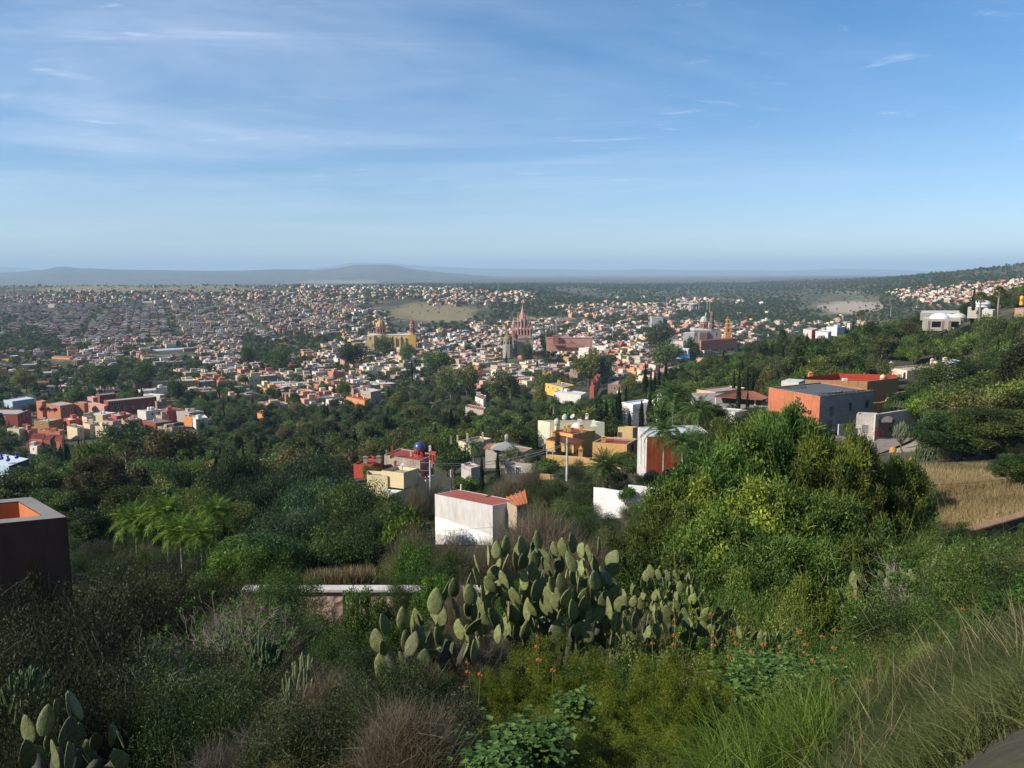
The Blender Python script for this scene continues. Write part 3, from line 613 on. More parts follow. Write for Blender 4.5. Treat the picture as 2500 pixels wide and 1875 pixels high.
# ------------------------------------------------------------------ cacti
def cactus_mat():
    m, n, l, b = newmat('cactus_skin'); t = n.new('ShaderNodeTexCoord')
    vo = n.new('ShaderNodeTexVoronoi'); vo.inputs['Scale'].default_value = 26.0; l.new(t.outputs['Object'], vo.inputs[0])
    oi = n.new('ShaderNodeObjectInfo')
    base = ramp(n, l, tnoise(n, l, 5, 5), [(.3, (.065, .09, .024)), (.5, (.13, .15, .048)), (.66, (.21, .215, .085)), (.8, (.22, .16, .08))])
    hs = n.new('ShaderNodeHueSaturation'); mr = n.new('ShaderNodeMapRange'); mr.inputs[3].default_value = .55; mr.inputs[4].default_value = 1.3; l.new(oi.outputs['Random'], mr.inputs[0]); l.new(mr.outputs[0], hs.inputs['Value']); l.new(base, hs.inputs['Color'])
    dots = ramp(n, l, vo.outputs['Distance'], [(.12, (1, 1, 1)), (.26, (0, 0, 0))])
    l.new(mixc(n, l, dots, hs.outputs[0], (.34, .33, .22)), b.inputs['Base Color']); b.inputs['Roughness'].default_value = .6
    bump(n, l, b, vo.outputs['Distance'], .35, .01); return m
CACT = cactus_mat()
def pad_mesh(seed, asp):
    """pad from its joint at the origin up +z, length 1, thin along y"""
    rng = random.Random(seed); b = B(); n = 18; rings = 9
    for i in range(rings+1):
        s = i/rings; z = s; w_ = asp*(math.sin(math.pi*min(1, (s*.94+.05))**.78)**.72); th = .055*(.35+math.sin(math.pi*s)**.5*.65) if 0 < i < rings else .02
        if i == rings: w_ *= .35; z = .985
        bend = .03*math.sin(s*3+seed)
        b.verts([(w_*math.cos(2*math.pi*k/n)*(1+.03*math.sin(k*2.3+seed)), bend+th*math.sin(2*math.pi*k/n), z) for k in range(n)])
    for i in range(rings):
        for k in range(n): k2 = (k+1) % n; b.face(i*n+k, i*n+k2, (i+1)*n+k2, (i+1)*n+k)
    b.face(*[rings*n+k for k in range(n)]); return b.build('pad', CACT, smooth=True)
PADS = [pad_mesh(i, a) for i, a in enumerate((.30, .27, .34, .24, .31))]
def nopal(label, outline, D, pad=.36, seed=1, nmax=98, base=None, group=None, dd=.9):
    """outline: [(u, vtop)] skyline of the plant in the photo, base: v of its foot"""
    rng = random.Random(seed); us = [p[0] for p in outline]; u0, u1 = us[0], us[-1]; uc = (u0+u1)/2
    fx = pt(uc, base, D); t = thing('prickly_pear', label, 'cactus', (fx.x, D, fx.z), group=group); k = 0
    inv = Vector(t.location); st = B()
    def sky(u): return float(np.interp(u, us, [p[1] for p in outline]))
    hpx = pad*F/D; cols = max(3, int((u1-u0)/(hpx*.40)))
    todo = []
    for c in range(cols):
        u = u0+(c+.5)/cols*(u1-u0)+rng.uniform(-.1, .1)*hpx; top = sky(u); nlev = max(1, int((base-top)/(hpx*.80)))
        for j in range(nlev):
            v = top+hpx*((j+1)*.80-.02)+rng.uniform(-.12, .12)*hpx
            if v < base+hpx*.3: todo.append((j, u+rng.uniform(-.22, .22)*hpx*(j > 0), min(v, base+hpx*.2), c))
    todo.sort(key=lambda q: q[0]+rng.random()*.5); todo = todo[:nmax]
    for j, u, v, c in todo:
        dep = D+rng.uniform(-.45, .45)*dd*(1 if j else .6)+(.0 if j == 0 else -.1*j*pad)
        p = pt(u, v, dep)-inv; o = link('pad', PADS[rng.randrange(5)], t, p)
        lean = (u-uc)/(u1-u0)*.9; s = pad*rng.uniform(.86, 1.16)
        o.rotation_euler = Euler((rng.gauss(-.05, .22), lean*.6+rng.gauss(0, .2), rng.gauss(.35, 1.0)), 'ZYX'); o.scale = (s*rng.uniform(.9, 1.15), s, s)
    for k in range(5):
        u = u0+(k+.5)/5*(u1-u0); q = pt(u, sky(u)+(base-sky(u))*.62, D+.15)-inv; st.tube([(0+(q.x)*.6, 0, -.3), (q.x*.8, .05, q.z*.4), q], [.08, .06, .04], 7)
    link('trunk', st.build('trunk', flat('old_cactus_wood', (.055, .058, .036), .85), smooth=True), t); return t
def ribbed(h, r, n=7, rings=9):
    b = B(); m = n*2
    for i in range(rings+1):
        s = i/rings; rr = r*(1 if s < .85 else math.sqrt(max(.02, 1-((s-.85)/.15)**2))); b.verts([(rr*(1 if k % 2 else .78)*math.cos(math.pi*k/n), rr*(1 if k % 2 else .78)*math.sin(math.pi*k/n), h*s) for k in range(m)])
    for i in range(rings):
        for k in range(m): k2 = (k+1) % m; b.face(i*m+k, i*m+k2, (i+1)*m+k2, (i+1)*m+k)
    b.face(*[rings*m+k for k in range(m)]); return b
RIBMAT = flat('ribbed_cactus_skin', (.068, .105, .038), .6)
RIBPALE = flat('pale_cactus_skin', (.15, .185, .085), .6)
RIBDARK = flat('dark_cactus_skin', (.045, .05, .03), .7)
ARM = {k: ribbed(1, .075, 6, 7).build('arm', m) for k, m in (('n', RIBMAT), ('p', RIBPALE), ('d', RIBDARK))}
def candelabra(label, u, vtop, D, wpx, seed=1, n=70, arm=.9, kind='n', vbase=None, group=None, thick=1.0, tint=None):
    rng = random.Random(seed); x, y, z = gxy(u, D); p = pt(u, vtop, D)
    if vbase: z = pt(u, vbase, D).z
    hh = p.z-z; W_ = wpx*D/F/2; t = thing('candelabra_cactus', label, 'cactus', (p.x, D, z), group=group)
    b = B(); b.tube([(0, 0, -.5), (0, 0, hh*.35)], [.22*thick, .18*thick], 8)
    for k in range(n):
        a_ = k*2.4; f = math.sqrt((k+.5)/n); r_ = W_*f*.82; top = hh*(1-.42*f*f)*rng.uniform(.88, 1.0); L = min(arm*rng.uniform(.7, 1.2), top*.7)
        q = Vector((r_*math.cos(a_), r_*math.sin(a_), top-L)); o = link('arm', ARM[kind], t, q); sx_ = thick*rng.uniform(.9, 1.2)
        o.scale = (sx_, sx_, L); o.rotation_euler = (rng.gauss(0, .1)-.28*f*math.sin(a_), .28*f*math.cos(a_)+rng.gauss(0, .1), rng.uniform(0, 3))
        if k % 3 == 0: b.tube([(0, 0, hh*.15), (r_*.5*math.cos(a_), r_*.5*math.sin(a_), hh*.3), q], [.12*thick, .09*thick, .06*thick], 6, cap=False)
    link('trunk', b.build('trunk', bark, smooth=True), t); return t
def organ(label, u, vtop, vbase, D, wpx, group=None, kind='d'):
    q = pt(u, vbase, D); p = pt(u, vtop, D); t = thing('organ_cactus', label, 'cactus', (q.x, D, q.z-.4), group=group)
    r = wpx*D/F/2; bb = ribbed(p.z-q.z+.4, r, 7, 8); link('stem', bb.build('stem', RIBDARK if kind == 'd' else RIBMAT, smooth=False), t); return t
# ------------------------------------------------------------------ buildings
OCC = []       # (u0,u1,v0,v1,D,keep_clear) rectangles for visibility and for keeping sight lines open
FOOT = []      # (x,y,radius) ground already taken
dark = flat('dark_opening', (.015, .014, .014), .5)
glass = flat('window_glass', (.03, .04, .05), .15, spec=.6)
whitep = plaster((.70, .68, .64), .25); creamp = plaster((.62, .52, .34), .25)
metal_g = flat('grey_metal', (.32, .33, .34), .45, .3)
concrete = plaster((.36, .34, .31), .4); roofgrey = plaster((.34, .32, .30), .45); redroof = plaster((.30, .055, .035), .35)
stonew = brick_mat('pale_stone_blocks', (.40, .37, .33), (.33, .31, .28), (.24, .22, .2), 1.0, .6, .3, .02)
rubble = plaster((.42, .35, .28), .8, key='rubble')
class House:
    def __init__(s, name, label, cat, px, D, h, mats, par=.45, rim=.28, group=None, parent=None, part='wall', keep=1, z0=None):
        """px: roof-edge corners in the photo, nearest first, then to its right, then to its left"""
        P0 = pt(px[0][0], px[0][1], D); z0 = P0.z if z0 is None else z0
        P0 = on_z(*px[0], z0); P1 = on_z(*px[1], z0); P3 = on_z(*px[2], z0)
        s.c = [P0, P1, P1+P3-P0, P3]; s.z0 = z0; s.D = D
        cx = sum(p.x for p in s.c)/4; cyy = sum(p.y for p in s.c)/4; s.h = h
        if parent is None:
            s.t = thing(name, label, cat, (cx, cyy, z0-h), 0, group); s.off = Vector((cx, cyy, z0-h)); s.root = s
        else: s.t = parent.t; s.off = parent.off; s.root = parent
        s.mats = mats if isinstance(mats, (list, tuple)) else [mats, mats, roofgrey]
        c = [p-s.off for p in s.c]; zt = z0-s.off.z; zb = zt-h; b = B(); n = 4
        ctr = sum(c, Vector())/4; ins = [Vector((0, 0, 0))]*4
        e = [(c[(i+1) % 4]-c[i]).normalized() for i in range(4)]
        ins = [c[i]+(e[i]-e[i-1])*rim for i in range(4)]
        base = b.verts([(p.x, p.y, zb) for p in c]+[(p.x, p.y, zt) for p in c]+[(p.x, p.y, zt) for p in ins]+[(p.x, p.y, zt-par-.02) for p in ins])
        for i in range(4):
            j = (i+1) % 4; b.mat(0); b.face(base+i, base+j, base+4+j, base+4+i); b.face(base+8+j, base+8+i, base+12+i, base+12+j)
            b.mat(1); b.face(base+4+i, base+4+j, base+8+j, base+8+i)
        s.wall = link(part, b.build(part, s.mats[:2]), s.t); b = B(); q = b.verts([(p.x, p.y, zt-par) for p in ins]); b.face(q, q+1, q+2, q+3)
        s.roof = link('roof', b.build('roof', s.mats[2]), s.wall if parent is not None else s.t)
        s.e = e; s.cl = c; s.zt = zt; s.par = par; s.pw = s.wall if parent is not None else s.t
        for p in [px[0], px[1], px[2]]: pass
        us = [pix(p.x, p.y, z0)[0] for p in s.c]; vs = [pix(p.x, p.y, z0)[1] for p in s.c]
        OCC.append((min(us), max(us), min(vs), max(vs)+h*F/D*.9, D, keep)); FOOT.append((cx, cyy, max((p-Vector((cx, cyy, z0))).length for p in s.c)+2.5))
    def win(s, edge, ts, drop, w_, h_, frame=None, pane=None, name='window', fw=.09, bars=1, sill=True):
        for t in (ts if hasattr(ts, '__len__') else [ts]):
            a, b_ = s.cl[edge], s.cl[(edge+1) % 4]; e = s.e[edge]; nrm = Vector((e.y, -e.x, 0)); c = a.lerp(b_, t); c.z = s.zt-drop-h_; b = B()
            def bx(u0, u1, z0, z1, d, mi):
                b.mat(mi); q = [c+e*u0, c+e*u1]; v = b.verts([(p.x+nrm.x*k, p.y+nrm.y*k, c.z+z) for z in (z0, z1) for p, k in ((q[0], -.03), (q[1], -.03), (q[1], d), (q[0], d))])
                for i in range(4): j = (i+1) % 4; b.face(v+j, v+i, v+4+i, v+4+j)
                b.face(v+7, v+6, v+5, v+4); b.face(v, v+1, v+2, v+3)
            bx(-w_/2, w_/2, 0, h_, .02, 1); f = fw
            bx(-w_/2-f, -w_/2, 0, h_, .07, 0); bx(w_/2, w_/2+f, 0, h_, .07, 0); bx(-w_/2-f, w_/2+f, h_, h_+f, .08, 0)
            if sill: bx(-w_/2-f, w_/2+f, -f, 0, .12, 0)
            for k in range(bars): xx = -w_/2+w_*(k+1)/(bars+1); bx(xx-.025, xx+.025, 0, h_, .045, 0)
            link(name, b.build(name, [frame or whitep, pane or glass]), s.pw)
        return s
    def local(s, p): return p-s.off
def at_px(u, v, D): return pt(u, v, D)
def child(root, name, b, mat, smooth=False): return link(name, b.build(name, mat, smooth), root.pw if hasattr(root, 'pw') else root)
def bellchimney(h, u, vt, vb, D, wpx, mat, capm=None, name='chimney'):
    p = h.root.local(pt(u, vb, D)); H_ = (vb-vt)*F**-1*D; w_ = wpx*D/F; b = B()
    bz = H_*.55; b.box((p.x, p.y, p.z-.3), (w_, w_*.8, bz+.3))
    b.box((p.x-w_*.38, p.y, p.z+bz), (w_*.22, w_*.7, H_*.18)); b.box((p.x+w_*.38, p.y, p.z+bz), (w_*.22, w_*.7, H_*.18)); b.box((p.x, p.y, p.z+bz), (w_*.14, w_*.7, H_*.18))
    b.mat(1); b.box((p.x, p.y+w_*.1, p.z+bz), (w_*.6, w_*.3, H_*.18)); b.mat(0)
    b.box((p.x, p.y, p.z+bz+H_*.18), (w_*1.12, w_*.9, H_*.05), top=True); b.lathe([(w_*.55, 0), (w_*.30, H_*.1), (w_*.12, H_*.17), (.02, H_*.22)], 4, (p.x, p.y, p.z+bz+H_*.22), math.pi/4)
    link(name, b.build(name, [mat, dark]), h.t)
def squarechimney(h, u, vt, vb, D, wpx, mat, name='chimney', cap=True):
    p = h.root.local(pt(u, vb, D)); H_ = (vb-vt)/F*D; w_ = wpx*D/F; b = B(); b.box((p.x, p.y, p.z-.4), (w_*.8, w_*.8, H_*.8+.4))
    b.box((p.x, p.y, p.z+H_*.8), (w_, w_, H_*.07))
    if cap: b.mat(1); b.box((p.x, p.y, p.z+H_*.87), (w_*.6, w_*.6, H_*.05)); b.mat(0); b.lathe([(w_*.55, 0), (.03, H_*.13)], 4, (p.x, p.y, p.z+H_*.92), math.pi/4)
    link(name, b.build(name, [mat, dark]), h.t)
def cupola(h, u, vt, vd, vb, D, wpx, drum, dome, n=8, name='cupola', openings=True, finial=True, vr=1.0):
    """drum from vb to vd, dome from vd to vt; centre depth D"""
    p = h.root.local(pt(u, vb, D)); r = wpx*D/F/2; hd = (vb-vd)/F*D; hh = (vd-vt)/F*D; b = B()
    b.lathe([(r*.95, -1.2), (r*.95, hd*.9), (r*1.06, hd*.92), (r*1.06, hd)], n, p, math.pi/n)
    if openings and hd > 0:
        for k in range(n):
            a_ = 2*math.pi*k/n+math.pi/n*2; rr = r*.95*math.cos(math.pi/n); c = (p.x+math.cos(a_)*rr, p.y+math.sin(a_)*rr, p.z+hd*.22); b.mat(1).box(c, (.04, r*.34, hd*.48), a_); b.mat(0)
    o = link(name, b.build(name, [drum, dark]), h.t); b = B(); prof = [(r*math.cos(q), hd+hh*math.sin(q)) for q in np.linspace(0, math.pi/2*.98, 9)]
    b.lathe([(r*1.0, hd-.05)]+prof, max(n, 20) if n > 8 else 16, p)
    if finial: b.lathe([(r*.08, 0), (r*.1, hh*.08), (.02, hh*.3)], 5, (p.x, p.y, p.z+hd+hh*.97))
    link('dome', b.build('dome', dome, smooth=True), o); return o
def dish(h, u, v, D, rpx, vb, top=None):
    p = pt(u, v, D); r = rpx*D/F; zb = pt(u, vb, D).z
    t = h.t if h else None; off = h.root.off if h else Vector((0, 0, 0)); p = p-off; b = B()
    N_ = Vector((-.55, -.35, .6)).normalized(); q = N_.to_track_quat('Z', 'Y'); vs = []
    for i in range(5):
        rr = r*i/4
        for k in range(16): w_ = q @ Vector((rr*math.cos(k*math.pi/8), rr*math.sin(k*math.pi/8), .25*r*(i/4)**2)); vs.append(p+w_)
    o = b.verts(vs)
    for i in range(4):
        for k in range(16): k2 = (k+1) % 16; b.face(o+i*16+k, o+i*16+k2, o+(i+1)*16+k2, o+(i+1)*16+k)
    b.tube([p+q@Vector((r*.9, 0, .2*r)), p+N_*r*.8], .03, 4); b.tube([(p.x, p.y, zb-off.z-.2), p], .07, 6); return link('satellite_dish', b.build('satellite_dish', flat('dish_grey', (.42, .42, .44), .5)), t)
def water_tank(h, u, v, D, wpx, col=(.03, .03, .035)):
    p = h.root.local(pt(u, v, D)); r = wpx*D/F/2; b = B(); b.lathe([(r, -.2), (r, r*1.6), (r*.8, r*2.0), (r*.3, r*2.2), (r*.3, r*2.35)], 12, p); link('water_tank', b.build('water_tank', flat('tank_plastic', col, .4)), h.t)
def tile_roof(h, q, mat, ribs=.34, thick=.14, name='tiled_roof', along=1, rw=.09):
    """q: four world corners; ribs run from edge q0-q1 to edge q3-q2 (along=1)"""
    o = h.root.off; q = [Vector(p)-o for p in q]; b = B(); n = (q[1]-q[0]).cross(q[3]-q[0]).normalized(); n = n if n.z > 0 else -n
    v = b.verts([tuple(p-n*thick) for p in q]+[tuple(p) for p in q])
    for i in range(4): j = (i+1) % 4; b.face(v+i, v+j, v+4+j, v+4+i)
    b.face(v+4, v+5, v+6, v+7); b.face(v+3, v+2, v+1, v)
    W_ = max((q[1]-q[0]).length, (q[2]-q[3]).length); m = max(2, int(W_/ribs))
    for k in range(m+1):
        t = k/m; a_ = q[0].lerp(q[1], t); c = q[3].lerp(q[2], t); L_ = (c-a_).length; ns = max(1, int(L_/.9))
        for s_ in range(ns):
            b.tube([a_.lerp(c, s_/ns)+n*.01, a_.lerp(c, (s_+1.04)/ns)+n*.045], rw, 5, cap=False)
    return link(name, b.build(name, mat), h.t)
def simple_parts(h, rng=None, tanks=0, doors=0): pass
TILE1 = tile_mat((.50, .17, .07)); TILE2 = tile_mat((.62, .26, .12)); TILE3 = tile_mat((.36, .15, .09))
def P3m(wall, rim, roof, d=.3): return [plaster(wall, d), plaster(rim, d), plaster(roof, .4) if isinstance(roof, tuple) else roof]
# ---- left foreground: dark red-brown roof-terrace block with pale stone coping
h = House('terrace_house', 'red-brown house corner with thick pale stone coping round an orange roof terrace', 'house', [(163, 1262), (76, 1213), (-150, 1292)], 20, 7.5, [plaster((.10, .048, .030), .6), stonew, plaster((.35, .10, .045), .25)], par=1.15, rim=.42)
h.cl
def reorder(): pass
b = B(); 
inner = []
# orange facing inside the parapet, one panel per side
for i in range(4):
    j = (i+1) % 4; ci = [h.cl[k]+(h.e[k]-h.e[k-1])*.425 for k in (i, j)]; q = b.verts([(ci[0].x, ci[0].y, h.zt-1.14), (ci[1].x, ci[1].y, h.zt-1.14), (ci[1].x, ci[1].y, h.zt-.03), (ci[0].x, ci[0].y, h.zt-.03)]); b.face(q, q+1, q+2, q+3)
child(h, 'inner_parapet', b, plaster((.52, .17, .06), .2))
# ---- white box building with red flat roof
WB = [plaster((.64, .61, .57), .35), plaster((.5, .48, .45), .3), plaster((.36, .10, .07), .45)]
h = House('white_building', 'plain white box building with flat red roof and a stub pipe', 'building', [(1202.6, 1235), (1262, 1222), (1061.5, 1206.5)], 80, 8.2, WB, par=.03, rim=.12)
c = h.cl
b = B(); p = h.local(pt(1126, 1212, 86)); b.tube([(p.x, p.y, h.zt-.2), (p.x, p.y, h.zt+.65)], .09, 8); child(h, 'vent_pipe', b, whitep)
for (a_, b_) in (((1103.8, 1196), (1062, 1206)), ((1184.5, 1213), (1202, 1209))):
    q0 = h.local(on_z(*a_, h.z0)); q1 = h.local(on_z(*b_, h.z0)); b = B(); b.tube([q0+Vector((0, 0, .05)), q1+Vector((0, 0, .05))], .07, 4); child(h, 'roof_edge', b, plaster((.22, .16, .14), .3))
# bright repainted wedge at the foot of the wall, and a hairline seam
a0 = h.cl[3]; a1 = h.cl[0]; e = h.e[3]; nrm = Vector((e.y, -e.x, 0)); Lw = (a1-a0).length
def wallpt(t, dz, o=.006): q = a0.lerp(a1, t); return (q.x+nrm.x*o, q.y+nrm.y*o, h.zt-dz)
b = B(); q = b.verts([wallpt(0, 2.55), wallpt(.14, 2.5), wallpt(.55, 2.85), wallpt(.999, 3.15), wallpt(.999, 3.9), wallpt(0, 4.4)]); b.face(q+5, q+4, q+3, q+2, q+1, q); child(h, 'repainted_panel', b, plaster((.80, .78, .75), .08))
# ---- tiled lean-to behind it
z_ = pt(1280, 1232, 78)
g = House('garden_shed', 'small shed roofed with ribbed terracotta tiles beside the white box building', 'shed', [(1262, 1238), (1290, 1227), (1238, 1225)], 79, 2.6, P3m((.42, .33, .24), (.4, .3, .2), (.3, .2, .15)), par=.02, rim=.05)
A_ = pt(1262, 1236, 78.5); B_ = pt(1287, 1230, 79); C_ = pt(1281, 1198, 84); D_ = pt(1237, 1214, 84); tile_roof(g, [A_, B_, C_, D_], TILE1, .42)
# ---- yellow house
Y = [plaster((.70, .57, .33), .15), plaster((.20, .12, .09), .3), roofgrey]
h = House('yellow_house', 'pale yellow house with stepped roof terraces and brown copings behind a concrete pole', 'house', [(956.7, 1208), (1019, 1182.7), (880, 1190)], 136, 5.5, Y, par=.5, rim=.22)
u_ = House('', '', '', [(985.3, 1154.7), (1022.7, 1143), (931.4, 1148.4)], 139, 2.9, Y, par=.6, rim=.2, parent=h, part='upper_room')
l_ = House('', '', '', [(946, 1162), (944, 1151), (896.6, 1159)], 140, 4.2, Y, par=.5, rim=.2, parent=h, part='side_room')
r_ = House('', '', '', [(1040, 1172), (1060, 1160), (1008, 1165)], 141, 4.2, Y, par=.5, rim=.2, parent=h, part='back_room')
h.win(0, [.25, .75], 1.0, 1.0, .25, plaster((.2, .12, .09)), dark, 'roof_spout', .05, 0)
dish(h, 982, 1136, 138, 6, 1150)
b = B(); q = h.local(pt(940, 1196, 137)); b.verts([]); v = b.verts([h.local(pt(941, 1193, 138)), h.local(pt(981, 1197, 138)), h.local(pt(960, 1206, 137)), h.local(pt(935, 1199, 137))]); b.face(v, v+1, v+2, v+3); child(h, 'shade_sail', b, whitep)
# ---- red house with blue tiled dome
RD = [plaster((.42, .065, .035), .3), plaster((.30, .05, .04), .3), redroof]; RS = [rubble, plaster((.36, .30, .26), .3), redroof]
h = House('red_house', 'brick red house with blue tiled dome over an arched drum', 'house', [(1025, 1125), (1062, 1108), (937.7, 1110.4)], 198, 6.5, RS, par=.25, rim=.25)
p2 = House('', '', '', [(905, 1137), (935, 1122), (863, 1133)], 196, 5, RD, par=.4, rim=.25, parent=h, part='side_wing')
p3 = House('', '', '', [(914, 1128), (934, 1118), (884, 1122)], 203, 5, RD, par=.4, rim=.25, parent=h, part='side_wing')
t_ = House('', '', '', [(1063, 1107), (1066, 1103), (1047, 1104)], 197, 5, RD, par=.2, rim=.2, parent=h, part='tower').win(3, [.3, .7], .5, .45, 1.5, redroof, dark, 'window', .05, 0)
BLUE = flat('blue_glazed_tiles', (.045, .07, .22), .3, spec=.5)
cupola(h, 1024.5, 1077, 1093.5, 1111, 204, 29, RD[0], BLUE, 12)
squarechimney(h, 957.6, 1089, 1111, 203, 7.5, RD[0]); squarechimney(h, 944, 1098, 1109, 203, 5.5, rubble); squarechimney(h, 1050, 1087, 1106, 200, 7, whitep); squarechimney(h, 965.5, 1123, 1142, 180, 6.5, RD[0]); squarechimney(h, 1003, 1099, 1110, 204, 6, creamp); squarechimney(h, 1029, 1104, 1118, 200, 7, RD[0])
for uu, vv in ((893, 1113), (925, 1112)): squarechimney(h, uu, vv, vv+14, 200, 13, rubble)
# ---- grey house with stone cupola
GY = [plaster((.34, .31, .26), .2), plaster((.44, .41, .36), .2), plaster((.36, .20, .14), .3)]
h = House('grey_house', 'grey plastered house with railed terrace and one tall white-framed window', 'house', [(1305, 1134), (1319, 1126), (1232, 1125.6)], 165, 5.0, GY, par=.3, rim=.3)
h.win(3, [.47], .95, 1.15, 2.1, whitep, glass, 'window', .14, 2)
u_ = House('', '', '', [(1262, 1110), (1300, 1094), (1185, 1098)], 178, 5.0, GY, par=.2, rim=.2, parent=h, part='main_hall')
p = pt(1237.7, 1079, 192); b = B(); q = [h.local(pt(*x)) for x in ((1195, 1097, 180), (1268, 1106, 178), (1290, 1092, 198), (1205, 1084, 200))]; ap = h.local(pt(1238, 1078, 190))
v = b.verts(q+[ap]); [b.face(v+i, v+(i+1) % 4, v+4) for i in range(4)]; child(h, 'hipped_roof', b, plaster((.36, .34, .31), .3))
cupola(h, 1237.7, 1059, 1065, 1080, 190, 13, plaster((.33, .30, .27), .3), plaster((.30, .28, .26), .3), 8)
tile_roof(h, [pt(1180, 1095, 190), pt(1211, 1094, 190), pt(1221, 1079, 205), pt(1190, 1083, 205)], TILE2, .45)
bk = House('', '', '', [(1150, 1082), (1201, 1070), (1119, 1076)], 215, 4, [creamp, plaster((.4, .33, .27), .3), plaster((.30, .22, .18), .4)], par=.5, rim=.25, parent=h, part='back_wing')
for uu, v0, v1 in ((1101, 1064, 1080), (1117, 1062, 1076), (1141, 1057, 1075), (1178.5, 1055, 1075)): squarechimney(h, uu, v0, v1, 215, 5.5, creamp if uu > 1110 else rubble)
b = B()
for k in range(26): q = h.cl[3].lerp(h.cl[0], (k+.5)/26); b.tube([(q.x, q.y, h.zt), (q.x, q.y, h.zt+.75)], .025, 4)
b.tube([h.cl[3]+Vector((0, 0, .75)), h.cl[0]+Vector((0, 0, .75))], .03, 4); child(h, 'railing', b, dark)
for k, (uu, vv) in enumerate(((1247, 1123), (1262, 1125), (1268, 1122), (1280, 1126), (1290, 1124), (1255, 1120))):
    q = pt(uu, vv, 168); t = thing('flower_pot', 'clay pot with a small plant on the grey house terrace, %s along the railing' % ('first', 'second', 'third', 'fourth', 'fifth', 'sixth')[k], 'pot', (q.x, q.y, q.z-.35), group='clay pots on the grey terrace')
    b = B(); b.lathe([(.16, 0), (.26, .42), (.22, .42)], 8); link('pot', b.build('pot', TILE3), t); r0 = np.random.default_rng(k); V, Q, tt = cloud_leaves(r0, [(0, 0, .65)], [.34], 70, .16); link('crown', raw_mesh('crown', V, [Q], [G1], tint=tt), t)
h = House('planter_terrace', 'pale pink octagonal planter terrace with white rail between cypress and hedge', 'terrace', [(1150, 1143), (1172, 1137), (1126, 1133)], 150, 3.0, [plaster((.46, .39, .35), .4), plaster((.58, .55, .5), .3), plaster((.4, .25, .18), .3)], par=.3, rim=.35)
h.win(3, [.2, .5, .8], .35, .8, .35, plaster((.5, .36, .3)), plaster((.45, .32, .26)), 'frieze_panel', .05, 0, False)
# ---- pale green and ochre house with many roof cupolas
PG = [plaster((.60, .58, .42), .2), plaster((.58, .54, .46), .2), redroof]
h = House('pale_green_house', 'pale green and ochre house whose red roofs carry cupolas, a white dome and bell-gable chimneys', 'house', [(1342, 1031), (1476, 1031), (1313.4, 1026)], 205, 7, PG, par=.35, rim=.3)
h = h
OC = [plaster((.60, .36, .13), .3), plaster((.50, .40, .28), .2), redroof]
m_ = House('', '', '', [(1398, 1060), (1453.3, 1050.5), (1345, 1052)], 192, 7, OC, par=.25, rim=.25, parent=h, part='front_wing')
LG = plaster((.40, .45, .36), .2)
cupola(h, 1359.8, 1020.7, 1029.5, 1041, 203, 15.5, plaster((.66, .58, .38), .2), LG, 8); cupola(h, 1379.3, 1010.5, 1020, 1030, 212, 15.5, plaster((.66, .58, .38), .2), LG, 16)
cupola(h, 1410, 1031, 1046, 1048, 203, 31, whitep, whitep, 24, 'cupola', False, False)
for uu, v0, v1, d_, w_ in ((1353, 1047, 1068, 190, 9), (1388.7, 1033, 1052, 194, 8.5), (1419, 1031, 1053, 195, 8.5)): bellchimney(h, uu, v0, v1, d_, w_, OC[0])
bellchimney(h, 1379, 1037, 1050, 195, 6.5, OC[0]); bellchimney(h, 1433, 1007, 1021, 214, 7, plaster((.62, .56, .4)))
dish(h, 1398.3, 1017, 208, 7, 1031); dish(h, 1432, 1021, 206, 4.3, 1042)
b = B(); q = h.local(pt(1415, 1030, 206)); b.box((q.x, q.y, q.z-.4), (1.0, .8, 1.1)); child(h, 'roof_cooler', b, whitep)
# curved gable
b = B(); q0 = h.local(pt(1441, 1042, 203)); q1 = h.local(pt(1458, 1041, 201)); pr = [(0, 0), (0, .3), (.15, .5), (.28, 1.5), (.42, 2.05), (.58, 2.05), (.72, 1.5), (.85, .5), (1, .3), (1, 0)]
f_ = [(q0.lerp(q1, t)+Vector((0, 0, z*.85))) for t, z in pr]; nn_ = Vector((0, .35, 0)); v = b.verts(f_+[p+nn_ for p in f_]); m = len(f_)
b.face(*[v+m-1-i for i in range(m)][::-1]); b.face(*[v+m+i for i in range(m)][::-1]); [b.face(v+i, v+(i+1) % m, v+m+(i+1) % m, v+m+i) for i in range(m)]; child(h, 'curved_gable', b, plaster((.42, .46, .38), .2))
# ---- ochre garden room with terracotta roof
h = House('ochre_house', 'ochre house with sloping terracotta tile roof and wide glazed veranda', 'house', [(1398, 1096), (1424, 1083), (1334, 1088)], 182, 5.5, OC, par=.05, rim=.2)
q = [pt(1333, 1072.8, 183), pt(1400.5, 1086.8, 178), pt(1427, 1076, 190), pt(1364, 1060.5, 196)]; tile_roof(h, [q[1], q[0], q[3], q[2]], TILE2, .42)
b = B(); w0 = h.local(q[0]); w1 = h.local(q[1]); w2 = h.local(q[2]); v = b.verts([(w0.x, w0.y+.15, w0.z-.1), (w1.x, w1.y+.15, w1.z-.1), (w1.x, w1.y+.15, h.zt-.1), (w0.x, w0.y+.15, h.zt-.3), (w2.x, w2.y, w2.z-.1), (w2.x, w2.y, h.zt-.1)]); b.face(v, v+3, v+2, v+1); b.face(v+1, v+2, v+5, v+4); child(h, 'gable_wall', b, OC[0])
h.win(3, [.13, .36, .6, .83], .25, 1.25, 1.0, plaster((.2, .15, .12)), flat('bright_pane', (.45, .50, .50), .2), 'window', .05, 0, False)
h.win(3, [.13, .36, .6, .83], 1.3, 1.25, .75, plaster((.2, .15, .12)), dark, 'window', .05, 0, False)
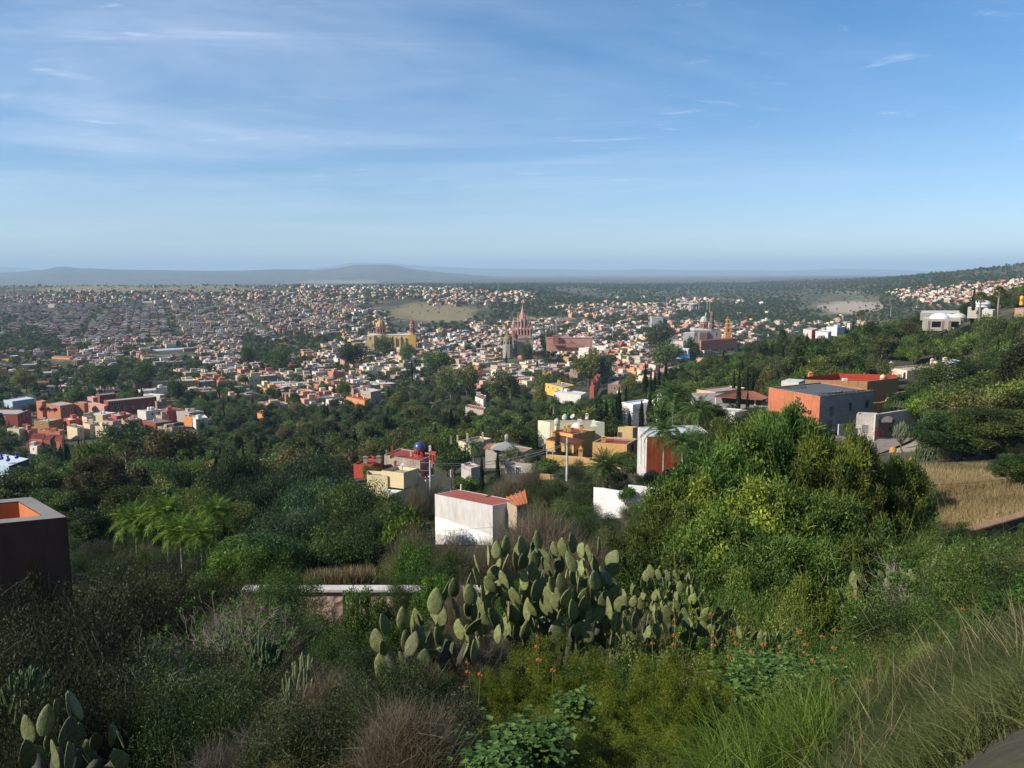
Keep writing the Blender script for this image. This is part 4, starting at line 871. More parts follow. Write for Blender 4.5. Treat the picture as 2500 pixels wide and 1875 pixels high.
h.win(0, [.2, .45, .7], .4, .55, 1.2, plaster((.25, .16, .1)), dark, 'window', .06, 1); bellchimney(h, 1417.5, 1085, 1124, 176, 9.5, OC[0])
# ---- ochre house with red roof between the palm and the orange house
h = House('ochre_red_roof_house', 'ochre house with red flat roof and pergola skylight behind the tall date palm', 'house', [(1530.6, 1085), (1556, 1071), (1446.8, 1080)], 176, 6.5, OC, par=.3, rim=.22)
u_ = House('', '', '', [(1545, 1044), (1560, 1041.5), (1508.7, 1042.5)], 196, 3.6, [plaster((.70, .50, .22), .15), OC[1], OC[1]], par=.4, rim=.25, parent=h, part='upper_room').win(3, [.12], 1.3, 1.0, 1.4, OC[1], plaster((.16, .07, .04)), 'door', .05, 0, False)
bellchimney(h, 1473.7, 1061, 1079, 180, 9.5, OC[0])
tile_roof(h, [pt(1501, 1073, 182), pt(1549, 1076, 181), pt(1549, 1070.5, 188), pt(1501, 1067, 189)], flat('skylight_bars', (.45, .42, .36), .6), .3, .08, 'pergola')
h.win(0, [.5], .6, 2.2, 1.6, OC[1], dark, 'window', .05, 0)
b = B(); q = h.local(pt(1540, 1188, 172)); 
# garden walls of the ochre houses
for k, (px3, D_, hh, lab) in enumerate((([(1490, 1124), (1494, 1121), (1336, 1112)], 172, 3.2, 'long ochre garden wall below the glazed veranda'), ([(1552, 1150), (1554, 1140), (1500, 1135)], 158, 3.5, 'ochre garden wall with rounded top right of the date palm'), ([(1366, 1163), (1369, 1160), (1317, 1159)], 150, 2.0, 'low ochre wall under dark shrubs beside the grey house'))):
    House('garden_wall', lab, 'wall', px3, D_, hh, OC[:1]*2+[OC[1]], par=.02, rim=.1, keep=.5)
# ---- big orange house
OR = [plaster((.48, .105, .035), .45), plaster((.62, .60, .56), .3), flat('white_sheet_roof', (.62, .64, .66), .4)]
h = House('orange_house', 'tall burnt-orange house with white sheet roof beside two slender palms', 'house', [(1580, 1066), (1735, 1060), (1557.6, 1042.5)], 128, 8.2, OR, par=.06, rim=.3)
b = B(); e3 = h.e[3]; n3 = Vector((e3.y, -e3.x, 0)); a_, c_ = h.cl[3], h.cl[0]; v = b.verts([(p.x+n3.x*.02, p.y+n3.y*.02, z) for p, z in ((a_, h.zt-8), (c_, h.zt-8), (c_, h.zt-.02), (a_, h.zt-.02))]); b.face(v, v+1, v+2, v+3); child(h, 'side_wall', b, plaster((.60, .56, .52), .6))
h.win(0, [.42], 5.6, 3.2, 1.6, dark, glass, 'window', .08, 5); h.win(0, [.45], 1.3, .5, 1.6, OR[0], dark, 'window', .05, 0); h.win(3, [.45, .8], .6, .35, 5.0, plaster((.5, .46, .42)), dark, 'slit_window', .05, 0)
# ---- big white garden wall in two steps
def wall(label, pts, D0, D1, hh, mat, th=.35, name='garden_wall', cap=None):
    """pts: top line in the photo"""
    n = len(pts); P = [pt(u, v, D0+(D1-D0)*(u-pts[0][0])/(pts[-1][0]-pts[0][0])) for u, v in pts]; o = Vector((P[0].x, P[0].y, P[0].z-hh)); t = thing(name, label, 'wall', o); b = B()
    for i in range(n-1):
        a_, c_ = P[i]-o, P[i+1]-o; v = b.verts([(a_.x, a_.y, a_.z-hh), (c_.x, c_.y, c_.z-hh), (c_.x, c_.y+th, c_.z-hh), (a_.x, a_.y+th, a_.z-hh), a_, c_, (c_.x, c_.y+th, c_.z), (a_.x, a_.y+th, a_.z)])
        for i_ in range(4): j = (i_+1) % 4; b.face(v+i_, v+j, v+4+j, v+4+i_)
        b.face(v+4, v+5, v+6, v+7)
    link('wall_face', b.build('wall_face', mat), t)
    us = [p[0] for p in pts]; vs = [p[1] for p in pts]; OCC.append((min(us), max(us), min(vs), min(vs)+hh*F/D0*.6, D0, .5)); return t
WW = plaster((.80, .78, .75), .22)
wall('weathered white garden wall under the date palm', [(1450, 1191), (1475, 1193), (1510, 1199), (1536, 1200)], 95, 93, 4.2, WW)
wall('higher stepped white garden wall under the bougainvillea', [(1535, 1185), (1570, 1188), (1600, 1193), (1640, 1202), (1690, 1215)], 94, 92, 4.2, WW)
# ---- white mansion behind the cypresses
h = House('white_mansion', 'white classical villa with cornice and roof lantern behind tall cypresses', 'house', [(1545, 988), (1600, 980), (1518, 982)], 262, 7.5, [plaster((.74, .70, .64), .15)]*2+[plaster((.70, .70, .72), .1)], par=.4, rim=.4)
u_ = House('', '', '', [(1612, 985), (1628, 975), (1592, 977)], 262, 7, [plaster((.72, .68, .62), .15)]*2+[roofgrey], par=.3, rim=.3, parent=h, part='side_wing')
b = B(); a_ = h.cl
for dz, o_ in ((1.2, .12), (2.9, .1)):
    for i in (3, 0):
        e = h.e[i]; n_ = Vector((e.y, -e.x, 0)); q0, q1 = a_[i], a_[(i+1) % 4]; m_ = (q0+q1)/2+n_*.05; b.box((m_.x, m_.y, h.zt-dz), ((q1-q0).length+.1, .22, .28), math.atan2(e.y, e.x), bottom=True)
child(h, 'cornice', b, plaster((.66, .62, .56), .15)); h.win(3, [.5], 1.5, 2.6, 1.0, h.mats[0], plaster((.5, .47, .44)), 'frieze_panel', .06, 0, False); h.win(0, [.25, .7], 1.5, 2.8, 1.0, h.mats[0], plaster((.5, .47, .44)), 'frieze_panel', .06, 0, False)
cupola(h, 1611, 961, 967, 985, 268, 15, whitep, whitep, 8)
# ---- open pavilion with tiled roof
t = thing('tiled_pavilion', 'open terrace pavilion with low hipped terracotta roof on pale columns', 'pavilion', pt(1815, 1000, 200)); o = Vector(t.location)
class R_: pass
hh = R_(); hh.off = o; hh.root = hh; hh.t = t
q = [pt(1745, 968, 192), pt(1846, 977, 188), pt(1866, 960, 216), pt(1790, 955, 216)]
A0, A1, A2, A3 = pt(1744, 968.5, 194), pt(1862, 976, 190), pt(1889, 968, 214), pt(1770, 960, 220); R0, R1 = pt(1790, 953.5, 206), pt(1838, 955.5, 204)
tile_roof(hh, [A0, A1, R1, R0], TILE3, .5); tile_roof(hh, [A1, A2, R1+Vector((.1, 0, 0)), R1], TILE3, .5, name='tiled_hip'); tile_roof(hh, [A3, A0, R0, R0+Vector((-.1, 0, 0))], TILE3, .5, name='tiled_hip')
for uu, D_, vt in ((1748, 194, 970), (1759, 206, 968), (1800, 193, 974), (1844, 192, 976), (1848, 208, 972)):
    p = pt(uu, vt, D_)-o; b = B(); b.lathe([(.3, -3.4), (.3, -3.2), (.22, -3.1), (.2, -.2), (.3, 0)], 10, p); link('column', b.build('column', plaster((.60, .56, .50), .3)), t)
b = B(); a_ = pt(1744, 996, 188)-o; b.prism([(a_.x, a_.y), (a_.x+14, a_.y-2), (a_.x+17, a_.y+24), (a_.x, a_.y+24)], a_.z-4, a_.z); link('terrace_floor', b.build('terrace_floor', plaster((.3, .27, .24), .3)), t)
OCC.append((1740, 1890, 953, 998, 190, 1)); FOOT.append((pt(1815, 990, 200).x, 202, 12))
h = House('salmon_house', 'salmon house with solar panels and white satellite dishes behind the tiled pavilion', 'house', [(1746, 957), (1826, 947), (1701, 951)], 245, 5, P3m((.62, .42, .26), (.45, .22, .15), (.4, .3, .26)), par=.3, rim=.25)
for k in range(3): tile_roof(h, [pt(1716+k*22, 968-k, 236), pt(1736+k*22, 968-k, 236), pt(1739+k*22, 962-k, 244), pt(1719+k*22, 962-k, 244)], flat('solar_panel_blue', (.05, .06, .10), .2, spec=.6), 1.6, .06, 'solar_panel', rw=.02)
dish(h, 1692, 981, 225, 6, 990); dish(h, 1719, 983, 225, 5, 990)
h = House('white_annex', 'low white building with a short terracotta roof under the pavilion', 'house', [(1795, 1006), (1835, 1001), (1715, 999)], 176, 5, P3m((.68, .64, .6), (.6, .56, .5), (.5, .46, .42)), par=.2, rim=.2)
tile_roof(h, [pt(1688, 1021, 176), pt(1722, 1022, 174), pt(1727, 1008, 188), pt(1705, 1009, 188)], TILE2, .45)
h = House('white_annex', 'small white annex with orange wall in front of the terracotta block house', 'house', [(1862, 1018), (1880, 1010), (1846, 1008)], 172, 5, P3m((.55, .2, .09), (.6, .6, .62), (.62, .64, .66)), par=.05, rim=.2)
# ---- terracotta block house
TC = [plaster((.50, .165, .08), .5), plaster((.36, .34, .31), .4), plaster((.10, .11, .12), .3)]
h = House('terracotta_house', 'large terracotta house with grey shaded flank, roof garden and dark solar roof', 'house', [(2002.5, 968), (2133, 953), (1877, 945.7)], 172, 8.6, TC, par=.25, rim=.3)
b = B(); e = h.e[0]; n_ = Vector((e.y, -e.x, 0)); a_, c_ = h.cl[0], h.cl[1]; v = b.verts([(p.x+n_.x*.02, p.y+n_.y*.02, z) for p, z in ((a_, h.zt-8.6), (c_, h.zt-8.6), (c_, h.zt-.02), (a_, h.zt-.02))]); b.face(v, v+1, v+2, v+3); child(h, 'grey_flank', b, brick_mat('grey_blocks', (.36, .33, .295), (.31, .28, .25), (.22, .2, .18), 1.0, .8, .4, .02))
h.win(3, [.53, .57], 2.6, .42, .95, plaster((.5, .3, .2)), dark, 'window', .06, 0); h.win(3, [.66], 2.9, .45, .8, plaster((.5, .4, .32)), plaster((.4, .33, .3)), 'window', .06, 0); h.win(3, [.80, .84], 3.4, .42, .9, plaster((.55, .2, .1)), dark, 'window', .06, 0)
h.win(0, [.22], 2.6, 1.4, 2.2, plaster((.3, .27, .24)), dark, 'window', .12, 2); h.win(0, [.56], 2.2, 1.0, 1.8, plaster((.25, .22, .2)), dark, 'window', .08, 1); h.win(0, [.88], 2.0, 1.0, 1.8, plaster((.25, .22, .2)), dark, 'window', .08, 1); h.win(0, [.2], 5.6, 1.4, 1.8, plaster((.3, .27, .24)), dark, 'door', .1, 0)
for k in range(7):
    t0 = (1958+k*13, 962-k*.6); tile_roof(h, [pt(1957+k*14, 962.5-k*.9, 178), pt(1969+k*14, 961.7-k*.9, 178), pt(1975+k*14, 955-k*.9, 188), pt(1963+k*14, 955.6-k*.9, 188)], flat('solar_panel_blue', (.05, .06, .10), .2, spec=.6), 1.6, .06, 'solar_panel', rw=.02)
u_ = House('', '', '', [(2010, 947), (2026, 943), (1983, 940)], 196, 1.6, TC[:1]*2+[plaster((.12, .1, .07))], par=.2, rim=.25, parent=h, part='roof_planter')
for k in range(9):
    uu = 1893+k*9; q = pt(uu, 951-k*.3, 186); t = thing('roof_shrub', 'potted roof shrub on the terracotta house terrace, %s from its west end' % ('first', 'second', 'third', 'fourth', 'fifth', 'sixth', 'seventh', 'eighth', 'ninth')[k], 'shrub', (q.x, q.y, q.z-.5), group='potted shrubs on the terracotta roof')
    r0 = np.random.default_rng(k); V, Q, tt = cloud_leaves(r0, [(0, 0, .7), (.25, 0, .5)], [.4, .35], 160, .16); link('crown', raw_mesh('crown', V, [Q], [G4 if k % 2 else G1], tint=tt), t); b = B(); b.lathe([(.22, 0), (.3, .4)], 8); link('pot', b.build('pot', TILE3), t)
r0 = np.random.default_rng(5); C_ = [h.cl[0].lerp(h.cl[1], (k+.5)/40)+Vector((0, .3, h.zt-h.cl[0].z-.05)) for k in range(40)]; V, Q, tt = cloud_leaves(r0, [c[:] for c in C_], [.45]*40, 2600, .16, droop=.4); t = thing('roof_hedge', 'trailing green hedge along the grey edge of the terracotta house roof', 'hedge', h.off); link('foliage', raw_mesh('foliage', V, [Q], [G2], tint=tt), t)
# ---- mustard house behind
MU = [plaster((.50, .27, .11), .35), plaster((.46, .36, .27), .2), plaster((.32, .05, .03), .3)]
h = House('mustard_house', 'mustard house with red roof parapet, solar panels and small orange bell turret', 'house', [(2118, 931), (2194, 922), (1966, 927)], 205, 8.2, MU, par=.8, rim=.25)
b = B()
for i in range(4):
    j = (i+1) % 4; ci = [h.cl[k]+(h.e[k]-h.e[k-1])*.255 for k in (i, j)]; q = b.verts([(ci[0].x, ci[0].y, h.zt-.78), (ci[1].x, ci[1].y, h.zt-.78), (ci[1].x, ci[1].y, h.zt+(.75 if i in (1, 2) else -.03)), (ci[0].x, ci[0].y, h.zt+(.75 if i in (1, 2) else -.03))]); b.face(q, q+1, q+2, q+3)
child(h, 'red_parapet', b, plaster((.44, .06, .03), .25))
for k in range(6): tile_roof(h, [pt(2094+k*14, 924, 220), pt(2106+k*14, 923.5, 220), pt(2106+k*14, 917, 232), pt(2094+k*14, 917.5, 232)], flat('solar_panel_blue', (.05, .06, .10), .2, spec=.6), 1.6, .06, 'solar_panel', rw=.02)
bellchimney(h, 1978, 905, 926, 210, 9.5, plaster((.62, .25, .08), .2)); cupola(h, 2155, 914, 921, 927, 212, 13, plaster((.7, .52, .3), .2), creamp, 8)
h.win(0, [.12], 5.4, 1.2, 2.2, MU[0], dark, 'door', .08, 0); h.win(0, [.65], 5.2, .8, .8, MU[0], dark, 'window', .08, 0)
b = B(); q = h.local(pt(2062, 930, 212)); b.box((q.x, q.y, q.z-.3), (1.2, .8, 1.0)); child(h, 'roof_cooler', b, whitep)
wall('mustard boundary wall stepping down in curves beside the mustard house', [(2128, 984), (2148, 983), (2162, 980), (2168, 971), (2185, 968), (2192, 958), (2215, 955)], 196, 200, 3.2, MU[0], .5)
h = House('cream_canopy', 'flat cream canopy roof at the west end of the mustard house', 'canopy', [(1950, 933), (1966, 927), (1908, 930)], 225, 3, P3m((.6, .55, .48), (.62, .6, .56), (.6, .58, .55)), par=.02, rim=.2)
# ---- stone gatehouse
ST = [brick_mat('pale_stone_blocks2', (.66, .60, .52), (.58, .52, .45), (.42, .38, .33), 1.0, .8, .38, .025), plaster((.55, .51, .46), .3), roofgrey]
h = House('stone_gatehouse', 'pale stone-block gatehouse with a shuttered square window beside a cobbled drive', 'gatehouse', [(2138, 1014), (2142, 1008), (2091, 1012)], 158, 6.2, ST, par=.3, rim=.3)
h.win(3, [.48], 2.1, .9, 1.3, plaster((.3, .28, .26)), plaster((.25, .24, .23)), 'window', .1, 3)
t = wall('curved stone wall with arched dark gate at the cobbled drive', [(2138, 1012), (2160, 1009), (2190, 1004), (2215, 1001), (2240, 1002)], 156, 166, 5.0, ST[0], .6, 'gate_wall'); o = Vector(t.location)
P_ = pt(2164, 1062, 156.5)-o; b = B(); w_ = 1.35; v0 = [(P_.x-w_, P_.y, P_.z-.3), (P_.x+w_, P_.y+.12, P_.z-.3)]+[(P_.x+w_*math.cos(k*math.pi/8), P_.y+.06+.06*math.cos(k*math.pi/8), P_.z+2.5+w_*math.sin(k*math.pi/8)) for k in range(9)]
q = b.verts(v0); b.face(*range(q, q+len(v0))); link('gate', b.build('gate', flat('dark_wood', (.03, .025, .022), .6)), t)
b = B(); v0 = [(P_.x+w_*.98*math.cos(k*math.pi/8), P_.y-.06, P_.z+2.55+w_*.95*math.sin(k*math.pi/8)) for k in range(9)]; q = b.verts(v0); b.face(*range(q, q+9)); link('arch_panel', b.build('arch_panel', plaster((.30, .26, .24), .3)), t)
for du in (-16, 17): p = pt(2164+du, 1031, 155.5)-o; b = B(); b.box(p, (.45, .25, .6)); link('wall_lamp', b.build('wall_lamp', dark), t)
wall('low white retaining wall with planting left of the stone gatehouse', [(2048, 1036), (2070, 1041), (2095, 1046)], 150, 152, 4.5, plaster((.68, .65, .6), .35)); wall('dark stone garden wall at the foot of the terracotta house', [(2022, 1059), (2050, 1064), (2078, 1069)], 150, 148, 3.0, plaster((.2, .17, .15), .4))
# cobbled drive
b = B(); P_ = [pt(u, v, D) for u, v, D in ((2096, 1092, 140), (2140, 1074, 152), (2175, 1062, 162), (2215, 1052, 172), (2248, 1060, 166), (2215, 1078, 152), (2165, 1100, 140), (2110, 1120, 128), (2090, 1118, 128))]; cc = sum(P_, Vector())/9; q = b.verts(P_+[cc])
for k in range(9): b.face(q+k, q+(k+1) % 9, q+9)
me = b.build('driveway', brick_mat('cobbles', (.40, .33, .27), (.33, .27, .22), (.2, .17, .14), 3, .4, .25, .03)); link('driveway', me, kind='structure')
# ---- houses on the right-hand hillside
h = House('cream_house', 'long cream house with bell-gable chimneys half hidden in hillside trees', 'house', [(2215, 905), (2290, 898), (2171, 897)], 285, 6, P3m((.66, .55, .40), (.66, .6, .5), (.5, .4, .32), .2), par=.5, rim=.35)
bellchimney(h, 2175, 881, 900, 284, 8, creamp); bellchimney(h, 2275, 873, 892, 292, 7, creamp); cupola(h, 2284, 881, 886, 895, 290, 11, creamp, creamp, 8)
h = House('white_blue_house', 'tall white house end wall half hidden behind the big hillside tree', 'house', [(2334, 886), (2352, 882), (2306, 880)], 262, 7.5, P3m((.58, .64, .72), (.6, .66, .72), (.6, .6, .6), .15), par=.2, rim=.2); h.win(0, [.5], 2, 1.4, 2, h.mats[0], dark, 'window', .1, 0); bellchimney(h, 2307, 871, 881, 262, 9, creamp)
GS = [plaster((.46, .41, .33), .15), plaster((.52, .47, .40), .15), plaster((.55, .52, .48), .2)]; wdome = flat('white_dome_paint', (.80, .78, .76), .5)
h = House('domed_house', 'long taupe hillside house with broad white dome and open loggia', 'house', [(2255, 778), (2346, 779), (2253, 770)], 338, 5.0, GS, par=.1, rim=.3)
u_ = House('', '', '', [(2247, 764), (2344, 764), (2250, 758)], 352, 3.2, GS, par=.1, rim=.3, parent=h, part='upper_slab')
for uu, ww in ((2288, 24), (2332, 18)):
    p = h.local(pt(uu, 786, 334.2)); b = B(); b.box((p.x, p.y, p.z-2.2), (ww*338/F, .3, 2.4)); child(h, 'loggia_opening', b, dark)
for uu in (2268, 2302, 2318): p = h.local(pt(uu, 783, 333.8)); b = B(); b.box((p.x, p.y, p.z-4), (1.1, .7, 4)); child(h, 'pillar', b, rubble)
cupola(h, 2294, 764, 777.5, 778, 342, 45, wdome, wdome, 24, 'dome_ring', False, False); cupola(h, 2315, 766, 775, 776, 350, 34, wdome, wdome, 24, 'dome_ring', False, False); cupola(h, 2340, 764, 775, 776, 344, 34, GS[0], GS[1], 24, 'dome_ring', False, False)
h = House('hillside_tower_house', 'taupe cube with round opening next to a satellite dish on the hillside', 'house', [(2388, 750), (2392, 749), (2363, 749.5)], 360, 5, GS[:1]+[wdome, wdome], par=.1, rim=.2); p = h.local(pt(2376, 753.5, 359.2)); b = B(); b.lathe([(.9, 0), (.9, .1)], 12, (0, 0, 0)); o_ = link('round_window', b.build('round_window', dark), h.t, p); o_.rotation_euler[0] = R(90)
h2 = House('far_domed_house', 'taupe house with shallow white dome behind a fan palm on the ridge', 'house', [(2375, 742), (2417, 741), (2372, 739)], 385, 4.5, GS, par=.05, rim=.2); cupola(h2, 2395, 731.5, 742, 743, 387, 43, wdome, wdome, 24, 'dome_ring', False, False)
h3 = House('hillside_annex', 'low taupe annex with railing and two white satellite dishes on the hillside', 'house', [(2424, 757), (2432, 755), (2398, 756)], 352, 3, GS, par=.05, rim=.2); dish(h3, 2406.7, 757, 349, 6, 764); dish(h3, 2419.5, 762, 348, 2.6, 766)
h = House('orange_cupola_house', 'house with bright orange cupola at the top of the wooded ridge', 'house', [(2500, 755), (2530, 752), (2478, 752)], 340, 4, P3m((.5, .3, .2), (.4, .3, .2), (.4, .3, .25)), par=.1, rim=.2); cupola(h, 2494, 722, 727, 738, 350, 9, plaster((.75, .36, .04), .1), plaster((.75, .36, .04), .1), 8)
h = House('red_flank_house', 'white house with one bright red flank among ridge trees', 'house', [(1982, 806), (1996, 802), (1961, 803)], 455, 5, P3m((.62, .5, .45), (.6, .5, .45), (.5, .4, .35)), par=.2, rim=.25); e = h.e[0]; n_ = Vector((e.y, -e.x, 0)); a_, c_ = h.cl[0], h.cl[1]; b = B(); v = b.verts([(p.x+n_.x*.03, p.y+n_.y*.03, z) for p, z in ((a_, h.zt-5), (c_, h.zt-5), (c_, h.zt), (a_, h.zt))]); b.face(v, v+1, v+2, v+3); child(h, 'red_flank', b, plaster((.42, .05, .04)))
h = House('grey_box_house', 'pale grey box house beside the red-flanked house on the ridge', 'house', [(2022, 812), (2030, 808), (1991, 808)], 440, 6, P3m((.58, .56, .53), (.55, .55, .5), (.5, .5, .5)), par=.3, rim=.25)
h = House('white_terrace_house', 'white stacked house with orange side wall above the pale grey box house', 'house', [(2044, 800), (2066, 797), (2018, 797)], 460, 5, P3m((.7, .68, .64), (.7, .68, .64), (.6, .58, .55)), par=.3, rim=.25); House('', '', '', [(2044, 794), (2053, 791), (2036, 792)], 466, 3, [plaster((.7, .68, .64))]*2+[roofgrey], par=.2, rim=.2, parent=h, part='upper_room')
# ---- pink rubble garden wall, its grass strip, organ cacti, striped awning
PINK = plaster((.52, .34, .29), .35, key='pinkstone')
n_, l_, b_ = PINK.node_tree.nodes, PINK.node_tree.links, PINK.node_tree.nodes['Principled BSDF']
vo = n_.new('ShaderNodeTexVoronoi'); tcx = n_.new('ShaderNodeTexCoord'); vo.inputs['Scale'].default_value = 3.2; l_.new(tcx.outputs['Object'], vo.inputs[0]); bump(n_, l_, b_, vo.outputs['Distance'], 1.0, .08)
t = wall('low pink rubble-stone wall with pale coping crossing the slope behind the cactus', [(590, 1445), (745, 1444.5), (1190, 1444)], 32, 32, 4.5, PINK, .4, 'rubble_wall'); o = Vector(t.location); b = B()
for (u0, u1) in ((590, 1190),): p0, p1 = pt(u0, 1445, 31.95)-o, pt(u1, 1444, 31.95)-o; d = (p1-p0); m_ = (p0+p1)/2; b.box((m_.x, m_.y+.2, m_.z), (d.length, .55, .1), math.atan2(d.y, d.x), bottom=True)
link('coping', b.build('coping', plaster((.62, .56, .52), .4)), t)
organ('slim dark organ cactus against the pink wall, nearest the corner', 841, 1440, 1510, 30.4, 8, 'organ cacti by the pink wall'); organ('thick dark organ cactus against the pink wall, middle of three', 873, 1447, 1512, 30.4, 9, 'organ cacti by the pink wall'); organ('lone dark organ cactus right of its two neighbours by the pink wall', 899, 1449, 1506, 30.2, 7, 'organ cacti by the pink wall'); organ('dark leaning organ cactus half behind leaves by the pink wall', 863, 1446, 1480, 31, 6, 'organ cacti by the pink wall')
t = thing('awning', 'small red and white striped awning sheet above the shrubs', 'awning', pt(785, 1412, 36)); o = Vector(t.location); b = B(); A_, B_, C_, D_ = [pt(*x)-o for x in ((762, 1419, 35), (800, 1421, 35), (806, 1405, 37.5), (772, 1404, 37.5))]
for k in range(10):
    s0, s1 = k/10, (k+1)/10; b.mat(k % 2); q = b.verts([A_.lerp(D_, s0), B_.lerp(C_, s0), B_.lerp(C_, s1), A_.lerp(D_, s1)]+[p+Vector((0, 0, -.05)) for p in (A_.lerp(D_, s0), B_.lerp(C_, s0), B_.lerp(C_, s1), A_.lerp(D_, s1))]); b.face(q, q+1, q+2, q+3); b.face(q+4, q+5, q+1, q)
link('sheet', b.build('sheet', [plaster((.5, .05, .05)), whitep]), t); b = B(); [b.tube([p, p+Vector((0, 0, -3))], .05, 5) for p in (A_, B_, C_, D_)]; link('post_frame', b.build('post_frame', metal_g), t)
t = wall('long rustic tile-topped wall edge crossing the slope at the far right', [(2325, 1311), (2400, 1288), (2460, 1270), (2560, 1243)], 38, 42, 2.2, plaster((.13, .10, .085), .4), .35, 'boundary_wall'); o = Vector(t.location); b = B(); p0, p1 = pt(2325, 1311, 38)-o, pt(2560, 1243, 42)-o
for k in range(60): q = p0.lerp(p1, (k+.5)/60); b.tube([q+Vector((0, -.08, .02)), q+Vector((0, .42, .06))], .055, 6)
link('coping_tiles', b.build('coping_tiles', tile_mat((.26, .17, .12))), t)
# ---- poles and wires
def pole(label, u, vt, D, vb=None, rpx=3.0, cross=False):
    p = pt(u, vt, D); zb = pt(u, vb, D).z if vb else Hs(p.x, D); t = thing('utility_pole', label, 'pole', (p.x, D, zb)); b = B(); b.tube([(0, 0, -.6), (0, 0, p.z-zb)], [rpx*D/F*1.2, rpx*D/F*.8], 10); link('pole', b.build('pole', plaster((.52, .50, .48), .3)), t)
    if cross:
        b = B(); z = p.z-zb-.3; b.tube([(0, 0, z), (-1.55, 0, z)], .05, 5); b.tube([(-1.5, 0, z), (-1.5, 0, z-1.2)], .05, 5); b.tube([(0, 0, z-1.2), (-1.5, 0, z-1.2)], .05, 5); link('crossarm', b.build('crossarm', metal_g), t); b = B(); b.lathe([(.2, 0), (.2, .55)], 8, (.35, 0, z-.7)); link('transformer', b.build('transformer', metal_g), t)
    return t, p
_, pA = pole('tall concrete utility pole with bracket in front of the yellow house', 1050, 1125, 118, 1204, 2.6, True)
_, pB = pole('concrete utility pole with blue-grey transformer before the glazed veranda', 1385, 1068, 140, 1166, 2.8)
_, pC = pole('short pale pole between hedge and dark road cut', 1101, 1147, 128, 1194, 2.2)
def wire(label, P, Q, sag=.6, r=.022, col=(.5, .49, .46)):
    t = B(); n = 14; t.tube([P.lerp(Q, k/n)-Vector((0, 0, sag*4*(k/n)*(1-k/n))) for k in range(n+1)], r, 4); c = (P+Q)/2
    t.V = [tuple(Vector(v)-c) for v in t.V]; o = link('cable', t.build('cable', flat('cable', col, .5)), None, c, None, label=label, category='cable'); return o
wire('pale cable from the bracket pole past the coil to the veranda pole', pt(1058, 1131, 118), pt(1384, 1081, 140), 1.2, .05); wire('pale cable below, sagging between the bracket pole and the veranda pole', pt(1058, 1134, 118), pt(1384, 1084, 140), 1.5, .035)
for k, (a_, c_) in enumerate((((1052, 1154), (1100, 1155)), ((1052, 1170), (1100, 1174)), ((1052, 1184), (1100, 1182)))): wire('short pale cable between the bracket pole and the short pole, %s' % ('top one', 'middle one', 'lowest one')[k], pt(*a_, 118), pt(*c_, 128), .25, .035)
wire('thin cable rising from the hedge to the veranda pole in front of the grey house', pt(1185, 1173, 120), pt(1384, 1120, 140), .6, .03); wire('dark thin cable crossing the dry grass slope', pt(2220, 1184, 60), pt(2560, 1152, 64), .3, .014, (.04, .04, .04))
t = thing('cable_coil', 'round coil of spare cable hanging on the pale cable', 'coil', pt(1223, 1116, 128)); b = B(); b.tube([(.35*math.cos(k*math.pi/8), 0, .35*math.sin(k*math.pi/8)) for k in range(17)], .035, 5, cap=False); link('coil_ring', b.build('coil_ring', metal_g), t)
wire('faint thin cable running along the slope in front of the white box building', pt(860, 1300, 62), pt(1230, 1284, 66), .2, .012, (.1, .1, .1))
# ---- far left: pastel blue house, pavilion, parasol
h = House('pastel_blue_house', 'pastel blue house with white roof and blue roof ornaments at the west edge', 'house', [(21, 1138), (70, 1120), (-40, 1126)], 250, 8, P3m((.36, .50, .56), (.6, .68, .7), (.62, .66, .7)), par=.2, rim=.3)
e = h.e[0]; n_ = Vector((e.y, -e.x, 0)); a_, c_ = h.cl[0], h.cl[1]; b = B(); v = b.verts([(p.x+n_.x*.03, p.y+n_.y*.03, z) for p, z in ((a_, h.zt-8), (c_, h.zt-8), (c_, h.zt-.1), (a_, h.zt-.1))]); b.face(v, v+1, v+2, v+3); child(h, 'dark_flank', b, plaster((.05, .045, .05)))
for uu, vv in ((20, 1126), (41, 1119), (4, 1122)): p = h.local(pt(uu, vv, 254)); b = B(); b.lathe([(.5, 0), (.7, .6), (.3, 1.1), (.25, 1.4), (.5, 1.8)], 8, p); child(h, 'roof_ornament', b, flat('cobalt', (.05, .06, .35), .4))
t = thing('garden_pavilion', 'garden pavilion with flat pale green canopy on white posts', 'pavilion', pt(155, 1165, 225)); o = Vector(t.location); b = B(); q = [pt(*x)-o for x in ((134, 1150, 220), (172, 1152, 220), (178, 1145, 236), (140, 1144, 236))]; v = b.verts([p+Vector((0, 0, z)) for z in (-.2, 0) for p in q]); [b.face(v+i, v+(i+1) % 4, v+4+(i+1) % 4, v+4+i) for i in range(4)]; b.face(v+4, v+5, v+6, v+7); link('canopy', b.build('canopy', plaster((.38, .46, .42), .2)), t)
for p in q: b = B(); b.tube([p, p+Vector((0, 0, -2.6))], .1, 5); link('post', b.build('post', whitep), t)
OCC.append((130, 182, 1140, 1158, 222, 1))
t = thing('parasol', 'closed-in pale pink garden parasol beside the green pavilion', 'parasol', pt(188, 1146, 236)); b = B(); b.tube([(0, 0, 0), (0, 0, 1.7)], .05, 5); link('pole', b.build('pole', metal_g), t); b = B(); b.lathe([(1.0, 1.0), (.5, 1.35), (.03, 1.75)], 10); link('canopy', b.build('canopy', plaster((.6, .36, .34))), t)
